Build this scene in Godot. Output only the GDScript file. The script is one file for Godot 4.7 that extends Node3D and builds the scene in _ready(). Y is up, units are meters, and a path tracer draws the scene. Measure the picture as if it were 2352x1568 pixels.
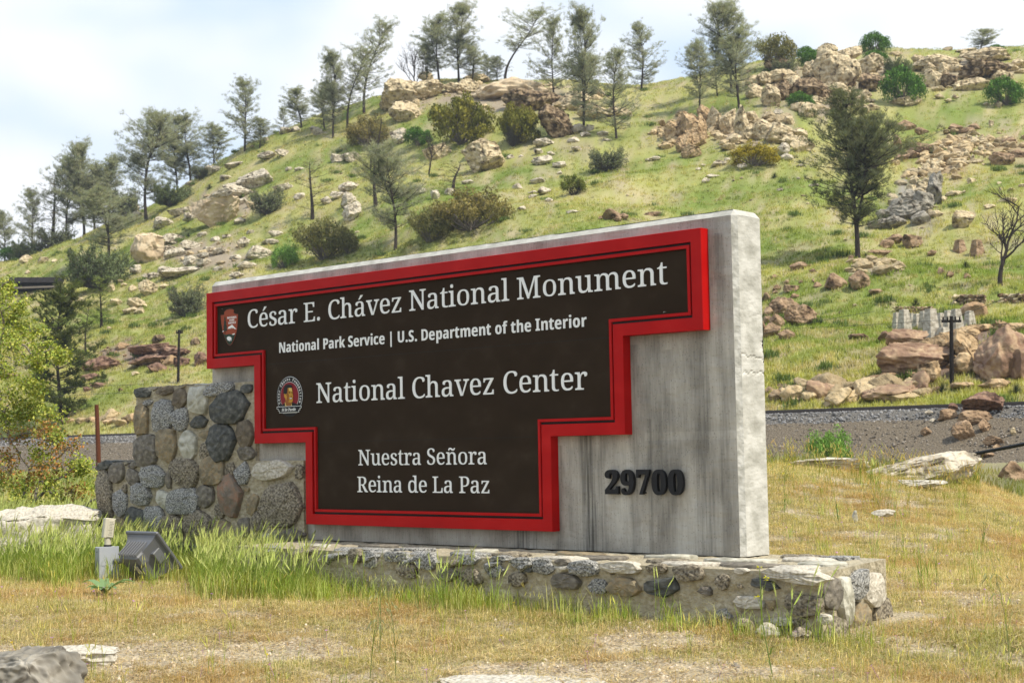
extends Node3D
# units are metres; photograph positions are given on a 2352 x 1568 view of it

const CAM := Vector3(0, 1.4, 0)
const F := 3552.5
var cam_basis: Basis
var rng := RandomNumberGenerator.new()
var M := {}
var used := {}
const YAW := 42.364
var SU: Vector3     # along the sign
var SN: Vector3     # out of the sign, towards its reader
var S0 := Vector3(-2.9388, 2.9383, -14.8246)
var sign_basis: Basis

# ------------------------------------------------------------------ helpers
class MB:
	var v := PackedVector3Array()
	var n := PackedVector3Array()
	var c := PackedColorArray()
	var uv := PackedVector2Array()
	var col := Color(1, 1, 1)
	func p(a: Vector3, nn: Vector3, t := Vector2.ZERO) -> void:
		v.append(a); n.append(nn); c.append(col); uv.append(t)
	func tri(a: Vector3, b: Vector3, d: Vector3) -> void:
		var nn := (d - a).cross(b - a).normalized()
		p(a, nn); p(b, nn); p(d, nn)
	func quad(a: Vector3, b: Vector3, d: Vector3, e: Vector3) -> void:
		tri(a, b, d); tri(a, d, e)
	func quad_out(a: Vector3, b: Vector3, d: Vector3, e: Vector3, out: Vector3) -> void:
		if (d - a).cross(b - a).dot(out) < 0.0:
			quad(a, e, d, b)
		else:
			quad(a, b, d, e)
	func mesh(m: Material, into: ArrayMesh = null) -> ArrayMesh:
		var am := into if into else ArrayMesh.new()
		if v.is_empty():
			return am
		for i in range(0, v.size(), 3):          # front faces run clockwise: make each agree with its normals
			if (v[i + 2] - v[i]).cross(v[i + 1] - v[i]).dot(n[i] + n[i + 1] + n[i + 2]) < 0.0:
				var tv := v[i + 1]; v[i + 1] = v[i + 2]; v[i + 2] = tv
				var tn := n[i + 1]; n[i + 1] = n[i + 2]; n[i + 2] = tn
				var tc := c[i + 1]; c[i + 1] = c[i + 2]; c[i + 2] = tc
				var tu := uv[i + 1]; uv[i + 1] = uv[i + 2]; uv[i + 2] = tu
		var a := []
		a.resize(Mesh.ARRAY_MAX)
		a[Mesh.ARRAY_VERTEX] = v; a[Mesh.ARRAY_NORMAL] = n; a[Mesh.ARRAY_COLOR] = c; a[Mesh.ARRAY_TEX_UV] = uv
		am.add_surface_from_arrays(Mesh.PRIMITIVE_TRIANGLES, a)
		am.surface_set_material(am.get_surface_count() - 1, m)
		return am

static func facing(v: PackedVector3Array, n: PackedVector3Array, ix: PackedInt32Array) -> PackedInt32Array:
	for i in range(0, ix.size(), 3):
		if (v[ix[i + 2]] - v[ix[i]]).cross(v[ix[i + 1]] - v[ix[i]]).dot(n[ix[i]] + n[ix[i + 1]] + n[ix[i + 2]]) < 0.0:
			var t := ix[i + 1]; ix[i + 1] = ix[i + 2]; ix[i + 2] = t
	return ix

func numbered(called: String) -> String:
	if not used.has(called):
		used[called] = 0
		return called
	used[called] += 1
	return "%s_%03d" % [called, used[called]]

func tag(o: Node, label: String, category: String, group := "", kind := "") -> void:
	if label: o.set_meta("label", label)
	if category: o.set_meta("category", category)
	if group: o.set_meta("group", group)
	if kind: o.set_meta("kind", kind)

func obj(called: String, m: Mesh, parent: Node = null) -> MeshInstance3D:
	var o := MeshInstance3D.new()
	o.mesh = m
	if parent:
		o.name = called
		parent.add_child(o, true)
	else:
		o.name = numbered(called)
		add_child(o, true)
	return o

func base(called: String, at: Vector3, b := Basis.IDENTITY) -> Node3D:
	var o := Node3D.new()
	o.name = numbered(called)
	add_child(o, true)
	o.transform = Transform3D(b, at)
	return o

func struct(called: String, m: Mesh, label: String) -> MeshInstance3D:
	var o := obj(called, m)
	o.set_meta("kind", "structure")
	o.set_meta("label", label)
	return o

func R(a: float, b: float) -> float:
	return rng.randf_range(a, b)

func lin(r: float, g: float, b: float) -> Color:      # real-world linear colour to the sRGB that albedo_color wants
	return Color(r, g, b).linear_to_srgb()

func box(mb: MB, c: Vector3, s: Vector3, b := Basis.IDENTITY, ch := 0.0) -> void:
	var h := s * 0.5
	if ch <= 0.0:
		for ax in 3:
			for sg in [-1.0, 1.0]:
				var nn := Vector3.ZERO; nn[ax] = sg
				var a1 := (ax + 1) % 3
				var a2 := (ax + 2) % 3
				var q := []
				for k in [[-1, -1], [1, -1], [1, 1], [-1, 1]]:
					var w := Vector3.ZERO
					w[ax] = sg * h[ax]; w[a1] = k[0] * h[a1]; w[a2] = k[1] * h[a2]
					q.append(c + b * w)
				mb.quad_out(q[0], q[1], q[2], q[3], b * nn)
		return
	ch = minf(ch, minf(h.x, minf(h.y, h.z)) * 0.9)
	for ax in 3:
		var a1 := (ax + 1) % 3
		var a2 := (ax + 2) % 3
		for sg in [-1.0, 1.0]:
			var nn := Vector3.ZERO; nn[ax] = sg
			var q := []
			for k in [[-1, -1], [1, -1], [1, 1], [-1, 1]]:
				var w := Vector3.ZERO
				w[ax] = sg * h[ax]; w[a1] = k[0] * (h[a1] - ch); w[a2] = k[1] * (h[a2] - ch)
				q.append(c + b * w)
			mb.quad_out(q[0], q[1], q[2], q[3], b * nn)
			for sg2 in [-1.0, 1.0]:       # edge between faces ax/sg and a1/sg2
				var e := []
				for k in [-1.0, 1.0]:
					var w := Vector3.ZERO
					w[ax] = sg * h[ax]; w[a1] = sg2 * (h[a1] - ch); w[a2] = k * (h[a2] - ch)
					e.append(c + b * w)
				for k in [1.0, -1.0]:
					var w := Vector3.ZERO
					w[ax] = sg * (h[ax] - ch); w[a1] = sg2 * h[a1]; w[a2] = k * (h[a2] - ch)
					e.append(c + b * w)
				var o := Vector3.ZERO; o[ax] = sg; o[a1] = sg2
				mb.quad_out(e[0], e[1], e[2], e[3], b * o)
	for sx in [-1.0, 1.0]:
		for sy in [-1.0, 1.0]:
			for sz in [-1.0, 1.0]:
				var s3 := Vector3(sx, sy, sz)
				var q0: Vector3 = c + b * (s3 * (h - Vector3(0, ch, ch)))
				var q1: Vector3 = c + b * (s3 * (h - Vector3(ch, 0, ch)))
				var q2: Vector3 = c + b * (s3 * (h - Vector3(ch, ch, 0)))
				if (q2 - q0).cross(q1 - q0).dot(b * s3) < 0.0: mb.tri(q0, q2, q1)
				else: mb.tri(q0, q1, q2)

func tube(mb: MB, pts: Array, rad: Array, sides := 6, cap := true) -> void:
	var rings := []
	var norms := []
	for i in pts.size():
		var d: Vector3 = (pts[mini(i + 1, pts.size() - 1)] - pts[maxi(i - 1, 0)])
		d = d.normalized() if d.length() > 1e-6 else Vector3.UP
		var a := d.cross(Vector3(0.31, 0.2, 0.93)).normalized()
		var e := d.cross(a)
		var ring := []
		var nr := []
		for k in sides:
			var w := a * cos(TAU * k / sides) + e * sin(TAU * k / sides)
			nr.append(w)
			ring.append(pts[i] + w * rad[i])
		rings.append(ring); norms.append(nr)
	for i in pts.size() - 1:
		for k in sides:
			var j := (k + 1) % sides
			mb.p(rings[i][k], norms[i][k]); mb.p(rings[i + 1][k], norms[i + 1][k]); mb.p(rings[i + 1][j], norms[i + 1][j])
			mb.p(rings[i][k], norms[i][k]); mb.p(rings[i + 1][j], norms[i + 1][j]); mb.p(rings[i][j], norms[i][j])
	if cap:
		for e2 in [0, pts.size() - 1]:
			for k in sides:
				mb.tri(pts[e2], rings[e2][k], rings[e2][(k + 1) % sides])

func prism(mb: MB, poly: PackedVector2Array, z0: float, z1: float, back := false) -> void:   # poly in x/y, extruded along z, front at z1
	var ix := Geometry2D.triangulate_polygon(poly)
	for i in range(0, ix.size(), 3):
		for f in ([z0, z1] if back else [z1]):
			for k in 3:
				var q := poly[ix[i + k]]
				mb.p(Vector3(q.x, q.y, f), Vector3(0, 0, 1 if f == z1 else -1), Vector2(q.x, -q.y))
	var cw := Geometry2D.is_polygon_clockwise(poly)
	for i in poly.size():
		var a := poly[i]
		var b := poly[(i + 1) % poly.size()]
		var o := Vector3(b.y - a.y, a.x - b.x, 0) * (-1.0 if cw else 1.0)
		mb.quad_out(Vector3(a.x, a.y, z0), Vector3(b.x, b.y, z0), Vector3(b.x, b.y, z1), Vector3(a.x, a.y, z1), o)

# ------------------------------------------------------------------ from photograph to place
func ray(x: float, y: float) -> Vector3:
	return cam_basis * Vector3((x - 1176.0) / F, -(y - 784.0) / F, -1.0)

func at_depth(x: float, y: float, Z: float) -> Vector3:      # Z metres ahead of the camera, level
	var d := ray(x, y)
	return CAM + d * (Z / -d.z)

func at_height(x: float, y: float, h: float) -> Vector3:
	var d := ray(x, y)
	return CAM + d * ((h - CAM.y) / d.y)

func on_sign(x: float, y: float, nn: float) -> Vector3:      # local sign coordinates (along, height above ground, out)
	var d := ray(x, y)
	var t := (S0 + SN * nn - CAM).dot(SN) / d.dot(SN)
	var q := CAM + d * t
	return Vector3((q - S0).dot(SU), q.y, nn)

func SW(u: float, y: float, nn: float) -> Vector3:           # sign coordinates to the world
	return Vector3(S0.x, 0, S0.z) + SU * u + Vector3(0, y, 0) + SN * nn

func pixel(q: Vector3) -> Vector2:
	var l := cam_basis.transposed() * (q - CAM)
	return Vector2(1176.0 + F * l.x / -l.z, 784.0 - F * l.y / -l.z)

# ------------------------------------------------------------------ terrain
var fn1 := FastNoiseLite.new()
var fn2 := FastNoiseLite.new()
var fn3 := FastNoiseLite.new()
const HX := [-500, 0, 300, 600, 900, 1200, 1500, 1800, 2100, 2352, 2900]
const HY := [
	[[900, 100], [830, 112], [770, 130], [720, 150], [680, 175]],
	[[880, 98], [800, 110], [720, 130], [660, 148], [603, 168]],
	[[860, 94], [770, 106], [680, 122], [590, 142], [497, 168]],
	[[840, 90], [720, 104], [600, 122], [450, 146], [322, 170]],
	[[800, 84], [690, 97], [560, 113], [400, 139], [222, 168]],
	[[800, 76], [690, 86], [560, 100], [390, 127], [192, 166]],
	[[820, 68], [700, 78], [560, 95], [390, 121], [203, 165]],
	[[850, 61], [710, 73], [570, 91], [380, 117], [140, 168]],
	[[850, 58], [700, 69], [580, 87], [380, 115], [124, 175]],
	[[850, 55], [700, 66], [580, 82], [380, 110], [118, 178]],
	[[850, 52], [700, 62], [580, 78], [380, 108], [130, 180]]]
var col_a := []          # tangent of the azimuth of each column
var col_rows := []       # per column: rows of Vector2(Z, height)
const NROW := 14

func track_z(a: float) -> float:
	return 1846.3 / (32.5 + 30.7 * a)

func crest(a: float) -> float:
	var ks := [[-0.6, 0.4], [-0.33, 0.5], [-0.1, 0.62], [0.1, 0.95], [0.17, 1.1], [0.235, 0.98], [0.29, 0.8], [0.33, 0.55], [0.6, 0.3]]
	if a <= ks[0][0]: return ks[0][1]
	for i in ks.size() - 1:
		if a < ks[i + 1][0]:
			return lerpf(ks[i][1], ks[i + 1][1], smoothstep(0, 1, (a - ks[i][0]) / (ks[i + 1][0] - ks[i][0])))
	return ks[-1][1]

func near_h(x: float, z: float) -> float:
	var Z := maxf(-z, 0.5)
	var a := x / Z
	var h: float
	if Z < 11.0: h = lerpf(0.02, 0.27, clampf((Z - 4.0) / 7.0, 0, 1))
	else: h = 0.27
	h = lerpf(h, crest(clampf(a, -0.6, 0.6)), smoothstep(13.5, 22.0, Z))
	h += fn1.get_noise_2d(x * 6.0, z * 6.0) * 0.05 * smoothstep(2.0, 6.0, Z)
	return h

func terrain_setup() -> void:
	for i in HX.size():
		var dm := ray(HX[i], 600)
		var a := dm.x / -dm.z
		var zt := track_z(a)
		var rows := []
		rows.append(Vector2(22.0, crest(a)))
		rows.append(Vector2(28.0, lerpf(crest(a), 0.45, 0.75)))
		rows.append(Vector2(zt - 9.5, lerpf(0.75, 0.5, clampf((a + 0.2) * 3.0, 0, 1))))
		rows.append(Vector2(zt - 3.0, 1.2))
		rows.append(Vector2(zt + 3.0, 1.55))
		rows.append(Vector2(zt + 6.5, 2.15))
		for k in HY[i]:
			var d := ray(HX[i], k[0])
			rows.append(Vector2(k[1], CAM.y + d.y / -d.z * k[1]))
		var l: Vector2 = rows[-1]
		rows.append(l + Vector2(14, 0.4))
		rows.append(l + Vector2(60, -9))
		rows.append(l + Vector2(500, -60))
		col_a.append(a); col_rows.append(rows)

func cr(p0: float, p1: float, p2: float, p3: float, t: float) -> float:
	return 0.5 * (2.0 * p1 + (p2 - p0) * t + (2.0 * p0 - 5.0 * p1 + 4.0 * p2 - p3) * t * t + (3.0 * p1 - p0 - 3.0 * p2 + p3) * t * t * t)

func rows_at(a: float) -> Array:
	var i := 0
	while i < col_a.size() - 2 and a > col_a[i + 1]: i += 1
	var t: float = clampf((a - col_a[i]) / (col_a[i + 1] - col_a[i]), 0, 1)
	var i0 := maxi(i - 1, 0)
	var i3 := mini(i + 2, col_a.size() - 1)
	var out := []
	for k in NROW:
		out.append(Vector2(cr(col_rows[i0][k].x, col_rows[i][k].x, col_rows[i + 1][k].x, col_rows[i3][k].x, t), cr(col_rows[i0][k].y, col_rows[i][k].y, col_rows[i + 1][k].y, col_rows[i3][k].y, t)))
	return out

func hill_point(a: float, rows: Array, t: float) -> Vector3:    # t counts rows
	var k := clampi(int(t), 0, NROW - 2)
	var f := t - k
	var k0 := maxi(k - 1, 0)
	var k3 := mini(k + 2, NROW - 1)
	var Z: float = lerpf(rows[k].x, rows[k + 1].x, f)
	var h: float
	if k < 6: h = lerpf(rows[k].y, rows[k + 1].y, f)
	else:
		var s0: float = (rows[k].y - rows[k0].y) / (rows[k].x - rows[k0].x)
		var s1: float = (rows[k + 1].y - rows[k].y) / (rows[k + 1].x - rows[k].x)
		var s2: float = (rows[k3].y - rows[k + 1].y) / maxf(rows[k3].x - rows[k + 1].x, 0.01)
		var dz: float = rows[k + 1].x - rows[k].x
		var m0 := 0.5 * (s0 + s1) * dz
		var m1 := (0.5 * (s1 + s2) if k3 > k + 1 else s1) * dz
		var f2 := f * f
		var f3 := f2 * f
		h = (2 * f3 - 3 * f2 + 1) * rows[k].y + (f3 - 2 * f2 + f) * m0 + (-2 * f3 + 3 * f2) * rows[k + 1].y + (f3 - f2) * m1
	var x := a * Z
	var amp := smoothstep(5.0, 7.0, t)
	h += amp * (fn1.get_noise_2d(x, Z) * 1.1 + fn2.get_noise_2d(x, Z) * 0.35)
	return Vector3(x, h, -Z)

func hill(x: float, y: float) -> Vector3:      # the point of the hillside that the photograph shows at x, y
	var d := ray(x, y)
	var a := d.x / -d.z
	var e := d.y / -d.z
	var rows := rows_at(a)
	var last := 4.0
	for s in 400:
		var t := 4.0 + s * (7.0 / 400.0)
		var q := hill_point(a, rows, t)
		if (q.y - CAM.y) / -q.z >= e:
			var lo := last
			var hi := t
			for j in 8:
				var m := 0.5 * (lo + hi)
				q = hill_point(a, rows, m)
				if (q.y - CAM.y) / -q.z >= e: hi = m
				else: lo = m
			return hill_point(a, rows, hi)
		last = t
	return hill_point(a, rows, 10.2)

const STONY := [[1150, 225, 270, 45, 0], [930, 225, 65, 50, 0], [1880, 195, 175, 75, 0], [2010, 160, 60, 50, 0], [2230, 160, 150, 45, 0], [1560, 300, 72, 55, 1], [1720, 300, 115, 50, 0], [2150, 372, 100, 50, 1], [2200, 330, 60, 40, 1], [2100, 460, 70, 75, 2], [2300, 340, 75, 40, 1], [520, 465, 110, 45, 0], [470, 585, 135, 50, 0], [1930, 905, 190, 24, 1], [2210, 800, 150, 95, 3], [250, 964, 120, 12, 1], [335, 815, 135, 40, 3], [2010, 615, 70, 22, 0], [2080, 890, 120, 30, 3]]
func stony(q: Vector3) -> Vector2:       # x: how bare of grass (over 0.5), y: kind of rock
	var p := pixel(q)
	var best := 0.0
	var kind := 0.0
	for e in STONY:
		var dx: float = (p.x - e[0]) / e[2]
		var dy: float = (p.y - e[1]) / e[3]
		if absf(dx) > 1.6 or absf(dy) > 1.6: continue
		var k := 1.15 - sqrt(dx * dx + dy * dy)
		if k > best:
			best = k; kind = e[4]
	if best <= 0.0: return Vector2.ZERO
	best += fn2.get_noise_2d(q.x * 3.0, q.z * 3.0) * 0.55 + fn2.get_noise_2d(q.x * 11.0, q.z * 11.0) * 0.35
	return Vector2(best, kind)

func hill_color(x: float, z: float, t: float, st := Vector2.ZERO) -> Color:
	var g := fn3.get_noise_2d(x * 1.0, z * 1.6)
	var g2 := fn2.get_noise_2d(x * 2.2 + 40.0, z * 2.8)
	var g3 := fn2.get_noise_2d(x * 7.0, z * 7.0 + 90.0)
	var green := Color(0.24, 0.32, 0.065)
	var yellow := Color(0.50, 0.49, 0.165)
	var tan := Color(0.58, 0.49, 0.28)
	var c := green.lerp(yellow, clampf(0.62 + g * 1.3 + g2 * 0.6, 0, 1))
	c = c.lerp(tan, clampf(g2 * 1.6 + g3 * 0.9 - 0.2 + g * 0.4, 0, 0.85))
	var soil := fn2.get_noise_2d(x * 1.3 + 200.0, z * 2.6)
	c = c.lerp(Color(0.50, 0.42, 0.28), smoothstep(0.18, 0.42, soil + g3 * 0.3) * 0.7)
	if t < 3.0 and x > -1.0:        # gravelly foot of the railway bank
		c = c.lerp(Color(0.31, 0.265, 0.20), 0.55 + 0.3 * clampf(g3 * 2.0, -1, 1))
	if st.x > 0.3:
		var dirt: Color = [Color(0.46, 0.38, 0.27), Color(0.50, 0.38, 0.23), Color(0.40, 0.37, 0.32), Color(0.30, 0.22, 0.17)][int(st.y)]
		c = c.lerp(dirt, smoothstep(0.3, 0.6, st.x))
	return c * (1.0 + g3 * 0.25)

# ------------------------------------------------------------------ materials
func noise(seed_: int, freq: float, oct := 4, type := FastNoiseLite.TYPE_SIMPLEX_SMOOTH) -> FastNoiseLite:
	var n := FastNoiseLite.new()
	n.seed = seed_; n.frequency = freq; n.noise_type = type
	n.fractal_octaves = oct
	n.fractal_type = FastNoiseLite.FRACTAL_FBM if oct > 1 else FastNoiseLite.FRACTAL_NONE
	return n

func ntex(n: FastNoiseLite, stops: Array, size := 512, as_normal := false, bump := 6.0) -> NoiseTexture2D:
	var t := NoiseTexture2D.new()
	t.width = size; t.height = size; t.seamless = true; t.seamless_blend_skirt = 0.15
	t.noise = n
	if as_normal:
		t.as_normal_map = true; t.bump_strength = bump
	if stops:
		var g := Gradient.new()
		var off := PackedFloat32Array()
		var cs := PackedColorArray()
		for s in stops:
			off.append(s[0]); cs.append(Color(s[1][0] / 255.0, s[1][1] / 255.0, s[1][2] / 255.0))
		g.offsets = off; g.colors = cs
		t.color_ramp = g
	return t

func tri_mat(called: String, tex: Texture2D, scale: float, rough := 0.95, nrm: Texture2D = null, nscale := 1.0, vc := false) -> StandardMaterial3D:
	var m := StandardMaterial3D.new()
	m.resource_name = called
	m.albedo_texture = tex
	m.uv1_triplanar = true; m.uv1_world_triplanar = true
	m.uv1_scale = Vector3.ONE * scale
	m.roughness = rough
	m.metallic_specular = 0.3
	if nrm:
		m.normal_enabled = true; m.normal_texture = nrm; m.normal_scale = nscale
	m.vertex_color_use_as_albedo = vc
	return m

func plain(called: String, c: Color, rough := 0.8, vc := false, spec := 0.35) -> StandardMaterial3D:
	var m := StandardMaterial3D.new()
	m.resource_name = called
	m.albedo_color = c; m.roughness = rough; m.metallic_specular = spec
	m.vertex_color_use_as_albedo = vc
	return m

func leaf_mat(called: String, back := 0.5) -> StandardMaterial3D:
	var m := plain(called, Color.WHITE, 0.75, true, 0.25)
	m.backlight_enabled = true
	m.backlight = Color(back, back, back * 0.7)
	m.cull_mode = BaseMaterial3D.CULL_DISABLED
	return m

func detail(m: StandardMaterial3D, tex: Texture2D, mask: Texture2D = null) -> void:
	m.detail_enabled = true
	m.detail_blend_mode = BaseMaterial3D.BLEND_MODE_MUL if mask == null else BaseMaterial3D.BLEND_MODE_MIX
	m.detail_albedo = tex
	if mask: m.detail_mask = mask

func make_materials() -> void:
	var nrock := ntex(noise(5, 0.02, 5), [], 512, true, 10.0)
	var nfine := ntex(noise(6, 0.09, 3), [], 512, true, 5.0)
	# granite of the stonework
	M.s = tri_mat("speckled granite", ntex(noise(11, 0.2, 3, FastNoiseLite.TYPE_VALUE_CUBIC), [[0.0, [44, 44, 44]], [0.36, [66, 66, 65]], [0.48, [128, 127, 123]], [0.6, [168, 166, 159]], [1.0, [204, 202, 194]]]), 1.25, 0.9, nrock, 0.9)
	M.k = tri_mat("tan speckled granite", ntex(noise(12, 0.16, 3, FastNoiseLite.TYPE_VALUE_CUBIC), [[0.0, [46, 43, 38]], [0.36, [86, 79, 68]], [0.5, [132, 123, 106]], [0.64, [160, 150, 130]], [1.0, [188, 178, 156]]]), 1.1, 0.9, nrock, 0.9)
	M.d = tri_mat("dark grey rock", ntex(noise(13, 0.05, 5), [[0.0, [50, 51, 49]], [0.5, [84, 85, 81]], [0.7, [106, 105, 99]], [1.0, [146, 142, 132]]]), 0.6, 0.85, nrock, 0.6)
	M.g = tri_mat("mid grey stone", ntex(noise(14, 0.05, 5), [[0.0, [72, 68, 62]], [0.5, [112, 106, 96]], [0.7, [136, 129, 116]], [1.0, [164, 156, 140]]]), 0.6, 0.9, nrock, 0.7)
	M.t = tri_mat("ochre stone", ntex(noise(15, 0.03, 5), [[0.0, [84, 76, 62]], [0.42, [128, 118, 98]], [0.58, [154, 142, 116]], [0.68, [160, 132, 92]], [0.76, [140, 130, 110]], [1.0, [186, 176, 152]]]), 0.6, 0.9, nrock, 0.7)
	M.w = tri_mat("white quartz", ntex(noise(16, 0.03, 5), [[0.0, [124, 120, 104]], [0.4, [164, 160, 143]], [0.6, [190, 187, 172]], [1.0, [216, 213, 202]]]), 0.6, 0.7, nrock, 0.7)
	M.b = tri_mat("brown stone", ntex(noise(17, 0.04, 5), [[0.0, [70, 64, 55]], [0.5, [110, 100, 85]], [1.0, [150, 138, 118]]]), 0.6, 0.9, nrock, 0.7)
	M.r = tri_mat("reddish stone", ntex(noise(18, 0.03, 4), [[0.0, [84, 80, 72]], [0.42, [124, 114, 100]], [0.56, [138, 118, 100]], [0.68, [150, 112, 90]], [1.0, [160, 142, 122]]]), 0.6, 0.9, nrock, 0.7)
	M.p = tri_mat("pale weathered granite", ntex(noise(19, 0.1, 4), [[0.0, [120, 113, 98]], [0.36, [168, 160, 144]], [0.5, [194, 187, 171]], [1.0, [218, 212, 198]]]), 0.6, 0.9, nrock, 0.8)
	M.mortar = tri_mat("mortar", ntex(noise(20, 0.06, 5), [[0.0, [124, 115, 94]], [0.5, [166, 156, 132]], [1.0, [198, 189, 168]]]), 0.7, 1.0, nfine, 1.0)
	# boulders of the hill: broad colour and dark lichen
	var patch := ntex(noise(31, 0.012, 5), [[0.0, [255, 255, 255]], [0.62, [250, 248, 244]], [0.68, [160, 152, 142]], [0.78, [98, 92, 86]], [1.0, [70, 66, 62]]])
	var patch2 := ntex(noise(32, 0.014, 5), [[0.0, [255, 255, 255]], [0.42, [240, 236, 230]], [0.5, [120, 112, 104]], [1.0, [66, 60, 56]]])
	var crack := ntex(noise(33, 0.016, 5), [], 512, true, 26.0)
	for q in [["tan", [[0.0, [152, 136, 108]], [0.4, [194, 177, 144]], [0.6, [210, 195, 162]], [1.0, [223, 210, 182]]], patch],
			["pale", [[0.0, [150, 140, 122]], [0.4, [190, 180, 160]], [0.6, [208, 199, 180]], [1.0, [222, 214, 198]]], patch],
			["ochre", [[0.0, [132, 110, 84]], [0.4, [174, 149, 115]], [0.6, [193, 168, 132]], [1.0, [208, 188, 156]]], patch],
			["red", [[0.0, [92, 70, 62]], [0.4, [122, 96, 84]], [0.6, [146, 118, 100]], [1.0, [178, 154, 130]]], patch],
			["brown", [[0.0, [110, 92, 72]], [0.4, [146, 122, 98]], [0.6, [166, 142, 116]], [1.0, [190, 168, 140]]], patch],
			["lichen", [[0.0, [130, 112, 90]], [0.5, [172, 152, 124]], [1.0, [196, 180, 152]]], patch2],
			["grey", [[0.0, [110, 106, 98]], [0.5, [152, 147, 136]], [1.0, [192, 186, 174]]], patch]]:
		var m := tri_mat(q[0] + " boulder rock", ntex(noise(40 + q[0].length(), 0.02, 5), q[1]), 0.22, 0.95, crack, 1.0)
		if q[2]: detail(m, q[2])
		M["rock_" + q[0]] = m
	M.rock_dome = tri_mat("banded reddish rock", ntex(noise(47, 0.010, 5), [[0.0, [98, 78, 65]], [0.35, [128, 103, 85]], [0.5, [152, 126, 102]], [0.6, [184, 159, 128]], [0.75, [130, 102, 85]], [1.0, [198, 178, 150]]]), 0.14, 0.95, crack, 0.45)
	M.rock_smooth = tri_mat("smooth tan rock", ntex(noise(48, 0.012, 5), [[0.0, [150, 132, 108]], [0.4, [188, 168, 138]], [0.6, [204, 186, 156]], [1.0, [216, 202, 176]]]), 0.12, 0.95, crack, 0.25)
	M.rubble = tri_mat("broken rock", ntex(noise(49, 0.02, 5), [[0.0, [150, 136, 110]], [0.4, [192, 176, 144]], [1.0, [220, 208, 180]]]), 0.3, 0.95, crack, 1.0, true)
	# ground
	var gtex := ntex(noise(51, 0.05, 5), [[0.0, [120, 120, 120]], [0.4, [196, 196, 196]], [0.6, [232, 232, 232]], [1.0, [255, 255, 255]]], 1024)
	M.ground = tri_mat("soil and grass", gtex, 0.6, 1.0, nfine, 0.8, true)
	M.gravel = tri_mat("ballast gravel", ntex(noise(52, 0.09, 3), [[0.0, [42, 40, 38]], [0.45, [90, 87, 82]], [0.6, [116, 112, 105]], [1.0, [168, 161, 150]]], 1024), 0.25, 1.0, nfine, 1.5)
	M.bank = tri_mat("brown gravelly bank", ntex(noise(53, 0.07, 4), [[0.0, [54, 48, 42]], [0.4, [92, 83, 71]], [0.55, [114, 104, 88]], [1.0, [160, 146, 124]]], 1024), 0.25, 1.0, nfine, 1.5)
	M.chip = plain("stone chips", Color.WHITE, 0.95, true)
	M.leaf = leaf_mat("leaves", 0.8)
	M.needle = leaf_mat("pine needles", 1.0)
	M.grass = leaf_mat("grass blades", 0.9)
	M.bark = tri_mat("dark pine bark", ntex(noise(61, 0.05, 4), [[0.0, [30, 26, 24]], [0.5, [62, 54, 50]], [1.0, [96, 86, 80]]]), 1.2, 1.0)
	M.greybark = tri_mat("grey bark", ntex(noise(62, 0.05, 4), [[0.0, [70, 64, 60]], [0.5, [116, 108, 102]], [1.0, [164, 156, 148]]]), 1.2, 1.0)
	M.twig = plain("grey twigs", lin(0.12, 0.105, 0.095), 1.0)
	# sign
	M.red = tri_mat("red enamel", ntex(noise(101, 0.01, 5), [[0.0, [160, 13, 12]], [0.5, [173, 14, 13]], [0.7, [177, 18, 16]], [1.0, [186, 30, 27]]]), 0.6, 0.4)
	M.red.roughness_texture = ntex(noise(102, 0.012, 5), [[0.0, [70, 70, 70]], [0.5, [110, 110, 110]], [1.0, [170, 170, 170]]])
	M.red.roughness = 1.0
	M.red.metallic_specular = 0.25
	M.brown = tri_mat("dark brown panel", ntex(noise(103, 0.012, 5), [[0.0, [47, 38, 29]], [0.5, [52, 42, 32]], [0.68, [55, 45, 35]], [1.0, [70, 60, 49]]]), 0.5, 0.6)
	M.brown.metallic_specular = 0.12
	M.black = plain("black", lin(0.006, 0.006, 0.006), 0.5)
	M.white = plain("white sign paint", lin(0.86, 0.86, 0.82), 0.55)
	M.digit = plain("black numerals", lin(0.012, 0.012, 0.013), 0.55)
	M.concrete = tri_mat("pale board-marked concrete", ntex(noise(71, 0.015, 5), [[0.0, [140, 138, 128]], [0.4, [176, 174, 164]], [0.6, [194, 192, 183]], [1.0, [212, 210, 202]]]), 0.8, 0.95, ntex(noise(72, 0.05, 4), [], 512, true, 4.0), 0.5)
	# metalwork
	M.lamp = plain("dark grey lamp housing", lin(0.125, 0.13, 0.14), 0.42, false, 0.5)
	M.steelbox = plain("grey painted steel", lin(0.36, 0.38, 0.41), 0.45)
	M.cream = plain("cream plastic", lin(0.52, 0.49, 0.38), 0.5)
	M.sticker = plain("paper sticker", lin(0.42, 0.40, 0.34), 0.7)
	M.glass = plain("lamp lens glass", lin(0.05, 0.055, 0.06), 0.1, false, 0.6)
	M.rust = tri_mat("rusty steel", ntex(noise(81, 0.05, 4), [[0.0, [44, 26, 18]], [0.5, [86, 48, 32]], [1.0, [132, 80, 54]]]), 3.0, 0.9)
	M.rail = plain("worn rail steel", lin(0.10, 0.085, 0.075), 0.45)
	M.wood = tri_mat("weathered black timber", ntex(noise(82, 0.05, 4), [[0.0, [16, 14, 13]], [0.5, [34, 30, 28]], [1.0, [64, 58, 54]]]), 0.8, 1.0)
	M.pier = tri_mat("old grey concrete", ntex(noise(83, 0.03, 5), [[0.0, [104, 96, 82]], [0.4, [152, 145, 130]], [0.6, [184, 178, 163]], [1.0, [202, 196, 182]]]), 0.35, 1.0)
	M.wire = plain("wire", lin(0.05, 0.05, 0.05), 0.6)
	M.concrete_front = concrete_front()

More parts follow.
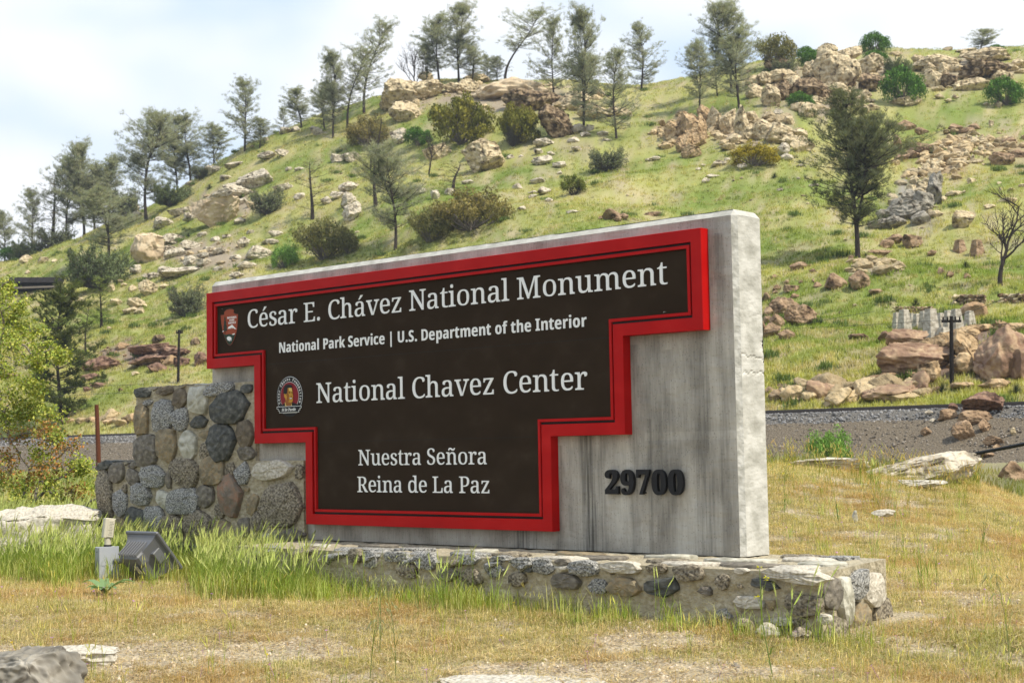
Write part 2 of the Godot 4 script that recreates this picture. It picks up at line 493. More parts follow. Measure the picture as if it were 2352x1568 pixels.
func concrete_front() -> StandardMaterial3D:
	# stained, board-marked face: grain, blotches and the dark runs below the edges of the sign
	var W := 1024
	var H := 416
	var im := Image.create(W, H, false, Image.FORMAT_RGB8)
	var n1 := noise(90, 1.0, 4)
	var n2 := noise(91, 1.0, 3)
	var runs := [[4.66, 2.15, 0.10, 0.9], [4.80, 2.15, 0.05, 0.5], [3.98, 1.42, 0.12, 1.0], [4.12, 1.42, 0.05, 0.55], [5.10, 2.15, 0.05, 0.45], [5.42, 2.1, 0.06, 0.35], [5.72, 2.9, 0.12, 0.5], [5.90, 2.9, 0.05, 0.4], [4.36, 1.42, 0.04, 0.4], [5.24, 1.6, 0.03, 0.4]]
	for x in W:
		var u := -0.03 + 6.05 * x / W
		var grain := n1.get_noise_2d(u * 22.0, 3.0) * 0.5 + n1.get_noise_2d(u * 70.0, 9.0) * 0.5
		for y in H:
			var h := 3.02 - 2.42 * y / H
			var k := 0.0
			for r in runs:
				var dx: float = absf(u - r[0] - n2.get_noise_2d(h * 1.6, r[0] * 7.0) * 0.04) / r[2]
				if dx < 1.0 and h < r[1]:
					k = maxf(k, r[3] * (1.0 - dx * dx) * (0.7 + 0.8 * n1.get_noise_2d(u * 40.0, h * 1.3)))
			var blot := n2.get_noise_2d(u * 2.2, h * 1.1)
			var fine := n1.get_noise_2d(u * 60.0, h * 7.0)
			var v := 0.35 + grain * 0.06 + blot * 0.2 + fine * 0.06
			v *= 1.0 - 0.8 * clampf(k, 0, 1)
			if absf(h - 2.62) < 0.025 and u > 5.75 or absf(h - 1.47) < 0.03 and u > 5.2: v *= 1.12
			if n1.get_noise_2d(u * 90.0 + 50.0, h * 90.0) > 0.52: v *= 0.55
			var pink := clampf((h - 2.5) * 1.4 + blot * 0.6, 0, 1) * 0.4
			var c := Color(v * 1.06, v * 0.985, v * 0.83).lerp(Color(v * 1.0, v * 0.90, v * 0.87), pink)
			var o := clampf((0.9 - h) * 1.5 + blot, 0, 0.6)
			c = c.lerp(Color(v * 0.92, v * 0.9, v * 0.8), o)
			im.set_pixel(x, y, Color(clampf(c.r, 0.02, 1), clampf(c.g, 0.02, 1), clampf(c.b, 0.02, 1)).linear_to_srgb())
	var m := plain("stained concrete face", Color.WHITE, 0.9)
	m.albedo_texture = ImageTexture.create_from_image(im)
	m.texture_repeat = false
	m.normal_enabled = true
	m.normal_texture = ntex(noise(92, 0.03, 4), [], 512, true, 4.0)
	m.normal_scale = 0.6
	return m

# ------------------------------------------------------------------ rocks
var ico := {}
func icosphere(sub: int) -> Array:
	if ico.has(sub): return ico[sub]
	var t := (1.0 + sqrt(5.0)) / 2.0
	var vs := [Vector3(-1, t, 0), Vector3(1, t, 0), Vector3(-1, -t, 0), Vector3(1, -t, 0), Vector3(0, -1, t), Vector3(0, 1, t), Vector3(0, -1, -t), Vector3(0, 1, -t), Vector3(t, 0, -1), Vector3(t, 0, 1), Vector3(-t, 0, -1), Vector3(-t, 0, 1)]
	for i in vs.size(): vs[i] = vs[i].normalized()
	var fs := [[0, 11, 5], [0, 5, 1], [0, 1, 7], [0, 7, 10], [0, 10, 11], [1, 5, 9], [5, 11, 4], [11, 10, 2], [10, 7, 6], [7, 1, 8], [3, 9, 4], [3, 4, 2], [3, 2, 6], [3, 6, 8], [3, 8, 9], [4, 9, 5], [2, 4, 11], [6, 2, 10], [8, 6, 7], [9, 8, 1]]
	for s in sub:
		var mid := {}
		var nf := []
		for f in fs:
			var m := []
			for k in 3:
				var a: int = mini(f[k], f[(k + 1) % 3])
				var b: int = maxi(f[k], f[(k + 1) % 3])
				var key := a * 100000 + b
				if not mid.has(key):
					mid[key] = vs.size()
					vs.append(((vs[a] + vs[b]) * 0.5).normalized())
				m.append(mid[key])
			nf.append([f[0], m[0], m[2]]); nf.append([f[1], m[1], m[0]]); nf.append([f[2], m[2], m[1]]); nf.append(m)
		fs = nf
	ico[sub] = [vs, fs]
	return ico[sub]

func rock_mesh(seed_: int, sub: int, cuts: int, lo: float, amp: float, flat := 0.0) -> ArrayMesh:
	var g := RandomNumberGenerator.new()
	g.seed = seed_ * 7919 + 13
	var src := icosphere(sub)
	var nz := noise(seed_ + 300, 0.9, 4)
	var planes := []
	for k in cuts:
		var d := Vector3(g.randfn(), g.randfn() * 0.8 + 0.15, g.randfn()).normalized()
		planes.append([d, g.randf_range(lo, 0.92)])
	if flat > 0.0:
		for k in 3: planes.append([Vector3(g.randf_range(-0.25, 0.25), 1, g.randf_range(-0.1, 0.25)).normalized(), flat])
	var vs := PackedVector3Array()
	for s in src[0]:
		var q: Vector3 = s
		q *= 1.0 + nz.get_noise_3d(s.x * 1.1 + 7, s.y * 1.1, s.z * 1.1) * 0.35
		for pl in planes:
			var dd: float = q.dot(pl[0]) - pl[1]
			if dd > 0.0: q -= pl[0] * dd * 0.93
		q += s * nz.get_noise_3d(s.x * 3.5, s.y * 3.5, s.z * 3.5 + 20.0) * amp
		vs.append(q)
	var bb := AABB(vs[0], Vector3.ZERO)
	for q in vs: bb = bb.expand(q)
	for i in vs.size(): vs[i] = (vs[i] - bb.get_center()) / (bb.size * 0.5)
	var ns := PackedVector3Array()
	ns.resize(vs.size())
	var idx := PackedInt32Array()
	for f in src[1]:
		var fnm: Vector3 = (vs[f[1]] - vs[f[0]]).cross(vs[f[2]] - vs[f[0]])
		if fnm.dot(vs[f[0]]) < 0: fnm = -fnm
		for k in 3: ns[f[k]] += fnm
		idx.append(f[0]); idx.append(f[2]); idx.append(f[1])
	for i in ns.size(): ns[i] = ns[i].normalized()
	var am := ArrayMesh.new()
	var a := []
	a.resize(Mesh.ARRAY_MAX)
	a[Mesh.ARRAY_VERTEX] = vs; a[Mesh.ARRAY_NORMAL] = ns; a[Mesh.ARRAY_INDEX] = facing(vs, ns, idx)
	am.add_surface_from_arrays(Mesh.PRIMITIVE_TRIANGLES, a)
	return am

var rocks_round := []
var rocks_sharp := []
var rocks_small := []
var rocks_flat := []
var cobbles := []
func make_rocks() -> void:
	for i in 10: cobbles.append(rock_mesh(150 + i, 3, 8, 0.6, 0.035))
	for i in 4: rocks_flat.append(rock_mesh(120 + i, 5, 14, 0.55, 0.10, 0.42))
	for i in 12: rocks_round.append(rock_mesh(i, 4, 12, 0.48, 0.14))
	for i in 12: rocks_sharp.append(rock_mesh(40 + i, 4, 16, 0.34, 0.12))
	for i in 10: rocks_small.append(rock_mesh(80 + i, 3, 11, 0.42, 0.10))

func rock(called: String, q: Vector3, half: Vector3, shape: Mesh, mat: Material, label: String, group: String, turn := 0.0, tilt := 0.0) -> MeshInstance3D:
	var o := obj(called, shape)
	o.material_override = mat
	o.transform = Transform3D(Basis(Vector3.UP, turn) * Basis(Vector3.FORWARD, tilt) * Basis.from_scale(half), q)
	tag(o, label, "rock" if half.x < 0.35 else "boulder", group)
	return o

const ORG := {1: Vector2(0, 0), 2: Vector2(784, 0), 3: Vector2(1568, 0), 4: Vector2(0, 523), 6: Vector2(1568, 523)}
func hill_rocks(region: int, list: Array, tone: String, shape: String, label: String, group: String, called := "boulder") -> void:
	var s := 0.3336
	for e in list:
		var x: float = ORG[region].x + e[0] * s
		var y: float = ORG[region].y + e[1] * s
		var w: float = e[2] * s
		var h: float = e[3] * s
		var g := hill(x, y + h * 0.42)
		var Z := -g.z
		var half := Vector3(w, h * 1.12, 0) * (Z / F * 0.5)
		half.z = clampf(half.x * 0.45 + half.y * 0.5, 0.12, 4.0)
		var c := at_depth(x, y + h * 0.05, Z + half.z * 0.35)
		var pool: Array = rocks_round if shape == "round" else rocks_flat if shape == "flat" else rocks_sharp
		if half.x < 0.7 and half.y < 0.7: pool = rocks_small
		var m: Mesh = pool[rng.randi() % pool.size()]
		var flip := PI if rng.randf() < 0.5 else 0.0
		var words := label
		if list.size() > 3:
			words = ("small " if half.x < 0.45 else "medium " if half.x < 1.0 else "large ") + ("flat " if h < w * 0.42 and not "flat" in label else "upright " if h > w * 0.88 else "") + label
		rock(called, c, half, m, M["rock_" + tone], words, group, flip + R(-0.25, 0.25), 0.0)

# ------------------------------------------------------------------ foliage
func tuft(mb: MB, c: Vector3, up: Vector3, k: int, len_: float, wid: float, nrm: Vector3) -> void:
	for i in k:
		var d := (up * 0.9 + Vector3(R(-1, 1), R(-0.6, 1), R(-1, 1))).normalized()
		var s := d.cross(Vector3(R(-1, 1), R(-1, 1), R(-1, 1))).normalized() * wid
		var l := len_ * R(0.6, 1.2)
		var nn := (nrm + Vector3(R(-1, 1), R(-1, 1), R(-1, 1)) * 0.6).normalized()
		mb.p(c - s, nn); mb.p(c + s, nn); mb.p(c + d * l, nn)

func pine_meshes(seed_: int, o: Dictionary) -> Array:
	# a unit-high open pine: trunk(s), boughs and needle tufts
	rng.seed = seed_ * 101 + 7
	var tr := MB.new()
	var cr_ := MB.new()
	var stems: int = o.get("stems", 1)
	var cb: float = o.get("crown_base", 0.3)
	var spread: float = o.get("spread", 0.22)
	var lean: float = o.get("lean", 0.0)
	var curve: float = o.get("curve", 0.03)
	var tone: Color = o.get("tone", Color(0.105, 0.13, 0.085))
	var ntuft: int = o.get("tufts", 5)
	var nl: float = o.get("needle", 0.032)
	for st in stems:
		var fork := 0.0 if st == 0 else R(0.18, 0.4)
		var az := R(0, TAU)
		var off: Vector3 = Vector3(cos(az), 0, sin(az) * 0.6) * (R(0.08, 0.17) * o.get("fork", 1.0) if st > 0 else 0.0)
		var top := (1.0 if st == 0 else R(0.72, 0.95))
		var pts := []
		var rad := []
		var n := 11
		for i in n:
			var t := float(i) / (n - 1)
			var h := lerpf(fork, top, t)
			var bend := sin(t * 4.0 + seed_) * curve * (0.3 + t)
			pts.append(Vector3(lean * h * h + bend, h, cos(t * 3.0 + seed_) * curve * 0.6 * t) + off * smoothstep(0.0, 0.7, t))
			rad.append(lerpf(0.0155 if st == 0 else 0.010, 0.002, pow(t, 0.8)))
		if st > 0: pts[0] = Vector3(lean * fork * fork + sin((fork) * 4.0 + seed_) * curve * (0.3 + fork), fork, 0)
		tube(tr, pts, rad, 7)
		var nb: int = int(o.get("boughs", 34) * (1.0 if st == 0 else 0.7))
		for b in nb:
			var t := clampf(lerpf(cb, 1.0, (b + R(0, 1)) / nb), cb, 0.995)
			if st > 0: t = clampf(R(0.3, 1.0), 0.3, 0.99)
			var fi := t * (n - 1)
			var p0: Vector3 = pts[int(fi)].lerp(pts[mini(int(fi) + 1, n - 1)], fi - int(fi))
			var pk: float = o.get("peak", 0.4)
			var u := clampf((t - cb) / (1.0 - cb), 0, 1) if st == 0 else clampf((t - 0.3) / 0.7, 0, 1)
			var prof: float = 0.5 + 0.5 * pow(u / pk, 0.8) if u < pk else pow(maxf(1.0 - (u - pk) / (1.0 - pk), 0.0), o.get("round", 0.65)) * 0.84 + 0.16
			var a := R(0, TAU)
			var gap := sin(a * 2.0 + t * 9.0 + seed_) * 0.5 + sin(a * 3.0 - t * 14.0 + seed_ * 2.0) * 0.5
			var L := spread * prof * R(0.6, 1.15) * (1.0 + gap * 0.42)
			var rise := R(-0.12, 0.42) + u * u * 0.9
			var d := Vector3(cos(a), rise, sin(a)).normalized()
			var bp := []
			var br := []
			for i in 5:
				var f := i / 4.0
				bp.append(p0 + d * L * f + Vector3(0, (f * f) * L * 0.2, 0) + Vector3(R(-1, 1), R(-1, 1), R(-1, 1)) * 0.008 * f)
				br.append(lerpf(0.0042, 0.0009, f) * (1.2 - 0.5 * t))
			tube(tr, bp, br, 4, false)
			var dens := R(0.5, 1.2)
			for i in int(ntuft * dens) + 1:
				var f := R(0.25, 1.05)
				f = minf(f, 1.0)
				var fb := f * 4.0
				var q: Vector3 = bp[int(fb)].lerp(bp[mini(int(fb) + 1, 4)], fb - int(fb))
				var side := Vector3(R(-1, 1), R(-0.5, 0.9), R(-1, 1)) * 0.055 * R(0.2, 1.0)
				q += side
				if rng.randf() < 0.3: tube(tr, [q - side, q], [0.0009, 0.0006], 3, false)
				var jit := R(0.72, 1.3)
				cr_.col = Color(tone.r * jit * R(0.95, 1.1), tone.g * jit, tone.b * jit)
				for w in 5:
					tuft(cr_, q + Vector3(R(-1, 1), R(-0.6, 1), R(-1, 1)) * 0.016, Vector3(0, 0.6, 0) + d * 0.6, 5, nl, o.get("width", 0.00105), (q - Vector3(0, 0.55, 0)).normalized() * 0.5 + Vector3(0, 0.5, 0))
	return [tr.mesh(o.get("bark", M.bark)), cr_.mesh(M.needle)]

func bush_meshes(seed_: int, o: Dictionary) -> Array:
	# a unit bush: half-width 1, height 1, leaves on many small lumps
	rng.seed = seed_ * 131 + 3
	var stems := MB.new()
	var lv := MB.new()
	var tone: Color = o.tone
	var tone2: Color = o.get("tone2", tone)
	var lumps: int = o.get("lumps", 46)
	var per: int = o.get("per", 130)
	var leaf: float = o.get("leaf", 0.05)
	var low: float = o.get("low", 0.08)
	for i in lumps:
		var az := R(0, TAU)
		var rr := sqrt(R(0, 1)) * 0.8
		var hmax := sqrt(maxf(1.0 - rr * rr, 0.05)) * R(0.75, 1.0)
		var c := Vector3(cos(az) * rr, lerpf(low, hmax * 0.86, pow(R(0, 1), 0.6)), sin(az) * rr)
		var lr: float = R(0.13, 0.26) * o.get("lump", 1.0)
		var mixc := tone.lerp(tone2, R(0, 1))
		if rng.randf() < o.get("stemmy", 0.7):
			tube(stems, [Vector3(R(-0.08, 0.08), 0, R(-0.08, 0.08)), c * Vector3(0.5, 0.55, 0.5) + Vector3(R(-0.05, 0.05), 0, R(-0.05, 0.05)), c + Vector3(0, lr * 0.6, 0)], [0.022, 0.013, 0.003], 4, false)
		for k in per:
			var d := Vector3(rng.randfn(), rng.randfn() + 0.25, rng.randfn()).normalized()
			var q := c + d * Vector3(lr, lr * 0.8, lr) * pow(R(0, 1), 0.4)
			if q.y < 0.02: q.y = R(0.02, 0.1)
			var s1 := Vector3(R(-1, 1), R(-1, 1), R(-1, 1)).normalized()
			var s2 := s1.cross(Vector3(R(-1, 1), R(-1, 1), R(-1, 1))).normalized()
			var l := leaf * R(0.6, 1.3)
			var jit := R(0.7, 1.3)
			lv.col = mixc * jit
			var nn := (d + Vector3(R(-1, 1), R(-1, 1), R(-1, 1)) * 0.7).normalized()
			lv.p(q - s1 * l * 0.5, nn); lv.p(q + s2 * l * 0.42, nn); lv.p(q + s1 * l * 0.6, nn)
			if k % 2: lv.p(q - s1 * l * 0.5, nn); lv.p(q + s1 * l * 0.6, nn); lv.p(q - s2 * l * 0.42, nn)
	return [stems.mesh(o.get("bark", M.greybark)), lv.mesh(M.leaf)]

func twig_bush_meshes(seed_: int, tone: Color, leafy: float) -> Array:
	rng.seed = seed_ * 17 + 5
	var stems := MB.new()
	var lv := MB.new()
	for i in 150:
		var az := R(0, TAU)
		var el := R(0.15, 1.0)
		var d := Vector3(cos(az), el * 1.2, sin(az)).normalized()
		var L := R(0.55, 1.05)
		var pts := []
		for k in 5:
			var f := k / 4.0
			pts.append(Vector3(R(-0.1, 0.1), 0, R(-0.1, 0.1)) * (1 - f) + d * Vector3(1, 0.95, 1) * L * f + Vector3(R(-1, 1), R(-0.5, 1), R(-1, 1)) * 0.07 * f)
		tube(stems, pts, [0.013, 0.01, 0.008, 0.006, 0.003], 3, false)
		for j in 5:
			var f := R(0.4, 1.0)
			var fb := f * 4.0
			var q: Vector3 = pts[int(fb)].lerp(pts[mini(int(fb) + 1, 4)], fb - int(fb))
			var e := q + (d + Vector3(R(-1, 1), R(-0.4, 1), R(-1, 1))).normalized() * R(0.1, 0.25)
			tube(stems, [q, e], [0.005, 0.002], 3, false)
			for l in int(leafy * 16.0):
				lv.col = tone * R(0.7, 1.3)
				tuft(lv, q.lerp(e, R(0, 1)) + Vector3(R(-1, 1), R(-1, 1), R(-1, 1)) * 0.04, d, 2, 0.045, 0.014, (d + Vector3.UP).normalized())
	return [stems.mesh(M.twig), lv.mesh(M.leaf) if lv.v.size() else null]

func branchy(mb: MB, p0: Vector3, d: Vector3, L: float, r: float, depth: int) -> void:
	var pts := [p0]
	var rad := [r]
	var q := p0
	var dd := d
	for i in 5:
		dd = (dd + Vector3(R(-1, 1), R(-0.5, 0.8), R(-1, 1)) * 0.32).normalized()
		q += dd * L / 5.0
		pts.append(q); rad.append(r * lerpf(1.0, 0.45, (i + 1) / 5.0))
		if depth > 0 and i >= 1:
			for k in (2 if i > 2 else 1):
				branchy(mb, q, (dd * 0.6 + Vector3(R(-1, 1), R(-0.15, 0.9), R(-1, 1))).normalized(), L * R(0.45, 0.75), r * 0.48, depth - 1)
	tube(mb, pts, rad, 6 if depth > 1 else 4, false)

func plant(called: String, foot: Vector3, scale: Vector3, meshes: Array, names: Array, label: String, category: String, group := "", turn := 0.0) -> Node3D:
	var o := base(called, foot, Basis(Vector3.UP, turn) * Basis.from_scale(scale))
	for i in meshes.size():
		if meshes[i] and meshes[i].get_surface_count(): obj(names[i], meshes[i], o)
	tag(o, label, category, group)
	return o

# ------------------------------------------------------------------ the scene
func _ready() -> void:
	rng.seed = 4
	# camera
	cam_basis = Basis(Vector3.RIGHT, deg_to_rad(3.945)) * Basis(Vector3.BACK, deg_to_rad(-1.035))
	SU = Vector3(cos(deg_to_rad(YAW)), 0, sin(deg_to_rad(YAW)))
	SN = Vector3(-sin(deg_to_rad(YAW)), 0, cos(deg_to_rad(YAW)))
	sign_basis = Basis(Vector3.UP, -deg_to_rad(YAW))
	var cam := Camera3D.new()
	cam.name = "camera"
	cam.transform = Transform3D(cam_basis, CAM)
	cam.fov = rad_to_deg(2.0 * atan(784.0 / F))
	cam.near = 0.1
	cam.far = 2000.0
	var lens := CameraAttributesPhysical.new()
	lens.frustum_focal_length = 54.4
	lens.exposure_aperture = 6.3
	lens.frustum_focus_distance = 12.5
	cam.attributes = lens
	cam.fov = rad_to_deg(2.0 * atan(784.0 / F))
	cam.near = 0.1
	cam.far = 2000.0
	add_child(cam)
	cam.current = true
	# sky
	var env := Environment.new()
	env.background_mode = Environment.BG_SKY
	env.tonemap_mode = Environment.TONE_MAPPER_LINEAR
	env.tonemap_exposure = 1.18
	env.sdfgi_enabled = true
	env.ssao_enabled = true
	env.ssil_enabled = true
	var sky := Sky.new()
	sky.sky_material = make_sky()
	env.sky = sky
	env.background_energy_multiplier = 1.0
	env.fog_enabled = true
	env.fog_density = 0.0003
	env.fog_light_color = Color(0.86, 0.91, 0.97)
	var we := WorldEnvironment.new()
	we.name = "world_environment"
	we.environment = env
	add_child(we)
	# sun: high on the right, a little behind the plane of the sign
	var sun := DirectionalLight3D.new()
	sun.name = "sun"
	sun.light_energy = 1.35
	sun.light_color = Color(1.0, 0.965, 0.9)
	sun.light_angular_distance = 0.6
	sun.shadow_enabled = true
	add_child(sun)
	var el := deg_to_rad(52.0)
	sun.look_at_from_position(Vector3(0.80 * cos(el), sin(el), 0.60 * cos(el)) * 50.0, Vector3.ZERO)

	fn1.seed = 3; fn1.frequency = 0.05; fn1.fractal_octaves = 3
	fn2.seed = 9; fn2.frequency = 0.16; fn2.fractal_octaves = 3
	fn3.seed = 21; fn3.frequency = 0.035; fn3.fractal_octaves = 4
	make_materials()
	terrain_setup()
	make_ground()
	make_railway()
	make_rocks()
	make_sign()
	make_masonry()
	make_floodlight()
	make_hill_rocks()
	make_rubble()
	make_trees()
	make_bushes()
	make_hill_things()
	make_near_rocks()
	make_near_oak()
	make_grass()
	make_weeds()

func make_sky() -> PanoramaSkyMaterial:
	var W := 1024
	var H := 512
	var im := Image.create(W, H, false, Image.FORMAT_RGB8)
	var n := noise(7, 1.0, 5)
	var nb := noise(8, 1.0, 3)
	for y in H:
		var el := (0.5 - (y + 0.5) / H) * PI
		for x in W:
			var az := (x + 0.5) / W * TAU
			var d := Vector3(sin(az) * cos(el), sin(el), cos(az) * cos(el))
			var blue := Color(0.87, 0.922, 0.972).lerp(Color(0.50, 0.68, 0.93), clampf(d.y * 1.1, 0, 1))
			var white := Color(0.955, 0.968, 0.985)
			var q := d / (absf(d.y) + 0.35)
			var c := n.get_noise_3d(q.x * 1.5 + 3.0, d.y * 3.0 + 1.0, q.z * 1.5) + 0.6 * nb.get_noise_3d(q.x * 0.9 + 11.0, d.y * 2.0, q.z * 0.9)
			var k := smoothstep(-0.42, 0.22, c)
			k = lerpf(k, 1.0, 0.35 * clampf(1.0 - d.y * 3.0, 0, 1))
			var col := blue.lerp(white, k)
			if d.y < 0.0: col = Color(0.55, 0.55, 0.5)
			im.set_pixel(x, y, col)
	var m := PanoramaSkyMaterial.new()
	m.panorama = ImageTexture.create_from_image(im)
	m.filter = true
	return m

func sheet(rows: Array, cols: Array, mat: Material) -> ArrayMesh:     # rows of points with colours, shared vertices
	var nr := rows.size()
	var nc: int = rows[0].size()
	var v := PackedVector3Array()
	var c := PackedColorArray()
	var nn := PackedVector3Array()
	var ix := PackedInt32Array()
	for r in nr:
		for k in nc:
			v.append(rows[r][k]); c.append(cols[r][k])
			var a: Vector3 = rows[mini(r + 1, nr - 1)][k] - rows[maxi(r - 1, 0)][k]
			var b: Vector3 = rows[r][mini(k + 1, nc - 1)] - rows[r][maxi(k - 1, 0)]
			var q := b.cross(a).normalized()
			nn.append(q if q.y > 0 else -q)
	for r in nr - 1:
		for k in nc - 1:
			var i := r * nc + k
			for e in [i, i + nc, i + nc + 1, i, i + nc + 1, i + 1]: ix.append(e)
	var a := []
	a.resize(Mesh.ARRAY_MAX)
	a[Mesh.ARRAY_VERTEX] = v; a[Mesh.ARRAY_NORMAL] = nn; a[Mesh.ARRAY_COLOR] = c; a[Mesh.ARRAY_INDEX] = facing(v, nn, ix)
	var am := ArrayMesh.new()
	am.add_surface_from_arrays(Mesh.PRIMITIVE_TRIANGLES, a)
	am.surface_set_material(0, mat)
	return am

var bare := []
func bareness(x: float, z: float) -> float:      # 1 where the gravelly soil is bare
	var b := 0.0
	for e in bare:
		var dx: float = (x - e[0].x) / e[1]
		var dz: float = (z - e[0].z) / e[2]
		b = maxf(b, 1.0 - sqrt(dx * dx + dz * dz))
	b += fn2.get_noise_2d(x * 9.0, z * 9.0) * 0.6 + fn1.get_noise_2d(x * 8.0 + 30.0, z * 8.0) * 0.5 + fn2.get_noise_2d(x * 30.0, z * 30.0) * 0.45
	return smoothstep(0.0, 0.42, b)

func make_ground() -> void:
	for e in [[1150, 1545, 1.15, 0.75], [260, 1510, 1.3, 0.5], [2260, 1390, 0.7, 0.7], [1500, 1480, 0.5, 0.4], [650, 1500, 0.6, 0.5], [1990, 1185, 0.7, 0.7], [1750, 1540, 0.5, 0.3], [2240, 1180, 0.5, 0.5]]:
		bare.append([at_height(e[0], e[1], 0.2), e[2], e[3]])
	var rows := []
	var cols := []
	var A := []
	for k in 281: A.append(lerpf(-0.62, 0.62, k / 280.0))
	var rt := []
	for a in A: rt.append(rows_at(a))
	for r in 150:
		var Z := 1.0 + 21.0 * pow(r / 149.0, 1.3)
		var row := []
		var cl := []
		for a in A:
			var x: float = a * Z
			var b := bareness(x, -Z)
			row.append(Vector3(x, near_h(x, -Z), -Z))
			var soil := Color(0.62, 0.52, 0.365) * (1.0 + fn2.get_noise_2d(x * 20.0, Z * 20.0) * 0.3)
			var dry := Color(0.46, 0.39, 0.22) * (1.0 + fn2.get_noise_2d(x * 14.0, Z * 14.0 + 50.0) * 0.5)
			cl.append(dry.lerp(soil, b))
		rows.append(row); cols.append(cl)
	for r in range(1, 169):
		var t := r / 12.0
		if t > 13.0: break
		var row := []
		var cl := []
		for k in A.size():
			var q := hill_point(A[k], rt[k], t)
			row.append(q)
			cl.append(hill_color(q.x, q.z, t, stony(q)))
		rows.append(row); cols.append(cl)
	struct("ground", sheet(rows, cols, M.ground), "dry grassy ground rising into the green hillside")

const T0 := Vector3(-18.2, 0, -74)
var TD := Vector3(32.5, 0, 30.7).normalized()
func on_track(s: float, p: float, y: float) -> Vector3:        # s along, p across (positive uphill)
	var m := Vector3(TD.z, 0, -TD.x)
	return T0 + TD * s + m * p + Vector3(0, y, 0)

func make_railway() -> void:
	for part in [["railway_embankment", [[-8.5, 0.2], [-6.6, 0.55], [-3.05, 1.93], [-2.9, 1.97], [2.9, 1.97], [4.2, 1.6]], M.bank, "brown gravelly railway embankment behind the sign"],
			["ballast_bed", [[-2.85, 1.9], [-2.2, 2.23], [-1.9, 2.27], [1.9, 2.27], [2.2, 2.22], [2.85, 1.9]], M.gravel, "grey crushed stone ballast under the rails"]]:
		var rows := []
		var cols := []
		for i in 161:
			var s := -60.0 + i * 0.9
			var row := []
			var cl := []
			for e in part[1]:
				row.append(on_track(s, e[0] + fn2.get_noise_2d(s * 4.0, e[0] * 9.0) * 0.12, e[1] + fn2.get_noise_2d(s * 5.0, e[0] * 7.0 + 9.0) * 0.05)); cl.append(Color.WHITE)
			rows.append(row); cols.append(cl)
		struct(part[0], sheet(rows, cols, part[2]), part[3])
	for sd in [-0.72, 0.72]:
		var mb := MB.new()
		var a := on_track(-60, sd, 2.36)
		var b := on_track(84, sd, 2.36)
		var bs := Basis(TD, Vector3.UP, TD.cross(Vector3.UP))
		box(mb, (a + b) * 0.5 + Vector3(0, 0.045, 0), Vector3(144, 0.05, 0.075), bs)
		box(mb, (a + b) * 0.5 - Vector3(0, 0.03, 0), Vector3(144, 0.1, 0.03), bs)
		box(mb, (a + b) * 0.5 - Vector3(0, 0.095, 0), Vector3(144, 0.03, 0.14), bs)
		tag(obj("steel_rail", mb.mesh(M.rail)), "steel railway rail on the valley side of the ballast" if sd < 0 else "steel railway rail on the hill side of the ballast", "rail", "rails of the railway line")
	# crushed stone lying on the bed and the bank
	rng.seed = 77
	var stone := rock_mesh(200, 1, 7, 0.5, 0.0)
	for q in [["ballast_stone", 16000, -3.0, -1.0, Color(0.2, 0.195, 0.19), "loose grey crushed stone on the track shoulder", 0.034], ["bank_gravel", 12000, -6.5, -2.9, Color(0.19, 0.165, 0.135), "loose brown gravel on the embankment slope", 0.028]]:
		var mm := MultiMesh.new()
		mm.transform_format = MultiMesh.TRANSFORM_3D
		mm.use_colors = true
		mm.mesh = stone
		mm.instance_count = q[1]
		for i in int(q[1]):
			var p := R(q[2], q[3])
			var y: float
			if p > -2.2: y = 2.25
			elif p > -2.9: y = lerpf(2.23, 1.92, (-2.2 - p) / 0.7)
			else: y = lerpf(1.93, 0.55, clampf((-3.05 - p) / 3.55, 0, 1))
			var sc: float = q[6] * R(0.5, 1.5)
			mm.set_instance_transform(i, Transform3D(Basis.from_euler(Vector3(R(0, 6), R(0, 6), R(0, 6))) * Basis.from_scale(Vector3(sc, sc * 0.7, sc)), on_track(R(-30, 62), p, y + sc * 0.3)))
			var j := R(0.4, 1.7)
			mm.set_instance_color(i, q[4] * j)
		var o := MultiMeshInstance3D.new()
		o.multimesh = mm
		o.material_override = M.chip
		o.name = q[0]
		add_child(o)
		tag(o, q[5], "gravel", "", "stuff")

# ------------------------------------------------------------------ the sign and its wall
func stepped(d: float) -> PackedVector2Array:       # outline of the sign, inset by d; x along, y height above ground
	var a := 0.7266
	var T := 2.9383
	return PackedVector2Array([Vector2(d, T - d), Vector2(8 * a - d, T - d), Vector2(8 * a - d, T - a + d), Vector2(7 * a - d, T - a + d), Vector2(7 * a - d, T - 2 * a + d), Vector2(6 * a - d, T - 2 * a + d), Vector2(6 * a - d, T - 3 * a + d), Vector2(2 * a + d, T - 3 * a + d), Vector2(2 * a + d, T - 2 * a + d), Vector2(a + d, T - 2 * a + d), Vector2(a + d, T - a + d), Vector2(d, T - a + d)])

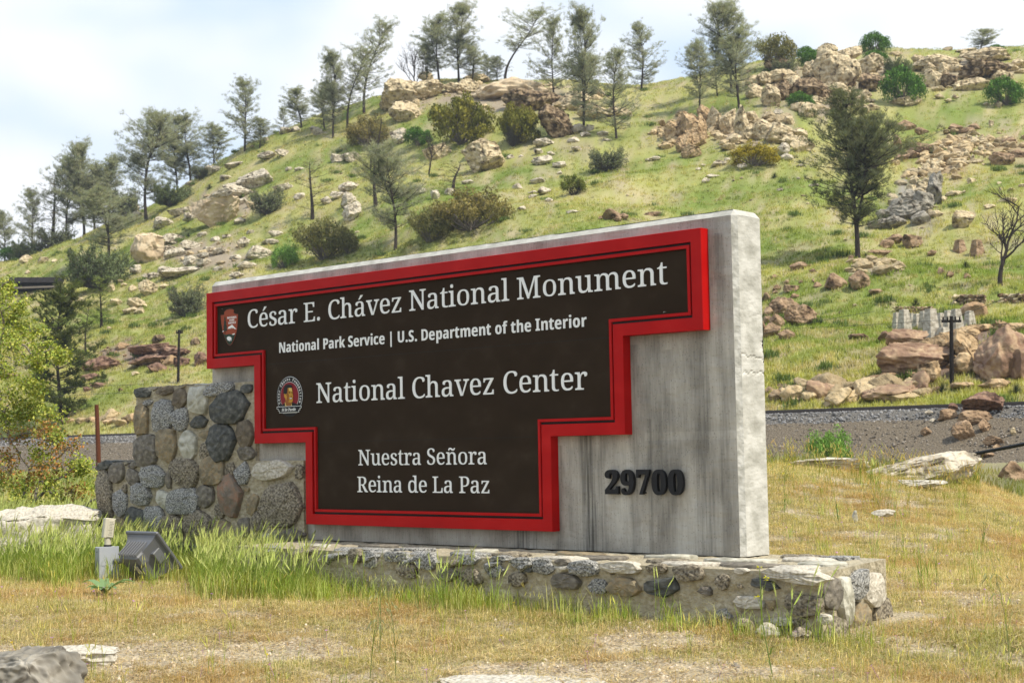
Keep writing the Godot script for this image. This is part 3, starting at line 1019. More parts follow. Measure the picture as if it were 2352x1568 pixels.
func ring(mb: MB, d0: float, d1: float, zf: float, zb: float) -> void:
	var o := stepped(d0)
	var i := stepped(d1)
	var ch := 0.003
	var o2 := stepped(d0 + ch)
	for k in o.size():
		var j := (k + 1) % o.size()
		var mid := (o[k] + o[j]) * 0.5 - (i[k] + i[j]) * 0.5
		var out := Vector3(mid.x, mid.y, 0)
		mb.quad_out(Vector3(o2[k].x, o2[k].y, zf), Vector3(o2[j].x, o2[j].y, zf), Vector3(i[j].x, i[j].y, zf), Vector3(i[k].x, i[k].y, zf), Vector3(0, 0, 1))
		mb.quad_out(Vector3(o2[k].x, o2[k].y, zf), Vector3(o2[j].x, o2[j].y, zf), Vector3(o[j].x, o[j].y, zf - ch), Vector3(o[k].x, o[k].y, zf - ch), out + Vector3(0, 0, 0.05))
		mb.quad_out(Vector3(o[k].x, o[k].y, zf - ch), Vector3(o[j].x, o[j].y, zf - ch), Vector3(o[j].x, o[j].y, zb), Vector3(o[k].x, o[k].y, zb), out)
		mb.quad_out(Vector3(i[k].x, i[k].y, zf), Vector3(i[j].x, i[j].y, zf), Vector3(i[j].x, i[j].y, zb), Vector3(i[k].x, i[k].y, zb), -out)

func font(kind: String, bold := false) -> SystemFont:
	var f := SystemFont.new()
	f.font_names = PackedStringArray([kind])
	f.font_weight = 700 if bold else 400
	return f

func heavy(f: Font, k: float) -> FontVariation:
	var v := FontVariation.new()
	v.base_font = f
	v.variation_embolden = k
	return v

func text_mesh(s: String, f: Font, depth: float, mat: Material) -> TextMesh:
	var t := TextMesh.new()
	t.text = s
	t.font = f
	t.font_size = 64
	t.pixel_size = 0.01
	t.depth = depth
	t.curve_step = 1.0
	t.material = mat
	return t

func lettering(parent: Node3D, s: String, f: Font, u0: float, u1: float, y0: float, cap: float, z: float, depth: float, mat: Material, called := "lettering", slant := 0.0) -> MeshInstance3D:
	var t := text_mesh(s, f, 1.0, mat)
	var hb := text_mesh("H", f, 1.0, mat).get_aabb()
	var ab := t.get_aabb()
	var sx := (u1 - u0) / ab.size.x
	var sy := cap / hb.size.y
	var o := obj(called, t, parent)
	o.transform = Transform3D(Basis(Vector3(sx, 0, 0), Vector3(slant * sy, sy, 0), Vector3(0, 0, depth)), Vector3(u0 - ab.position.x * sx, y0 - hb.position.y * sy, z + depth * 0.5))
	return o

func poly_part(parent: Node3D, called: String, pts: Array, to_local: Callable, z: float, mat: Material) -> MeshInstance3D:
	var p := PackedVector2Array()
	for q in pts: p.append(to_local.call(q[0], q[1]))
	var mb := MB.new()
	prism(mb, p, z - 0.0014, z)
	return obj(called, mb.mesh(mat), parent)

func make_sign() -> void:
	var origin := Vector3(S0.x, 0, S0.z)
	# concrete wall
	var am := ArrayMesh.new()
	var u0 := -0.06
	var u1 := 6.045
	var nf := -0.088
	var nb := -0.438
	var yb := 0.617
	var yt := 3.06
	var ch := 0.034
	var f := MB.new()
	var fa := Vector3(u0 + ch, yb, nf)
	var fb := Vector3(u1 - ch, yb, nf)
	var fc := Vector3(u1 - ch, yt - 0.045, nf)
	var fd := Vector3(u0 + ch, yt - 0.045, nf)
	for q in [fa, fd, fc, fa, fc, fb]:
		f.p(q, Vector3(0, 0, 1), Vector2((q.x + 0.03) / 6.05, (3.02 - q.y) / 2.42))
	f.mesh(M.concrete_front, am)
	var mb := MB.new()
	var plan := func(y: float, ins: float) -> Array:
		return [Vector3(u0 + ch, y, nf - ins), Vector3(u1 - ch, y, nf - ins), Vector3(u1 - ins, y, nf - ch), Vector3(u1 - ins, y, nb + ch), Vector3(u1 - ch, y, nb + ins), Vector3(u0 + ch, y, nb + ins), Vector3(u0 + ins, y, nb + ch), Vector3(u0 + ins, y, nf - ch)]
	var l0: Array = plan.call(yb, 0.0)
	var l1: Array = plan.call(yt - 0.045, 0.0)
	var l2: Array = plan.call(yt, 0.04)
	var mid := Vector3((u0 + u1) * 0.5, 1.8, (nf + nb) * 0.5)
	for k in 8:
		var j := (k + 1) % 8
		if k != 0 and k != 2: mb.quad_out(l0[k], l0[j], l1[j], l1[k], Vector3(l0[k].x + l0[j].x - mid.x * 2, 0, (l0[k].z + l0[j].z - mid.z * 2) * 8.0))
		# the bevel along the top, a little ragged
		var steps := 60 if k == 0 or k == 4 else 6
		for s in steps:
			var a0: Vector3 = l1[k].lerp(l1[j], float(s) / steps)
			var a1: Vector3 = l1[k].lerp(l1[j], float(s + 1) / steps)
			var b0: Vector3 = l2[k].lerp(l2[j], float(s) / steps)
			var b1: Vector3 = l2[k].lerp(l2[j], float(s + 1) / steps)
			if s > 0: b0.y += fn2.get_noise_1d(b0.x * 60.0) * 0.006
			if s < steps - 1: b1.y += fn2.get_noise_1d(b1.x * 60.0) * 0.006
			mb.quad_out(a0, a1, b1, b0, Vector3(0, 1, 0))
	for k in range(1, 7): mb.tri(l2[0], l2[k], l2[k + 1])
	# the end that faces the sun: rough, with two cracks and a spalled corner
	var nx := 26
	var ny := 200
	var pts := []
	for j in ny + 1:
		var row := []
		for i in nx + 1:
			var y := lerpf(yb, yt - 0.045, float(j) / ny)
			var n := lerpf(nf - ch, nb + ch, float(i) / nx)
			var d := fn2.get_noise_2d(n * 40.0, y * 160.0) * 0.0015 + fn1.get_noise_2d(n * 30.0, y * 30.0) * 0.003
			for c in [[2.02, 0.10], [1.90, -0.06], [2.30, -0.05]]:
				var cy: float = c[0] + (n + 0.26) * c[1] + fn2.get_noise_2d(n * 60.0, c[0] * 9.0) * 0.03
				d -= 0.009 * exp(-pow((y - cy) / 0.007, 2.0)) * (1.0 if c[0] != 2.30 else 0.25)
			var ds := Vector2((n + 0.40) / 0.07, (y - 2.1) / 0.07).length()
			d -= 0.012 * maxf(0.0, 1.0 - ds) * (1.0 + fn2.get_noise_2d(n * 300.0, y * 300.0))
			if i == 0 or i == nx or j == 0 or j == ny: d = minf(0.0, d)
			row.append(Vector3(u1 + d, y, n))
		pts.append(row)
	for j in ny:
		for i in nx:
			mb.quad_out(pts[j][i], pts[j][i + 1], pts[j + 1][i + 1], pts[j + 1][i], Vector3(1, 0, 0))
	mb.mesh(M.concrete, am)
	var wall := obj("concrete_wall", am)
	wall.transform = Transform3D(sign_basis, origin)
	tag(wall, "tall grey board-marked concrete wall carrying the red framed sign", "wall")
	# sign
	var sg := base("entrance_sign", origin, sign_basis)
	tag(sg, "stepped dark brown sign in a wide red frame on the concrete wall", "sign")
	var fr := MB.new()
	ring(fr, 0.0, 0.092, 0.0, -0.087)
	obj("frame", fr.mesh(M.red), sg)
	var gr := MB.new()
	ring(gr, 0.0925, 0.110, -0.022, -0.05)
	obj("groove", gr.mesh(M.black), sg)
	var lip := MB.new()
	ring(lip, 0.1105, 0.134, -0.006, -0.05)
	obj("inner_trim", lip.mesh(M.red), sg)
	var pn := MB.new()
	prism(pn, stepped(0.134), -0.05, -0.030)
	obj("panel", pn.mesh(M.brown), sg)
	for sy in [2.2117, 1.4851]:        # joints between the boards of the panel
		var sm := MB.new()
		var half := 2.18 if sy > 2.0 else 1.45
		box(sm, Vector3(2.9064, sy, -0.0297), Vector3((half + 0.72 - 0.134) * 2.0 - 0.03, 0.0035, 0.0012))
		obj("panel_joint", sm.mesh(M.black), sg)
	var serif := font("Droid Serif")
	var sans := font("Droid Sans", true)
	var z := -0.030
	lettering(sg, "César E. Chávez National Monument", serif, 0.607, 5.487, 2.566, 0.172, z, 0.005, M.white)
	lettering(sg, "National Park Service | U.S. Department of the Interior", sans, 1.065, 4.719, 2.308, 0.094, z, 0.004, M.white)
	lettering(sg, "National Chavez Center", serif, 1.582, 4.715, 1.832, 0.176, z, 0.005, M.white)
	lettering(sg, "Nuestra Señora", serif, 2.13, 3.655, 1.276, 0.133, z, 0.005, M.white)
	lettering(sg, "Reina de La Paz", serif, 2.113, 3.678, 1.046, 0.133, z, 0.005, M.white)
	for sp in [[5.46, 2.33, 9], [0.21, 2.80, 2]]:
		for k in int(sp[2]):
			var s := MB.new()
			prism(s, PackedVector2Array([Vector2(0, 0), Vector2(0.009, 0.003), Vector2(0.007, 0.011)]), z, z + 0.001)
			var so := obj("scuff", s.mesh(M.sticker), sg)
			so.position = Vector3(sp[0] + R(-0.03, 0.03), sp[1] + R(-0.05, 0.05), 0)
			so.scale = Vector3.ONE * R(0.5, 1.2)
	arrowhead(sg, z)
	roundel(sg, z)
	# street number
	var xs := [[4.845, 4.972, "2", "first numeral"], [4.993, 5.118, "9", "second numeral"], [5.142, 5.262, "7", "third numeral, between the nine and a zero"], [5.283, 5.412, "0", "zero next to the seven"], [5.430, 5.563, "0", "last zero of the number"]]
	for e in xs:
		var r := base("street_numeral", SW((e[0] + e[1]) * 0.5, 1.045, nf), sign_basis)
		var w: float = e[1] - e[0]
		lettering(r, e[2], heavy(font("Droid Serif", true), 0.7), -w * 0.5, w * 0.5, 0.0, 0.182, 0.012, 0.028, M.digit, "numeral")
		var st := MB.new()
		tube(st, [Vector3(0.0, 0.16, 0), Vector3(0.0, 0.16, 0.02)], [0.006, 0.006], 6)
		obj("mounting_stud", st.mesh(M.digit), r)
		st = MB.new()
		tube(st, [Vector3(0.0, 0.012, 0), Vector3(0.0, 0.012, 0.02)], [0.006, 0.006], 6)
		obj("mounting_stud", st.mesh(M.digit), r)
		tag(r, "black raised numeral %s on the concrete wall, %s" % [e[2], e[3]], "numeral", "street number on the concrete wall")

func arrowhead(sg: Node3D, z: float) -> void:
	var e := base_child(sg, "arrowhead_emblem")
	var L := func(x: float, y: float) -> Vector2:
		return Vector2(0.325 + (x - 470.0) * 0.00105, 2.593 - (y + 0.1 * (x - 470.0) - 887.0) * 0.000647)
	var out := [[392, 660], [420, 628], [470, 612], [510, 614], [540, 628], [532, 668], [560, 690], [600, 692], [598, 740], [590, 860], [578, 950], [545, 1060], [505, 1140], [474, 1162], [440, 1140], [400, 1050], [368, 950], [348, 830], [338, 705], [360, 702], [392, 700]]
	poly_part(e, "backing", out, L, z + 0.002, plain("dark maroon", lin(0.06, 0.015, 0.01), 0.5))
	var c := Vector2(470, 880)
	var ins := []
	for q in out:
		var w := Vector2(q[0], q[1]).lerp(c, 0.035)
		ins.append([w.x, w.y])
	poly_part(e, "field", ins, L, z + 0.0035, plain("burnt orange", lin(0.30, 0.055, 0.016), 0.5))
	poly_part(e, "meadow", [[385, 985], [420, 1000], [470, 985], [520, 1000], [555, 985], [535, 1060], [500, 1128], [474, 1148], [445, 1128], [408, 1048]], L, z + 0.005, plain("deep green", lin(0.012, 0.035, 0.014), 0.5))
	var tr := plain("fir green", lin(0.018, 0.025, 0.012), 0.5)
	poly_part(e, "tree", [[405, 722], [418, 770], [412, 772], [428, 830], [420, 832], [438, 890], [428, 892], [442, 945], [412, 940], [410, 985], [402, 985], [400, 940], [378, 950], [390, 890], [383, 888], [396, 825], [390, 822], [400, 770], [395, 768]], L, z + 0.0055, tr)
	poly_part(e, "mountain", [[448, 915], [455, 885], [480, 870], [510, 850], [530, 870], [550, 895], [576, 915], [545, 912], [520, 890], [510, 912], [500, 888], [480, 915], [470, 905]], L, z + 0.005, M.white)
	poly_part(e, "lake", [[508, 992], [530, 982], [552, 978], [548, 994], [528, 1000]], L, z + 0.0062, M.white)
	poly_part(e, "bison", [[436, 1042], [446, 1028], [466, 1022], [486, 1030], [500, 1040], [503, 1060], [498, 1092], [492, 1092], [490, 1072], [478, 1076], [474, 1096], [468, 1094], [464, 1078], [452, 1086], [446, 1072], [437, 1066]], L, z + 0.0066, M.white)
	poly_part(e, "snow_patch", [[370, 952], [380, 940], [392, 940], [388, 952], [374, 958]], L, z + 0.0072, M.white)
	var sans := font("Droid Sans", true)
	for t in [["NATIONAL", 441, 578, 762], ["PARK", 473, 545, 800], ["SERVICE", 457, 566, 840]]:
		var a: Vector2 = L.call(t[1], t[3] - 0.1 * (t[1] - 470.0))
		var b: Vector2 = L.call(t[2], t[3] - 0.1 * (t[2] - 470.0))
		lettering(e, t[0], sans, a.x, b.x, a.y, 0.0185, z + 0.0035, 0.0015, M.white)

func base_child(p: Node3D, called: String) -> Node3D:
	var o := Node3D.new()
	o.name = called
	p.add_child(o, true)
	return o

func roundel(sg: Node3D, z: float) -> void:
	var e := base_child(sg, "round_emblem")
	var C := Vector2(1.209, 1.906)
	var L := func(x: float, y: float) -> Vector2:
		return C + Vector2((x - 585.0) * 0.000433, (830.0 - y - 0.05 * (x - 585.0)) * 0.000279)
	var disc := func(r: float, cut: float) -> Array:
		var o := []
		for k in 61:
			var a := -PI * 0.5 + cut + (TAU - 2.0 * cut) * k / 60.0
			o.append([585.0 + cos(a) * r / 0.000433, 830.0 - sin(a) * r / 0.000279 - 0.05 * (cos(a) * r / 0.000433)])
		return o
	poly_part(e, "backing", disc.call(0.186, 0.0), L, z + 0.0018, M.black)
	poly_part(e, "outer_line", disc.call(0.179, 0.55), L, z + 0.0030, M.white)
	poly_part(e, "band", disc.call(0.1755, 0.55), L, z + 0.0042, M.black)
	poly_part(e, "inner_line", disc.call(0.131, 0.75), L, z + 0.0054, M.white)
	poly_part(e, "red_field", disc.call(0.128, 0.75), L, z + 0.0066, plain("crimson", lin(0.22, 0.006, 0.012), 0.5))
	var ochre := plain("ochre yellow", lin(0.52, 0.27, 0.03), 0.6)
	var deep := plain("burnt orange shade", lin(0.28, 0.10, 0.015), 0.6)
	var light := plain("pale yellow", lin(0.68, 0.48, 0.14), 0.6)
	var dk: Material = M.black
	var zz := z + 0.0078
	poly_part(e, "jacket", [[345, 1118], [400, 1070], [455, 1030], [690, 1030], [760, 1050], [830, 1085], [862, 1125], [862, 1150], [330, 1165]], L, zz, dk)
	poly_part(e, "collar", [[440, 1020], [470, 1050], [510, 1150], [455, 1152], [443, 1080]], L, zz + 0.0012, light)
	poly_part(e, "collar", [[660, 1060], [668, 1140], [636, 1142]], L, zz + 0.0012, light)
	poly_part(e, "neck", [[452, 900], [700, 1020], [650, 1080], [620, 1145], [500, 1150], [470, 1080]], L, zz + 0.0024, deep)
	poly_part(e, "face", [[420, 745], [520, 740], [535, 570], [600, 548], [680, 560], [690, 640], [708, 690], [700, 740], [718, 830], [708, 880], [712, 950], [690, 1010], [640, 1035], [560, 1020], [490, 960], [455, 880], [430, 860]], L, zz + 0.0036, ochre)
	poly_part(e, "brow_light", [[585, 560], [672, 562], [684, 640], [690, 668], [640, 660], [590, 640]], L, zz + 0.0048, light)
	poly_part(e, "cheek_shade", [[535, 580], [570, 600], [560, 720], [600, 840], [570, 880], [590, 940], [560, 1015], [500, 960], [520, 850], [500, 780], [525, 740]], L, zz + 0.0048, deep)
	poly_part(e, "hair", [[405, 745], [410, 640], [425, 560], [460, 490], [520, 455], [600, 445], [670, 465], [690, 500], [690, 565], [672, 555], [600, 550], [540, 570], [530, 680], [510, 750], [470, 765], [440, 745]], L, zz + 0.0060, dk)
	poly_part(e, "eyebrow", [[570, 700], [600, 684], [640, 690], [636, 700], [590, 706]], L, zz + 0.0060, dk)
	poly_part(e, "eye", [[585, 725], [610, 710], [632, 722], [610, 735]], L, zz + 0.0060, dk)
	poly_part(e, "eye", [[668, 700], [700, 690], [704, 722], [680, 728]], L, zz + 0.0060, dk)
	poly_part(e, "nose_shade", [[630, 840], [655, 815], [690, 835], [670, 856], [640, 856]], L, zz + 0.0060, deep)
	poly_part(e, "mouth", [[585, 885], [640, 880], [698, 876], [690, 915], [640, 930], [605, 915]], L, zz + 0.0060, dk)
	poly_part(e, "teeth", [[600, 895], [640, 888], [692, 886], [684, 908], [640, 916]], L, zz + 0.0072, M.white)
	# banner
	poly_part(e, "banner_edge", [[180, 1172], [982, 1135], [982, 1212], [945, 1214], [945, 1275], [905, 1277], [905, 1345], [262, 1378], [262, 1310], [225, 1310], [225, 1250], [182, 1252]], L, zz + 0.0040, M.white)
	poly_part(e, "banner", [[194, 1186], [970, 1149], [970, 1202], [932, 1204], [932, 1264], [892, 1266], [892, 1333], [275, 1364], [275, 1298], [238, 1298], [238, 1238], [195, 1240]], L, zz + 0.0052, M.black)
	var serif := font("Droid Serif", true)
	var a: Vector2 = L.call(355, 1318)
	var b: Vector2 = L.call(808, 1300)
	lettering(e, "Sí Se Puede", serif, a.x, b.x, a.y, 0.026, zz + 0.0052, 0.0012, M.white, "lettering", 0.15)
	var arc := "Cesar Chavez Foundation"
	for i in arc.length():
		if arc[i] == " ": continue
		var th := deg_to_rad(lerpf(206.0, -26.0, (i + 0.5) / arc.length()))
		var t := text_mesh(arc[i], serif, 1.0, M.white)
		var o := obj("letter", t, e)
		var s := 0.033 / 0.64
		var q := C + Vector2(cos(th), sin(th)) * 0.1535
		var bs := Basis(Vector3.BACK, th - PI * 0.5) * Basis.from_scale(Vector3(s, s, 0.0012))
		var ab := t.get_aabb()
		var hb := text_mesh("x", serif, 1.0, M.white).get_aabb()
		o.transform = Transform3D(bs, Vector3(q.x, q.y, z + 0.0042 + 0.0006) - bs * Vector3(ab.get_center().x, hb.get_center().y, 0))

# ------------------------------------------------------------------ stonework
func stone(parent: Node3D, c: Vector3, b: Basis, hw: float, hh: float, rot: float, proud: float, kind: String, seed_: int) -> void:
	# b.x and b.y lie in the face of the wall, b.z points out of it
	var g := RandomNumberGenerator.new()
	g.seed = seed_ * 37 + 11
	var N := 16
	var prof := []
	# an irregular outline of a few straight-ish sides
	var K := g.randi_range(5, 8)
	var cs := []
	for k in K:
		var a := TAU * (k + g.randf_range(-0.22, 0.22)) / K
		var r := pow(pow(absf(cos(a)), 3.2) + pow(absf(sin(a)), 3.2), -1.0 / 3.2) * g.randf_range(0.88, 1.2)
		cs.append(Vector2(cos(a) * r, sin(a) * r))
	for k in N:
		var f := float(k) / N * K
		var i0 := int(f)
		var fr := f - i0
		var q: Vector2 = cs[i0].lerp(cs[(i0 + 1) % K], fr)
		q *= 1.0 + 0.015 * sin(fr * PI) + g.randf_range(-0.03, 0.03)
		prof.append(Vector2(q.x * hw, q.y * hh).rotated(rot))
	var rings := [[1.0, -0.02], [0.995, proud * 0.6], [0.95, proud * 0.92], [0.62, proud], [0.3, proud * 1.02]]
	var tilt := Vector2(g.randf_range(-0.25, 0.25), g.randf_range(-0.25, 0.25)) * proud / maxf(hw, hh)
	var pts := []
	for e in rings:
		var row := []
		for k in N:
			var q: Vector2 = prof[k] * e[0]
			var z: float = e[1]
			if e[1] > 0: z += q.dot(tilt) + g.randf_range(-0.16, 0.16) * proud
			row.append(c + b * Vector3(q.x, q.y, z))
		pts.append(row)
	var top := c + b * Vector3(0, 0, proud * g.randf_range(0.95, 1.1))
	var vs := PackedVector3Array()
	var ix := PackedInt32Array()
	for row in pts:
		for q in row: vs.append(q)
	vs.append(top)
	for i in rings.size() - 1:
		for k in N:
			var j := (k + 1) % N
			for e in [i * N + k, i * N + j, (i + 1) * N + j, i * N + k, (i + 1) * N + j, (i + 1) * N + k]: ix.append(e)
	for k in N:
		for e in [(rings.size() - 1) * N + k, (rings.size() - 1) * N + (k + 1) % N, vs.size() - 1]: ix.append(e)
	var fm := MB.new()
	for i in range(0, ix.size(), 3):
		var q0 := vs[ix[i]]
		var q1 := vs[ix[i + 1]]
		var q2 := vs[ix[i + 2]]
		var fnm := (q1 - q0).cross(q2 - q0)
		var away := (q0 + q1 + q2) / 3.0 - c + b.z * proud * 0.2
		if fnm.dot(away) < 0.0: fnm = -fnm
		fnm = fnm.normalized()
		var soft := (fnm + away.normalized() * 0.35).normalized()
		fm.p(q0, soft); fm.p(q1, soft); fm.p(q2, soft)
	var am := fm.mesh(M[kind])
	obj("stone", am, parent)

func lumpy(mb: MB, a: Vector3, eu: Vector3, ev: Vector3, out: Vector3, nu: int, nv: int, amp := 0.012) -> void:
	# a mortar face with uneven relief; the edges stay put so that faces meet
	var pts := []
	for j in nv + 1:
		var row := []
		for i in nu + 1:
			var q := a + eu * (float(i) / nu) + ev * (float(j) / nv)
			var k := 1.0 if i > 0 and i < nu and j > 0 and j < nv else 0.0
			row.append(q + out * (fn2.get_noise_3d(q.x * 45.0, q.y * 45.0, q.z * 45.0) * amp * k - 0.004 * k))
		pts.append(row)
	for j in nv:
		for i in nu: mb.quad_out(pts[j][i], pts[j][i + 1], pts[j + 1][i + 1], pts[j + 1][i], out)

func make_masonry() -> void:
	var origin := Vector3(S0.x, 0, S0.z)
	var pier := base("stepped_stone_wall", origin, sign_basis)
	tag(pier, "stepped wall of mixed grey and tan fieldstones set in mortar at the end of the sign", "wall")
	var nf := -0.042
	var mb := MB.new()
	for e in [[-1.945, -0.062, 0.1, 1.325, -0.55], [-1.24, -0.062, 1.325, 2.065, -0.55], [-0.062, 0.69, 1.325, 2.065, -0.087], [-0.062, 1.375, 0.1, 1.325, -0.087]]:
		var w: float = e[1] - e[0]
		var h: float = e[3] - e[2]
		lumpy(mb, Vector3(e[0], e[2], nf), Vector3(w, 0, 0), Vector3(0, h, 0), Vector3(0, 0, 1), int(w * 22) + 1, int(h * 22) + 1)
		lumpy(mb, Vector3(e[0], e[3], nf), Vector3(w, 0, 0), Vector3(0, 0, e[4] - nf), Vector3(0, 1, 0), int(w * 20) + 1, 6)
		lumpy(mb, Vector3(e[1], e[2], nf), Vector3(0, h, 0), Vector3(0, 0, e[4] - nf), Vector3(1, 0, 0), int(h * 20) + 1, 6)
		lumpy(mb, Vector3(e[0], e[2], nf), Vector3(0, h, 0), Vector3(0, 0, e[4] - nf), Vector3(-1, 0, 0), int(h * 20) + 1, 6)
		mb.quad_out(Vector3(e[0], e[2], e[4]), Vector3(e[1], e[2], e[4]), Vector3(e[1], e[3], e[4]), Vector3(e[0], e[3], e[4]), Vector3(0, 0, -1))
	obj("mortar", mb.mesh(M.mortar), pier)
	var list := [
		[415, 125, 85, 62, 0, "d"], [560, 112, 100, 52, 5, "b"], [660, 170, 85, 115, -15, "b"], [775, 170, 112, 165, 0, "w"], [915, 102, 175, 72, 8, "s"], [1095, 100, 66, 52, 0, "d"], [985, 222, 235, 185, 0, "d"], [405, 300, 84, 190, 0, "t"], [448, 190, 48, 32, 0, "s"], [548, 285, 112, 195, 0, "s"], [660, 300, 96, 135, 0, "s"], [778, 318, 92, 72, 0, "d"], [440, 500, 128, 195, 0, "g"], [575, 490, 112, 215, -8, "t"], [715, 475, 110, 165, -35, "w"], [818, 398, 58, 48, 0, "t"], [822, 505, 72, 98, 0, "k"], [940, 445, 165, 205, 0, "d"], [1080, 400, 105, 155, 0, "b"], [1088, 515, 95, 85, 0, "g"],
		[165, 600, 88, 48, 10, "d"], [248, 642, 84, 115, 0, "g"], [350, 603, 58, 38, 0, "g"], [345, 685, 78, 112, -20, "g"], [164, 790, 92, 300, 0, "k"], [480, 675, 132, 142, 0, "s"], [693, 640, 172, 180, 0, "k"], [872, 640, 145, 175, 15, "t"], [985, 630, 62, 84, 0, "k"], [1068, 658, 78, 125, 25, "s"], [1258, 628, 265, 110, 6, "p"], [1436, 640, 44, 82, 0, "k"], [292, 755, 34, 62, 20, "k"], [272, 845, 80, 148, 22, "s"], [398, 793, 116, 136, 0, "s"], [543, 820, 90, 102, -20, "w"], [685, 830, 180, 165, 5, "s"], [825, 800, 100, 136, -20, "g"], [580, 690, 36, 105, 0, "g"], [985, 800, 145, 240, 8, "r"], [1090, 757, 38, 28, 0, "t"], [1125, 855, 66, 136, -20, "t"], [1330, 865, 250, 280, 0, "k"], [1165, 970, 78, 126, 30, "k"], [915, 900, 66, 96, 0, "k"], [370, 960, 108, 148, -10, "d"], [485, 955, 116, 146, 0, "s"], [608, 1010, 136, 146, 0, "k"], [775, 985, 170, 180, -20, "k"], [930, 1030, 116, 136, 0, "t"], [1075, 1010, 72, 126, 0, "g"], [280, 1000, 58, 95, 0, "t"], [1240, 1095, 126, 86, 0, "s"], [1390, 1060, 126, 78, 0, "g"], [660, 1135, 118, 78, 0, "g"], [920, 1155, 136, 86, 0, "k"], [790, 1160, 110, 78, 0, "s"], [1060, 1170, 116, 78, 0, "k"], [180, 1010, 110, 110, 0, "g"], [200, 1140, 140, 110, 0, "s"], [350, 1120, 120, 110, 0, "k"], [500, 1130, 130, 100, 0, "g"], [1190, 1200, 120, 80, 0, "g"], [1330, 1190, 120, 90, 0, "k"], [600, 1240, 150, 80, 0, "k"], [850, 1260, 150, 80, 0, "g"]]
	var sd := 1
	for e in list:
		var x: float = (300 + e[0] * 0.574) * 0.6125
		var y: float = (1400 + e[1] * 0.574) * 0.6125
		var c := on_sign(x, y, nf)
		var l := on_sign(x - e[2] * 0.1758, y, nf)
		var r := on_sign(x + e[2] * 0.1758, y, nf)
		var t := on_sign(x, y - e[3] * 0.1758, nf)
		var bt := on_sign(x, y + e[3] * 0.1758, nf)
		stone(pier, c, Basis.IDENTITY, (r.x - l.x) * 0.565, (t.y - bt.y) * 0.56, deg_to_rad(e[4]), clampf((r.x - l.x) * 0.15, 0.022, 0.055), e[5], sd)
		sd += 1
	# stones seen on the end faces and the tops
	var up := Basis(Vector3.RIGHT, Vector3(0, 0, -1), Vector3.UP)
	for e in [[-1.12, 2.067, "d"], [-0.85, 2.067, "b"], [-0.55, 2.067, "t"], [-0.28, 2.067, "w"], [-1.75, 1.327, "d"], [-1.5, 1.327, "g"]]:
		stone(pier, Vector3(e[0], e[1], -0.28), up, 0.12, 0.2, 0.1, 0.02, e[2], sd)
		sd += 1
	var lf := Basis(Vector3(0, 0, 1), Vector3.UP, Vector3.LEFT)
	for e in [[-1.242, 1.5], [-1.242, 1.85], [-1.947, 0.45], [-1.947, 0.75], [-1.947, 1.1]]:
		stone(pier, Vector3(e[0], e[1], -0.28), lf, 0.17, 0.14, 0.1, 0.03, ["s", "k", "g"][sd % 3], sd)
		sd += 1
	# low plinth
	var pl := base("stone_plinth", origin, sign_basis)
	tag(pl, "low fieldstone plinth with a flat mortared top under the concrete wall", "plinth")
	var pm := MB.new()
	var pn := 0.80
	var pe := 7.18
	var py := 0.612
	var pb := -0.46
	var pk := 6.93
	lumpy(pm, Vector3(1.45, 0, pn), Vector3(pe - 1.45, 0, 0), Vector3(0, py, 0), Vector3(0, 0, 1), 112, 14, 0.03)
	lumpy(pm, Vector3(1.45, py, pb), Vector3(pk - 1.45, 0, 0), Vector3(0, 0, pn - pb), Vector3(0, 1, 0), 110, 26, 0.014)
	pm.tri(Vector3(pk, py, pb), Vector3(pe, py, pn), Vector3(pk, py, pn))
	lumpy(pm, Vector3(pk, 0, pb), Vector3(pe - pk, 0, pn - pb), Vector3(0, py, 0), Vector3(0.98, 0, -0.2), 26, 14, 0.03)
	pm.quad_out(Vector3(1.45, 0, pb), Vector3(1.45, 0, pn), Vector3(1.45, py, pn), Vector3(1.45, py, pb), Vector3(-1, 0, 0))
	pm.quad_out(Vector3(-0.055, 0, pb), Vector3(pk, 0, pb), Vector3(pk, py, pb), Vector3(-0.055, py, pb), Vector3(0, 0, -1))
	box(pm, Vector3(0.697, py * 0.5, (pb - 0.089) * 0.5), Vector3(1.504, py, -0.089 - pb))
	obj("mortar", pm.mesh(M.mortar), pl)
	var front := []
	for e in [[180, 155, 84, 105, 0, "s"], [85, 140, 90, 76, 0, "k"], [335, 140, 136, 62, 0, "s"], [520, 165, 146, 105, 0, "s"], [770, 165, 134, 58, 0, "s"], [925, 228, 96, 105, 0, "s"], [945, 158, 106, 30, 0, "s"], [1085, 160, 136, 66, 0, "s"], [1120, 230, 52, 38, 0, "d"], [1215, 195, 116, 105, 0, "s"], [1320, 164, 84, 36, 0, "g"], [1455, 208, 190, 96, 0, "s"], [1680, 215, 216, 72, 0, "p"], [1875, 212, 116, 62, 0, "k"], [1695, 335, 184, 106, 0, "t"], [2070, 226, 184, 104, 0, "k"], [1925, 335, 194, 126, 0, "d"], [400, 240, 120, 90, 0, "k"], [640, 260, 130, 90, 0, "g"], [780, 270, 120, 100, 0, "k"], [1050, 290, 110, 90, 0, "k"], [1340, 300, 150, 90, 0, "g"], [1540, 330, 110, 90, 0, "s"]]:
		front.append([(1280 + e[0] * 0.6293) * 0.6125, (1990 + e[1] * 0.6293) * 0.6125, e[2] * 0.3854, e[3] * 0.3854, e[4], e[5]])
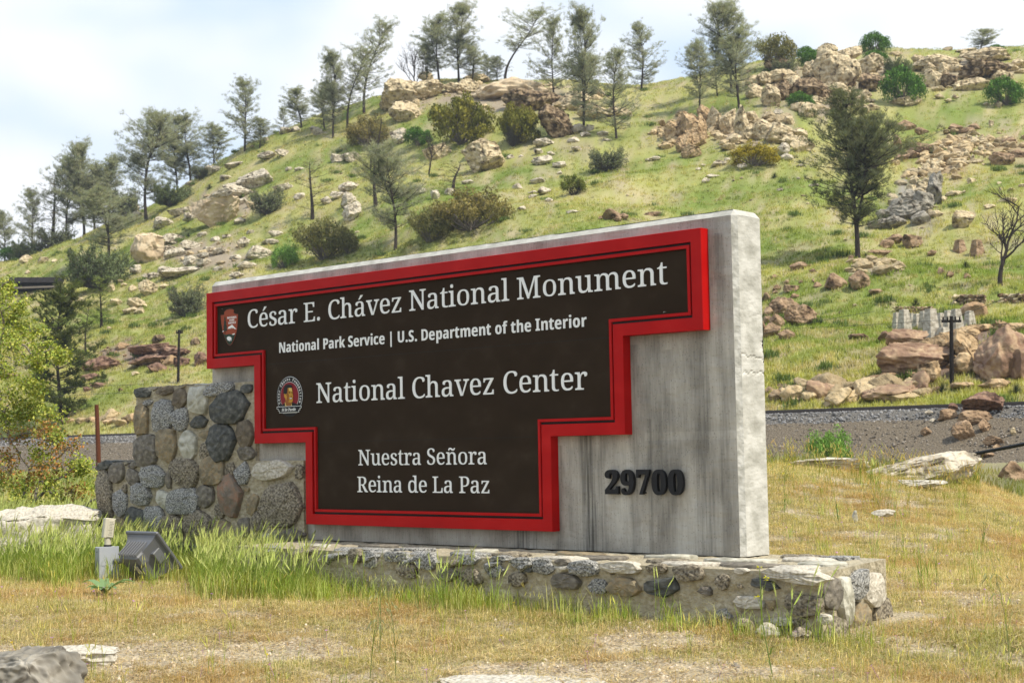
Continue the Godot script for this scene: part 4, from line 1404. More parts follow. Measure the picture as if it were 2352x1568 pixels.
	for e in [[40, 500, 180, 220, 0, "k"], [285, 372, 200, 80, 0, "p"], [560, 540, 360, 130, -12, "d"], [265, 565, 50, 50, 0, "k"], [960, 420, 800, 150, -4, "p"], [370, 760, 370, 170, 0, "p"], [660, 800, 116, 126, 0, "t"], [1090, 790, 460, 270, 0, "k"], [60, 930, 190, 190, 0, "s"], [1330, 980, 160, 150, 0, "p"], [780, 1000, 300, 110, 0, "p"], [-170, 620, 160, 110, 0, "g"]]:
		front.append([(2700 + e[0] * 0.2976) * 0.6125, (2030 + e[1] * 0.2976) * 0.6125, e[2] * 0.1823, e[3] * 0.1823, e[4], e[5]])
	for e in front:
		var c := on_sign(e[0], e[1], pn)
		var l := on_sign(e[0] - e[2] * 0.5, e[1], pn)
		var r := on_sign(e[0] + e[2] * 0.5, e[1], pn)
		var t := on_sign(e[0], e[1] - e[3] * 0.5, pn)
		var bt := on_sign(e[0], e[1] + e[3] * 0.5, pn)
		var hh := (t.y - bt.y) * 0.5
		c.y = minf(c.y, py + 0.02 - hh)
		stone(pl, c, Basis.IDENTITY, (r.x - l.x) * 0.5, hh, deg_to_rad(e[4]), clampf((r.x - l.x) * 0.16, 0.025, 0.07), e[5], sd)
		sd += 1
	var right := Basis(Vector3(0, 0, -1), Vector3.UP, Vector3.RIGHT)
	for e in [[0.66, 0.48, 0.12, 0.11, "g"], [0.62, 0.22, 0.15, 0.12, "k"], [0.40, 0.40, 0.08, 0.15, "w"], [0.18, 0.49, 0.15, 0.09, "s"], [0.14, 0.26, 0.13, 0.11, "t"], [-0.12, 0.44, 0.13, 0.12, "p"], [-0.28, 0.25, 0.13, 0.13, "k"], [0.38, 0.13, 0.11, 0.09, "p"]]:
		stone(pl, Vector3(lerpf(pk, pe, (e[0] - pb) / (pn - pb)), e[1], e[0]), right, e[2], e[3], 0.15, 0.05, e[4], sd)
		sd += 1
	for e in [[2.2, 0.5, 0.14, 0.1, "w"], [2.75, 0.3, 0.2, 0.11, "g"], [3.3, 0.45, 0.22, 0.12, "s"], [3.9, 0.35, 0.2, 0.12, "w"], [4.4, 0.5, 0.16, 0.1, "k"], [4.85, 0.25, 0.2, 0.1, "t"], [5.25, 0.45, 0.18, 0.12, "g"], [5.55, 0.12, 0.2, 0.08, "w"], [5.85, 0.5, 0.2, 0.1, "k"], [6.2, 0.2, 0.24, 0.11, "w"], [6.5, 0.5, 0.28, 0.12, "g"], [6.6, -0.05, 0.18, 0.13, "p"], [6.85, 0.2, 0.15, 0.14, "w"], [6.65, -0.33, 0.16, 0.1, "s"], [6.9, 0.58, 0.14, 0.14, "p"], [6.4, -0.3, 0.2, 0.1, "k"], [6.1, 0.62, 0.24, 0.1, "p"], [5.0, 0.62, 0.2, 0.1, "p"], [4.1, 0.64, 0.2, 0.1, "s"], [3.0, 0.62, 0.22, 0.12, "s"]]:
		stone(pl, Vector3(e[0], py, e[1]), up, e[2], e[3], 0.1, 0.018, e[4], sd)
		sd += 1
	# coping and corner stones that break the straight edges
	var cop := func(par: Node3D, c: Vector3, half: Vector3, kind: String, turn: float) -> void:
		var o := obj("stone", cobbles[sd % 10], par)
		o.material_override = M[kind]
		o.transform = Transform3D(Basis(Vector3.UP, turn) * Basis.from_scale(half), c)
	var u := 1.6
	while u < 4.9:
		var w := R(0.13, 0.24)
		cop.call(pl, Vector3(u + w, py - 0.06, pn - 0.10), Vector3(w, R(0.07, 0.085), 0.15), ["s", "s", "k", "s"][sd % 4] if u < 5.0 else ["p", "k", "p"][sd % 3], R(-0.1, 0.1))
		u += w * 2.0 + R(0.0, 0.06)
		sd += 1
	for e in [[5.15, 0.56, 0.70, 0.22, 0.065, 0.14, "p"], [5.62, 0.56, 0.70, 0.2, 0.06, 0.14, "k"], [7.0, 0.54, 0.64, 0.16, 0.09, 0.18, "p"], [7.02, 0.55, 0.16, 0.13, 0.075, 0.18, "k"], [7.0, 0.3, 0.68, 0.13, 0.13, 0.14, "k"]]:
		cop.call(pl, Vector3(e[0] + 0.03 - (0.8 - e[2]) * 0.19, e[1], e[2]), Vector3(e[3], e[4], e[5]), e[6], R(-0.3, 0.3))
		sd += 1
	for e in [[-1.17, 2.04, "d"], [-0.93, 2.045, "g"], [-0.70, 2.04, "b"], [-0.45, 2.045, "t"], [-0.2, 2.04, "p"], [-1.88, 1.305, "d"], [-1.62, 1.30, "k"], [-1.38, 1.30, "g"]]:
		cop.call(pier, Vector3(e[0], e[1], -0.2), Vector3(0.13, 0.05, 0.18), e[2], R(-0.3, 0.3))
		sd += 1
	for e in [[-1.19, 1.85, "d"], [-1.19, 1.6, "t"], [-1.19, 1.43, "g"], [-1.9, 1.12, "k"], [-1.9, 0.85, "k"], [-1.9, 0.55, "g"]]:
		cop.call(pier, Vector3(e[0], e[1], -0.17), Vector3(0.08, 0.13, 0.14), e[2], R(-0.3, 0.3))
		sd += 1
	# rubble of the footing that shows at the corner
	for e in [[6.72, 0.92, 0.09, "k"], [6.9, 0.93, 0.08, "p"], [7.1, 0.90, 0.07, "k"]]:
		var q := SW(e[0], 0, e[1])
		q.y = near_h(q.x, q.z) + 0.03
		rock("footing_stone", q, Vector3(e[2], e[2] * 0.7, e[2] * 0.8), rocks_small[sd % 10], M[e[3]], "pale stone half buried at the foot of the plinth corner", "footing stones at the plinth corner", sd)
		sd += 1

# ------------------------------------------------------------------ floodlight
func make_floodlight() -> void:
	var Z := 14.05
	var Q := func(x: float, y: float, dz: float) -> Vector3:        # pixel of the close-up, metres towards the camera
		return at_depth((300 + x * 0.2551) * 0.6125, (1860 + y * 0.2551) * 0.6125, Z - dz)
	# junction box with a photocell on top
	var bb := Basis(Vector3.UP, deg_to_rad(34.0))
	var foot: Vector3 = Q.call(385, 1215, -0.07)
	foot.y = near_h(foot.x, foot.z)
	var jb := base("junction_box", foot, bb)
	tag(jb, "grey steel electrical box with a cream photocell on top, beside the floodlight", "electrical box")
	var mid: Vector3 = bb.transposed() * (Q.call(385, 975, -0.07) - foot)
	var b := MB.new()
	var sz := Vector3(0.175, 0.285, 0.125)
	box(b, mid, sz, Basis.IDENTITY, 0.006)
	obj("body", b.mesh(M.steelbox), jb)
	var cv := MB.new()
	box(cv, mid + Vector3(0, 0.0, sz.z * 0.5 + 0.003), Vector3(0.182, 0.292, 0.006), Basis.IDENTITY, 0.002)
	obj("cover", cv.mesh(M.steelbox), jb)
	for s in [-0.1, 0.1]:
		var sc := MB.new()
		tube(sc, [mid + Vector3(-sz.x * 0.5, s, 0.0), mid + Vector3(-sz.x * 0.5 - 0.006, s, 0.0)], [0.006, 0.005], 8)
		obj("screw", sc.mesh(M.lamp), jb)
	var post := MB.new()
	tube(post, [Vector3(mid.x, -0.05, mid.z), Vector3(mid.x, mid.y - sz.y * 0.5, mid.z)], [0.018, 0.018], 8)
	obj("conduit", post.mesh(M.steelbox), jb)
	var tp := mid + Vector3(0.01, sz.y * 0.5, 0)
	var nk := MB.new()
	tube(nk, [tp, tp + Vector3(0, 0.018, 0)], [0.035, 0.035], 12)
	obj("gasket", nk.mesh(M.black), jb)
	var nc := MB.new()
	tube(nc, [tp + Vector3(0, 0.018, 0), tp + Vector3(0, 0.05, 0), tp + Vector3(0, 0.085, 0)], [0.031, 0.03, 0.026], 12)
	obj("neck", nc.mesh(M.cream), jb)
	var pb := Basis(Vector3.BACK, deg_to_rad(-7.0)) * Basis(Vector3.UP, deg_to_rad(-6))
	var pc := tp + Vector3(0.008, 0.165, 0)
	var ph := MB.new()
	box(ph, pc, Vector3(0.088, 0.165, 0.075), pb, 0.006)
	var pho := obj("photocell", ph.mesh(M.cream), jb)
	var pf := MB.new()
	box(pf, pc + pb * Vector3(-0.032, 0.0, 0.0), Vector3(0.03, 0.178, 0.088), pb, 0.005)
	obj("mounting_flange", pf.mesh(M.cream), pho)
	var pcap := MB.new()
	box(pcap, pc + pb * Vector3(0.012, 0.086, 0), Vector3(0.078, 0.014, 0.066), pb, 0.004)
	obj("cap", pcap.mesh(M.cream), pho)
	var inkm := plain("faded print", lin(0.12, 0.11, 0.09), 0.8)
	for i in 9:
		var ln := MB.new()
		box(ln, pc + pb * Vector3(0.0125 + 0.004 * sin(i * 2.1), 0.055 - i * 0.014, 0.038), Vector3(0.030 + 0.008 * sin(i * 1.7), 0.003, 0.0012), pb)
		obj("print_line", ln.mesh(inkm), pho)
	# floodlight: square housing seen from behind, lens towards the sign
	var e1 := Vector3(1, 0, 0.8).normalized()
	var e2 := Vector3(0.467, -0.884, -0.58).normalized()
	var nn := e1.cross(e2).normalized()
	e2 = nn.cross(e1).normalized()
	var fc: Vector3 = Q.call(1085, 790, -0.05)       # centre of the lens frame
	var away := nn if nn.z < 0 else -nn              # the lens looks away from the camera
	var fb := Basis(e1, away.cross(e1).normalized(), away)
	var hx := 0.225
	var hy := 0.225
	var ft := fc
	var gy := near_h(fc.x, fc.z)
	var fl := base("floodlight", Vector3(fc.x, gy, fc.z), Basis.IDENTITY)
	tag(fl, "dark grey square floodlight lying low in the grass, tilted up at the sign", "floodlight")
	fc -= Vector3(fc.x, gy, fc.z)
	var P := func(x: float, y: float, z: float) -> Vector3: return fc + fb * Vector3(x, y, z) * 1.1
	var frm := MB.new()
	box(frm, fc, Vector3(hx * 2, hy * 2, 0.035), fb, 0.01)
	var frame := obj("lens_frame", frm.mesh(M.lamp), fl)
	var lens := MB.new()
	box(lens, fc + away * 0.0185, Vector3(hx * 1.8, hy * 1.8, 0.004), fb)
	obj("lens", lens.mesh(M.glass), frame)
	var hs := MB.new()
	# shell in two stages behind the frame, with a raised ridge
	var r0 := 0.185
	var st := [[r0, r0, -0.015], [0.165, 0.165, -0.05], [0.10, 0.125, -0.20], [0.085, 0.11, -0.24]]
	for i in st.size() - 1:
		var A := []
		var B := []
		for k in [[-1, -1], [1, -1], [1, 1], [-1, 1]]:
			A.append(P.call(k[0] * st[i][0], k[1] * st[i][1], st[i][2])); B.append(P.call(k[0] * st[i + 1][0], k[1] * st[i + 1][1], st[i + 1][2]))
		for k in 4:
			var j := (k + 1) % 4
			hs.quad_out(A[k], A[j], B[j], B[k], (A[k] + A[j]) * 0.5 - fc - fb.z * st[i][2])
	var cap := []
	for k in [[-1, -1], [1, -1], [1, 1], [-1, 1]]: cap.append(P.call(k[0] * 0.085, k[1] * 0.11, -0.24))
	hs.quad_out(cap[0], cap[1], cap[2], cap[3], -fb.z)
	obj("housing", hs.mesh(M.lamp), fl)
	var bl := MB.new()
	box(bl, P.call(0.0, -0.085, -0.145), Vector3(0.26, 0.13, 0.21), fb, 0.02)
	obj("ballast_housing", bl.mesh(M.lamp), fl)
	for i in 7:
		var fin := MB.new()
		box(fin, P.call(-0.105 + i * 0.035, -0.155, -0.15), Vector3(0.008, 0.03, 0.17), fb, 0.002)
		obj("cooling_fin", fin.mesh(M.lamp), fl)
	var ac := MB.new()
	box(ac, P.call(0.150, -0.02, -0.085), Vector3(0.05, 0.13, 0.09), fb, 0.006)
	obj("access_cover", ac.mesh(M.lamp), fl)
	for sx in [-0.13, 0.07]:
		var hg := MB.new()
		box(hg, P.call(sx, 0.19, -0.03), Vector3(0.028, 0.05, 0.05), fb, 0.005)
		tube(hg, [P.call(sx - 0.02, 0.213, -0.015), P.call(sx + 0.02, 0.213, -0.015)], [0.01, 0.01], 8)
		obj("hinge", hg.mesh(M.lamp), fl)
	for e in [[-0.06, 0.118, -0.15, 0.06, 0.045], [0.06, -0.02, -0.2535, 0.05, 0.09]]:
		var sk := MB.new()
		box(sk, P.call(e[0], e[1], e[2]), Vector3(e[3], e[4], 0.003), fb)
		obj("sticker", sk.mesh(M.sticker), fl)
	# knuckle arm between the two
	var k0: Vector3 = Q.call(590, 950, -0.02) - Vector3(ft.x, gy, ft.z)
	var k1: Vector3 = Q.call(730, 930, 0.06) - Vector3(ft.x, gy, ft.z)
	var arm := MB.new()
	tube(arm, [k0 + Vector3(-0.06, 0, -0.02), k0, k1], [0.022, 0.024, 0.026], 10)
	var armo := obj("knuckle_arm", arm.mesh(M.lamp), fl)
	var kn := MB.new()
	tube(kn, [k1 + Vector3(-0.01, 0, -0.07), k1 + Vector3(0.01, 0.0, 0.028)], [0.036, 0.036], 14)
	obj("knuckle", kn.mesh(M.lamp), armo)
	var bo := MB.new()
	tube(bo, [k1 + Vector3(0.01, 0.0, 0.028), k1 + Vector3(0.014, 0.0, 0.042)], [0.017, 0.015], 6)
	obj("bolt", bo.mesh(M.steelbox), armo)

# ------------------------------------------------------------------ the hillside
func bigger(list: Array, k: float) -> Array:
	return list.map(func(e): return [e[0], e[1], e[2] * k, e[3] * k])

func make_hill_rocks() -> void:
	rng.seed = 501
	var G := "granite outcrop below the ridge pines"
	hill_rocks(2, bigger([[420, 640, 270, 170], [600, 615, 190, 120], [760, 605, 115, 65], [870, 582, 145, 85], [920, 535, 175, 52], [580, 525, 100, 62], [1600, 690, 210, 115], [1730, 772, 190, 92], [1880, 772, 210, 64], [1765, 640, 95, 52], [440, 770, 200, 130], [330, 690, 110, 120]], 1.22), "tan", "round", "tan granite boulder heaped on the ridge outcrop under the pines", G)
	hill_rocks(2, bigger([[1170, 612, 450, 125]], 1.22), "smooth", "round", "broad pale granite dome capping the ridge outcrop", "")
	hill_rocks(2, bigger([[1280, 690, 310, 135], [1480, 842, 225, 195], [1450, 680, 150, 70]], 1.22), "lichen", "sharp", "dark lichen stained boulder below the pale dome", "dark boulders of the ridge outcrop")
	hill_rocks(2, bigger([[970, 1090, 255, 175], [980, 1005, 175, 95], [660, 1045, 165, 105], [1090, 1100, 60, 90]], 1.22), "tan", "sharp", "tan weathered granite block standing in the grass below the olive oak", "blocks below the olive oak")
	hill_rocks(2, [[1640, 880, 120, 60], [1680, 925, 80, 40], [1712, 880, 60, 50], [410, 935, 165, 115], [1380, 1100, 155, 72], [1170, 1082, 72, 42], [1240, 1077, 42, 26], [1500, 1135, 102, 46], [1505, 1187, 42, 26], [1350, 1240, 112, 50], [1210, 1282, 78, 46], [1400, 1308, 112, 48], [1318, 1325, 74, 32], [1315, 1350, 64, 28], [1430, 1376, 60, 30], [1400, 985, 165, 62], [1360, 1042, 72, 40], [1440, 1052, 60, 26], [1620, 1022, 80, 32], [1600, 962, 102, 42], [1245, 1432, 72, 32], [60, 1282, 175, 72], [50, 1372, 115, 112], [70, 1452, 145, 142], [60, 1082, 155, 72], [290, 1162, 102, 72], [1590, 1457, 92, 26], [540, 1312, 92, 42], [650, 1342, 74, 72], [740, 1322, 74, 52], [870, 1252, 102, 42], [1955, 1100, 60, 26], [2110, 1100, 40, 20], [2160, 1090, 90, 30], [1800, 915, 90, 34], [1830, 965, 70, 26]], "pale", "round", "pale granite boulder scattered in the grass of the middle slope", "boulders scattered on the middle slope")
	hill_rocks(2, [[1865, 1480, 145, 82], [1900, 1508, 66, 42], [2140, 1477, 135, 44], [1940, 1490, 80, 50], [1790, 1500, 60, 30]], "brown", "round", "brown boulder of the small heap just above the concrete wall", "small heap above the concrete wall")
	# slabs of the western slope
	hill_rocks(1, [[1480, 1470, 390, 205]], "smooth", "flat", "broad smooth tan rock slab lying on the slope", "")
	hill_rocks(1, bigger([[1600, 1335, 310, 105], [1760, 1232, 250, 112], [1600, 1280, 120, 50], [1660, 1385, 80, 44], [1500, 1395, 130, 40], [1250, 1455, 160, 50], [1330, 1490, 120, 50], [1610, 1132, 112, 42], [1550, 1222, 92, 36], [1480, 1162, 122, 42], [1860, 1062, 155, 52], [1950, 1052, 105, 44], [1120, 1532, 135, 74], [920, 1432, 64, 62], [950, 1482, 105, 52], [2180, 902, 92, 54], [1965, 897, 84, 42], [2030, 887, 62, 34], [2060, 1162, 62, 26], [1985, 1162, 42, 22], [1350, 1182, 62, 28], [1650, 1517, 72, 36], [1830, 957, 50, 26], [1310, 1260, 70, 26], [1950, 1290, 120, 50], [2060, 1350, 70, 40], [2320, 1090, 80, 50], [2330, 1340, 110, 50], [2250, 1380, 80, 50]], 1.22), "pale", "sharp", "pale rock ledge breaking through the grass of the western slope", "ledges of the western slope")
	hill_rocks(4, [[1010, 142, 235, 225]], "smooth", "flat", "smooth tan rock face beside the grey green pine", "")
	hill_rocks(4, bigger([[1200, 77, 145, 64], [1310, 117, 125, 52], [1170, 142, 100, 40], [1205, 172, 135, 62], [1430, 152, 90, 34], [1420, 187, 115, 34], [1300, 227, 84, 62], [1140, 292, 125, 52], [1250, 302, 265, 72], [1500, 282, 64, 32], [1680, 97, 74, 62], [1520, 157, 105, 32], [1480, 77, 72, 32], [1860, 92, 105, 34], [1400, 240, 90, 40], [1620, 200, 80, 30], [1780, 170, 160, 80], [1700, 255, 120, 40], [930, 290, 70, 60], [1050, 330, 120, 40], [1560, 60, 60, 26], [1390, 45, 60, 30], [1900, 40, 90, 40], [1640, 320, 110, 40], [1720, 30, 50, 24]], 1.22), "pale", "sharp", "flat pale ledge in the band of broken rock above the railway", "band of broken rock above the railway")
	hill_rocks(4, [[1020, 412, 155, 115], [915, 417, 64, 52], [760, 402, 64, 92], [820, 367, 64, 28], [940, 522, 145, 84], [900, 567, 125, 52], [550, 497, 74, 42], [800, 512, 100, 50], [180, 212, 105, 62], [290, 222, 84, 42], [375, 224, 52, 24], [190, 302, 44, 28], [1130, 400, 70, 30], [960, 570, 90, 50], [850, 390, 50, 24], [460, 445, 40, 26], [750, 690, 34, 26], [930, 1002, 62, 32]], "tan", "round", "tan boulder in the green grass of the lower western slope", "boulders of the lower western slope")
	hill_rocks(4, [[1085, 767, 102, 64], [1340, 782, 74, 62], [760, 868, 62, 32]], "lichen", "round", "small dark round boulder above the reddish ledges", "dark boulders above the reddish ledges")
	hill_rocks(4, [[720, 932, 265, 105], [1050, 832, 355, 84], [1190, 852, 250, 70], [1040, 912, 345, 84], [1080, 962, 155, 74], [1250, 922, 125, 64], [640, 1022, 195, 54], [680, 1082, 135, 38], [1380, 902, 105, 105], [600, 960, 80, 60], [600, 1110, 60, 40], [60, 1020, 130, 40], [830, 1115, 40, 26]], "red", "sharp", "reddish brown ledge of bare rock above the railway", "reddish ledges above the railway")
	hill_rocks(4, [[905, 1312, 90, 74], [760, 1330, 120, 46], [620, 1320, 90, 40], [470, 1325, 110, 40]], "ochre", "sharp", "sandy ochre rock in the cut bank behind the rails", "ochre rocks of the cut bank")
	# eastern outcrop
	hill_rocks(3, bigger([[1045, 482, 275, 235]], 1.22), "tan", "sharp", "huge square tan block at the heart of the eastern outcrop", "")
	hill_rocks(3, bigger([[880, 482, 90, 115], [1000, 337, 125, 74], [1140, 372, 165, 95], [1290, 447, 155, 135], [1240, 337, 115, 44], [690, 522, 205, 84], [570, 542, 95, 84], [500, 622, 115, 95], [610, 652, 105, 125], [1040, 610, 190, 80], [1160, 692, 125, 84], [1250, 652, 95, 64], [1265, 757, 58, 44], [1320, 737, 84, 44], [1540, 697, 185, 58], [1285, 697, 74, 38], [1110, 640, 120, 60], [870, 755, 125, 95], [800, 740, 90, 60], [760, 560, 90, 80], [1200, 480, 60, 90], [920, 690, 90, 50], [500, 550, 120, 70], [1600, 690, 80, 40], [1080, 400, 90, 60]], 1.22), "tan", "round", "tan boulder piled in the outcrop on the eastern ridge", "boulders of the eastern outcrop")
	hill_rocks(3, bigger([[650, 442, 155, 74], [690, 622, 135, 125], [880, 612, 235, 135], [1290, 572, 165, 115], [1830, 552, 125, 95], [2080, 482, 310, 105], [1150, 560, 90, 80]], 1.22), "lichen", "round", "lichen blackened boulder of the eastern outcrop", "lichen boulders of the eastern outcrop")
	hill_rocks(3, bigger([[1740, 432, 265, 115], [1720, 542, 115, 115], [1640, 412, 110, 60], [2090, 382, 310, 84], [2000, 384, 120, 50], [2250, 462, 155, 64], [1980, 582, 205, 84], [1890, 472, 105, 54], [1950, 350, 130, 40], [2200, 520, 140, 60], [1800, 480, 90, 80], [2320, 440, 120, 60], [1700, 470, 90, 70], [1760, 610, 90, 30], [1770, 660, 60, 26], [1880, 665, 44, 26], [2180, 715, 44, 40], [2090, 715, 40, 20], [1830, 690, 50, 20]], 1.22), "tan", "sharp", "tan ledge rock along the crest east of the outcrop", "ledge rocks along the eastern crest")
	hill_rocks(3, bigger([[60, 872, 115, 205], [160, 802, 110, 130], [0, 860, 90, 160], [100, 960, 150, 110], [60, 1040, 120, 90], [-60, 900, 120, 120], [10, 980, 110, 120], [130, 880, 70, 160]], 1.22), "ochre", "sharp", "ochre cliff rock of the small quarry face", "ochre quarry face")
	hill_rocks(3, bigger([[320, 842, 125, 155], [410, 852, 95, 205], [220, 822, 95, 155], [540, 892, 155, 135], [672, 912, 165, 115], [800, 922, 105, 84], [830, 992, 145, 105], [740, 832, 64, 62], [480, 800, 80, 60], [600, 800, 70, 30], [460, 900, 80, 120], [740, 960, 90, 80], [360, 950, 80, 60], [260, 940, 90, 50]], 1.22), "tan", "sharp", "tall angular tan rock of the broken cliff", "angular rocks of the broken cliff")
	hill_rocks(3, [[690, 1030, 115, 95], [660, 767, 84, 42], [680, 802, 60, 30], [250, 1122, 115, 44], [380, 1102, 74, 32], [410, 1142, 74, 36], [160, 1242, 64, 44], [210, 1210, 105, 26], [720, 1080, 90, 50], [310, 1100, 50, 30], [110, 1160, 50, 20], [670, 1305, 50, 22], [800, 1225, 36, 18], [905, 1275, 80, 22], [810, 1140, 60, 24], [140, 1135, 40, 18], [590, 780, 50, 26]], "pale", "round", "pale stone lying on the open slope below the broken cliff", "stones below the broken cliff")
	hill_rocks(3, bigger([[1630, 1020, 175, 70], [1540, 862, 125, 64], [1650, 902, 95, 44], [1580, 1060, 150, 60], [1510, 1080, 90, 50], [1480, 990, 60, 120], [1880, 870, 90, 34], [2250, 970, 95, 54], [2200, 1092, 155, 84], [2300, 1060, 110, 60], [2010, 870, 80, 40], [1960, 900, 90, 40], [1440, 860, 80, 30]], 1.22), "brown", "sharp", "brown ledge jutting from the gully of broken rock", "brown ledges of the gully")
	# broken rock filling the gully
	var talus := []
	for i in 95:
		var f := R(0, 1)
		var cx := lerpf(2060, 1620, f) + rng.randfn() * 60.0
		var cy := lerpf(960, 1230, f) + rng.randfn() * 50.0
		talus.append([cx, cy, R(28, 90), R(18, 60)])
	hill_rocks(3, talus, "tan", "sharp", "angular tan fragment in the gully of broken rock", "broken rock in the gully", "rock_fragment")
	hill_rocks(3, bigger([[1560, 1442, 265, 125], [1450, 1532, 205, 84], [1730, 1302, 90, 205], [1400, 1480, 120, 70], [1640, 1500, 130, 90], [1660, 1380, 110, 110], [1560, 1340, 110, 70], [1760, 1240, 60, 110], [1480, 1400, 90, 60], [1350, 1540, 130, 60]], 1.22), "grey", "sharp", "grey shattered rock in the lower gully beside the tall pine", "grey rocks of the lower gully")
	hill_rocks(3, [[1930, 1512, 175, 135], [2240, 1380, 145, 38], [1990, 1247, 64, 44], [1880, 1330, 150, 40], [2120, 1420, 90, 36], [2270, 1305, 60, 22], [2340, 1275, 60, 24], [1780, 1370, 90, 40], [1760, 1470, 80, 50], [2180, 1260, 40, 20]], "tan", "round", "tan boulder on the open slope above the dead tree", "boulders above the dead tree")
	hill_rocks(6, [[1460, 77, 145, 64], [1580, 92, 135, 95], [1400, 112, 115, 64], [1350, 177, 185, 54], [810, 262, 155, 64], [1055, 367, 165, 115], [1222, 362, 165, 135], [1340, 442, 115, 44], [750, 417, 115, 52], [650, 412, 64, 44], [640, 442, 50, 30], [715, 372, 42, 28], [900, 362, 26, 28], [815, 372, 40, 26], [1720, 170, 70, 40], [1160, 205, 40, 34], [930, 390, 70, 40], [1780, 295, 60, 50], [1840, 320, 60, 50], [900, 295, 60, 30], [1960, 330, 60, 40], [640, 335, 60, 30], [770, 470, 70, 40]], "brown", "round", "brown boulder in the grass around the tall pine", "boulders around the tall pine")
	hill_rocks(6, bigger([[700, 542, 215, 125], [807, 602, 195, 135], [650, 642, 95, 84], [590, 582, 74, 74], [610, 702, 115, 95], [580, 482, 64, 64], [720, 737, 115, 64], [1220, 752, 135, 44], [540, 690, 90, 90], [590, 640, 60, 60]], 1.15), "brown", "round", "brown boulder of the heap beside the concrete wall", "heap beside the concrete wall")
	hill_rocks(6, bigger([[1590, 905, 430, 190], [1540, 772, 245, 125], [1400, 752, 95, 64], [1460, 1132, 370, 95], [930, 1112, 135, 105], [1030, 1102, 84, 64], [1640, 1062, 105, 125], [1300, 1150, 150, 50], [1560, 1100, 130, 80], [960, 1030, 70, 40]], 1.25), "dome", "round", "dark reddish rock dome at the foot of the slope behind the rails", "reddish rock behind the rails")
	hill_rocks(6, bigger([[2210, 862, 345, 330], [2320, 950, 160, 200]], 1.2), "dome", "round", "great red streaked rock face behind the telegraph pole", "red rock faces behind the telegraph pole")
	hill_rocks(6, bigger([[1760, 842, 205, 155], [1960, 832, 165, 185], [1920, 942, 140, 120], [2240, 692, 175, 54], [1330, 1087, 165, 64], [1240, 1112, 74, 54], [1100, 1150, 130, 50], [800, 1130, 130, 50], [820, 1090, 90, 40], [1960, 720, 140, 60], [1840, 760, 120, 60], [2060, 690, 120, 40], [2150, 1080, 160, 60], [1950, 1090, 150, 40], [880, 1150, 90, 40], [1700, 1000, 110, 120]], 1.4), "ochre", "sharp", "sandy ochre rock at the foot of the slope behind the rails", "ochre rocks behind the rails")
	hill_rocks(6, [[650, 1152, 125, 84], [600, 1122, 74, 64], [700, 1100, 90, 60], [680, 1090, 60, 40]], "lichen", "round", "dark rock beside the wall at the foot of the slope", "dark rocks at the foot of the slope")
	# stones strewn at random over the open slopes
	rng.seed = 640
	var extra := []
	for i in 70:
		extra.append([R(60, 2300) / 0.3336, R(330, 880) / 0.3336, R(16, 46), R(9, 24)])
	hill_rocks(1, extra.filter(func(e): return absf(pixel(hill(e[0] * 0.3336, e[1] * 0.3336)).y - e[1] * 0.3336) < 3.0), "tan", "round", "small tan stone lying in the hillside grass", "small stones on the hillside", "hillside_stone")
	# boulders tipped on the near side of the embankment
	var pile := [[2070, 1195, 295, 135, "red"], [2010, 1312, 285, 105, "brown"], [1830, 1290, 145, 84, "brown"], [1860, 1232, 74, 54, "red"], [1920, 1400, 175, 145, "brown"], [1680, 1402, 84, 64, "brown"], [2080, 1362, 95, 95, "brown"], [2142, 1467, 145, 74, "brown"], [1700, 1270, 64, 32, "pale"], [1730, 1325, 54, 26, "pale"], [2275, 1402, 44, 52, "tan"], [2170, 1510, 80, 40, "brown"], [1950, 1260, 70, 60, "red"], [2100, 1560, 100, 40, "brown"]]
	for e in pile:
		var x: float = 1568 + e[0] * 0.3336
		var y: float = 523 + e[1] * 0.3336
		var zt := track_z((x - 1176.0) / F) - 2.6
		# walk down the bank until it is seen at the foot of the stone
		var foot := at_depth(x, y + e[3] * 0.15, zt)
		var Z := zt
		for k in 80:
			Z = zt - 8.0 + k * 0.1
			foot = at_depth(x, y + e[3] * 0.15, Z)
			var p := -(foot - T0).dot(Vector3(-TD.z, 0, TD.x))
			var by: float = 1.97 if p > -2.9 else lerpf(1.93, 0.55, clampf((-3.05 - p) / 3.55, 0, 1))
			if foot.y <= by: break
		var half := Vector3(e[2], e[3] * 1.1, 0) * (0.3336 * Z / F * 0.5)
		half.z = half.x * 0.45 + half.y * 0.45
		rock("tipped_boulder", at_depth(x, y, Z + half.z * 0.2), half, rocks_sharp[rng.randi() % 12], M["rock_" + e[4]], "pale broken stone among the tipped boulders" if e[4] == "pale" else "angular reddish brown boulder tipped down the railway bank", "pale stones on the railway bank" if e[4] == "pale" else "boulders tipped down the railway bank", R(-0.3, 0.3))

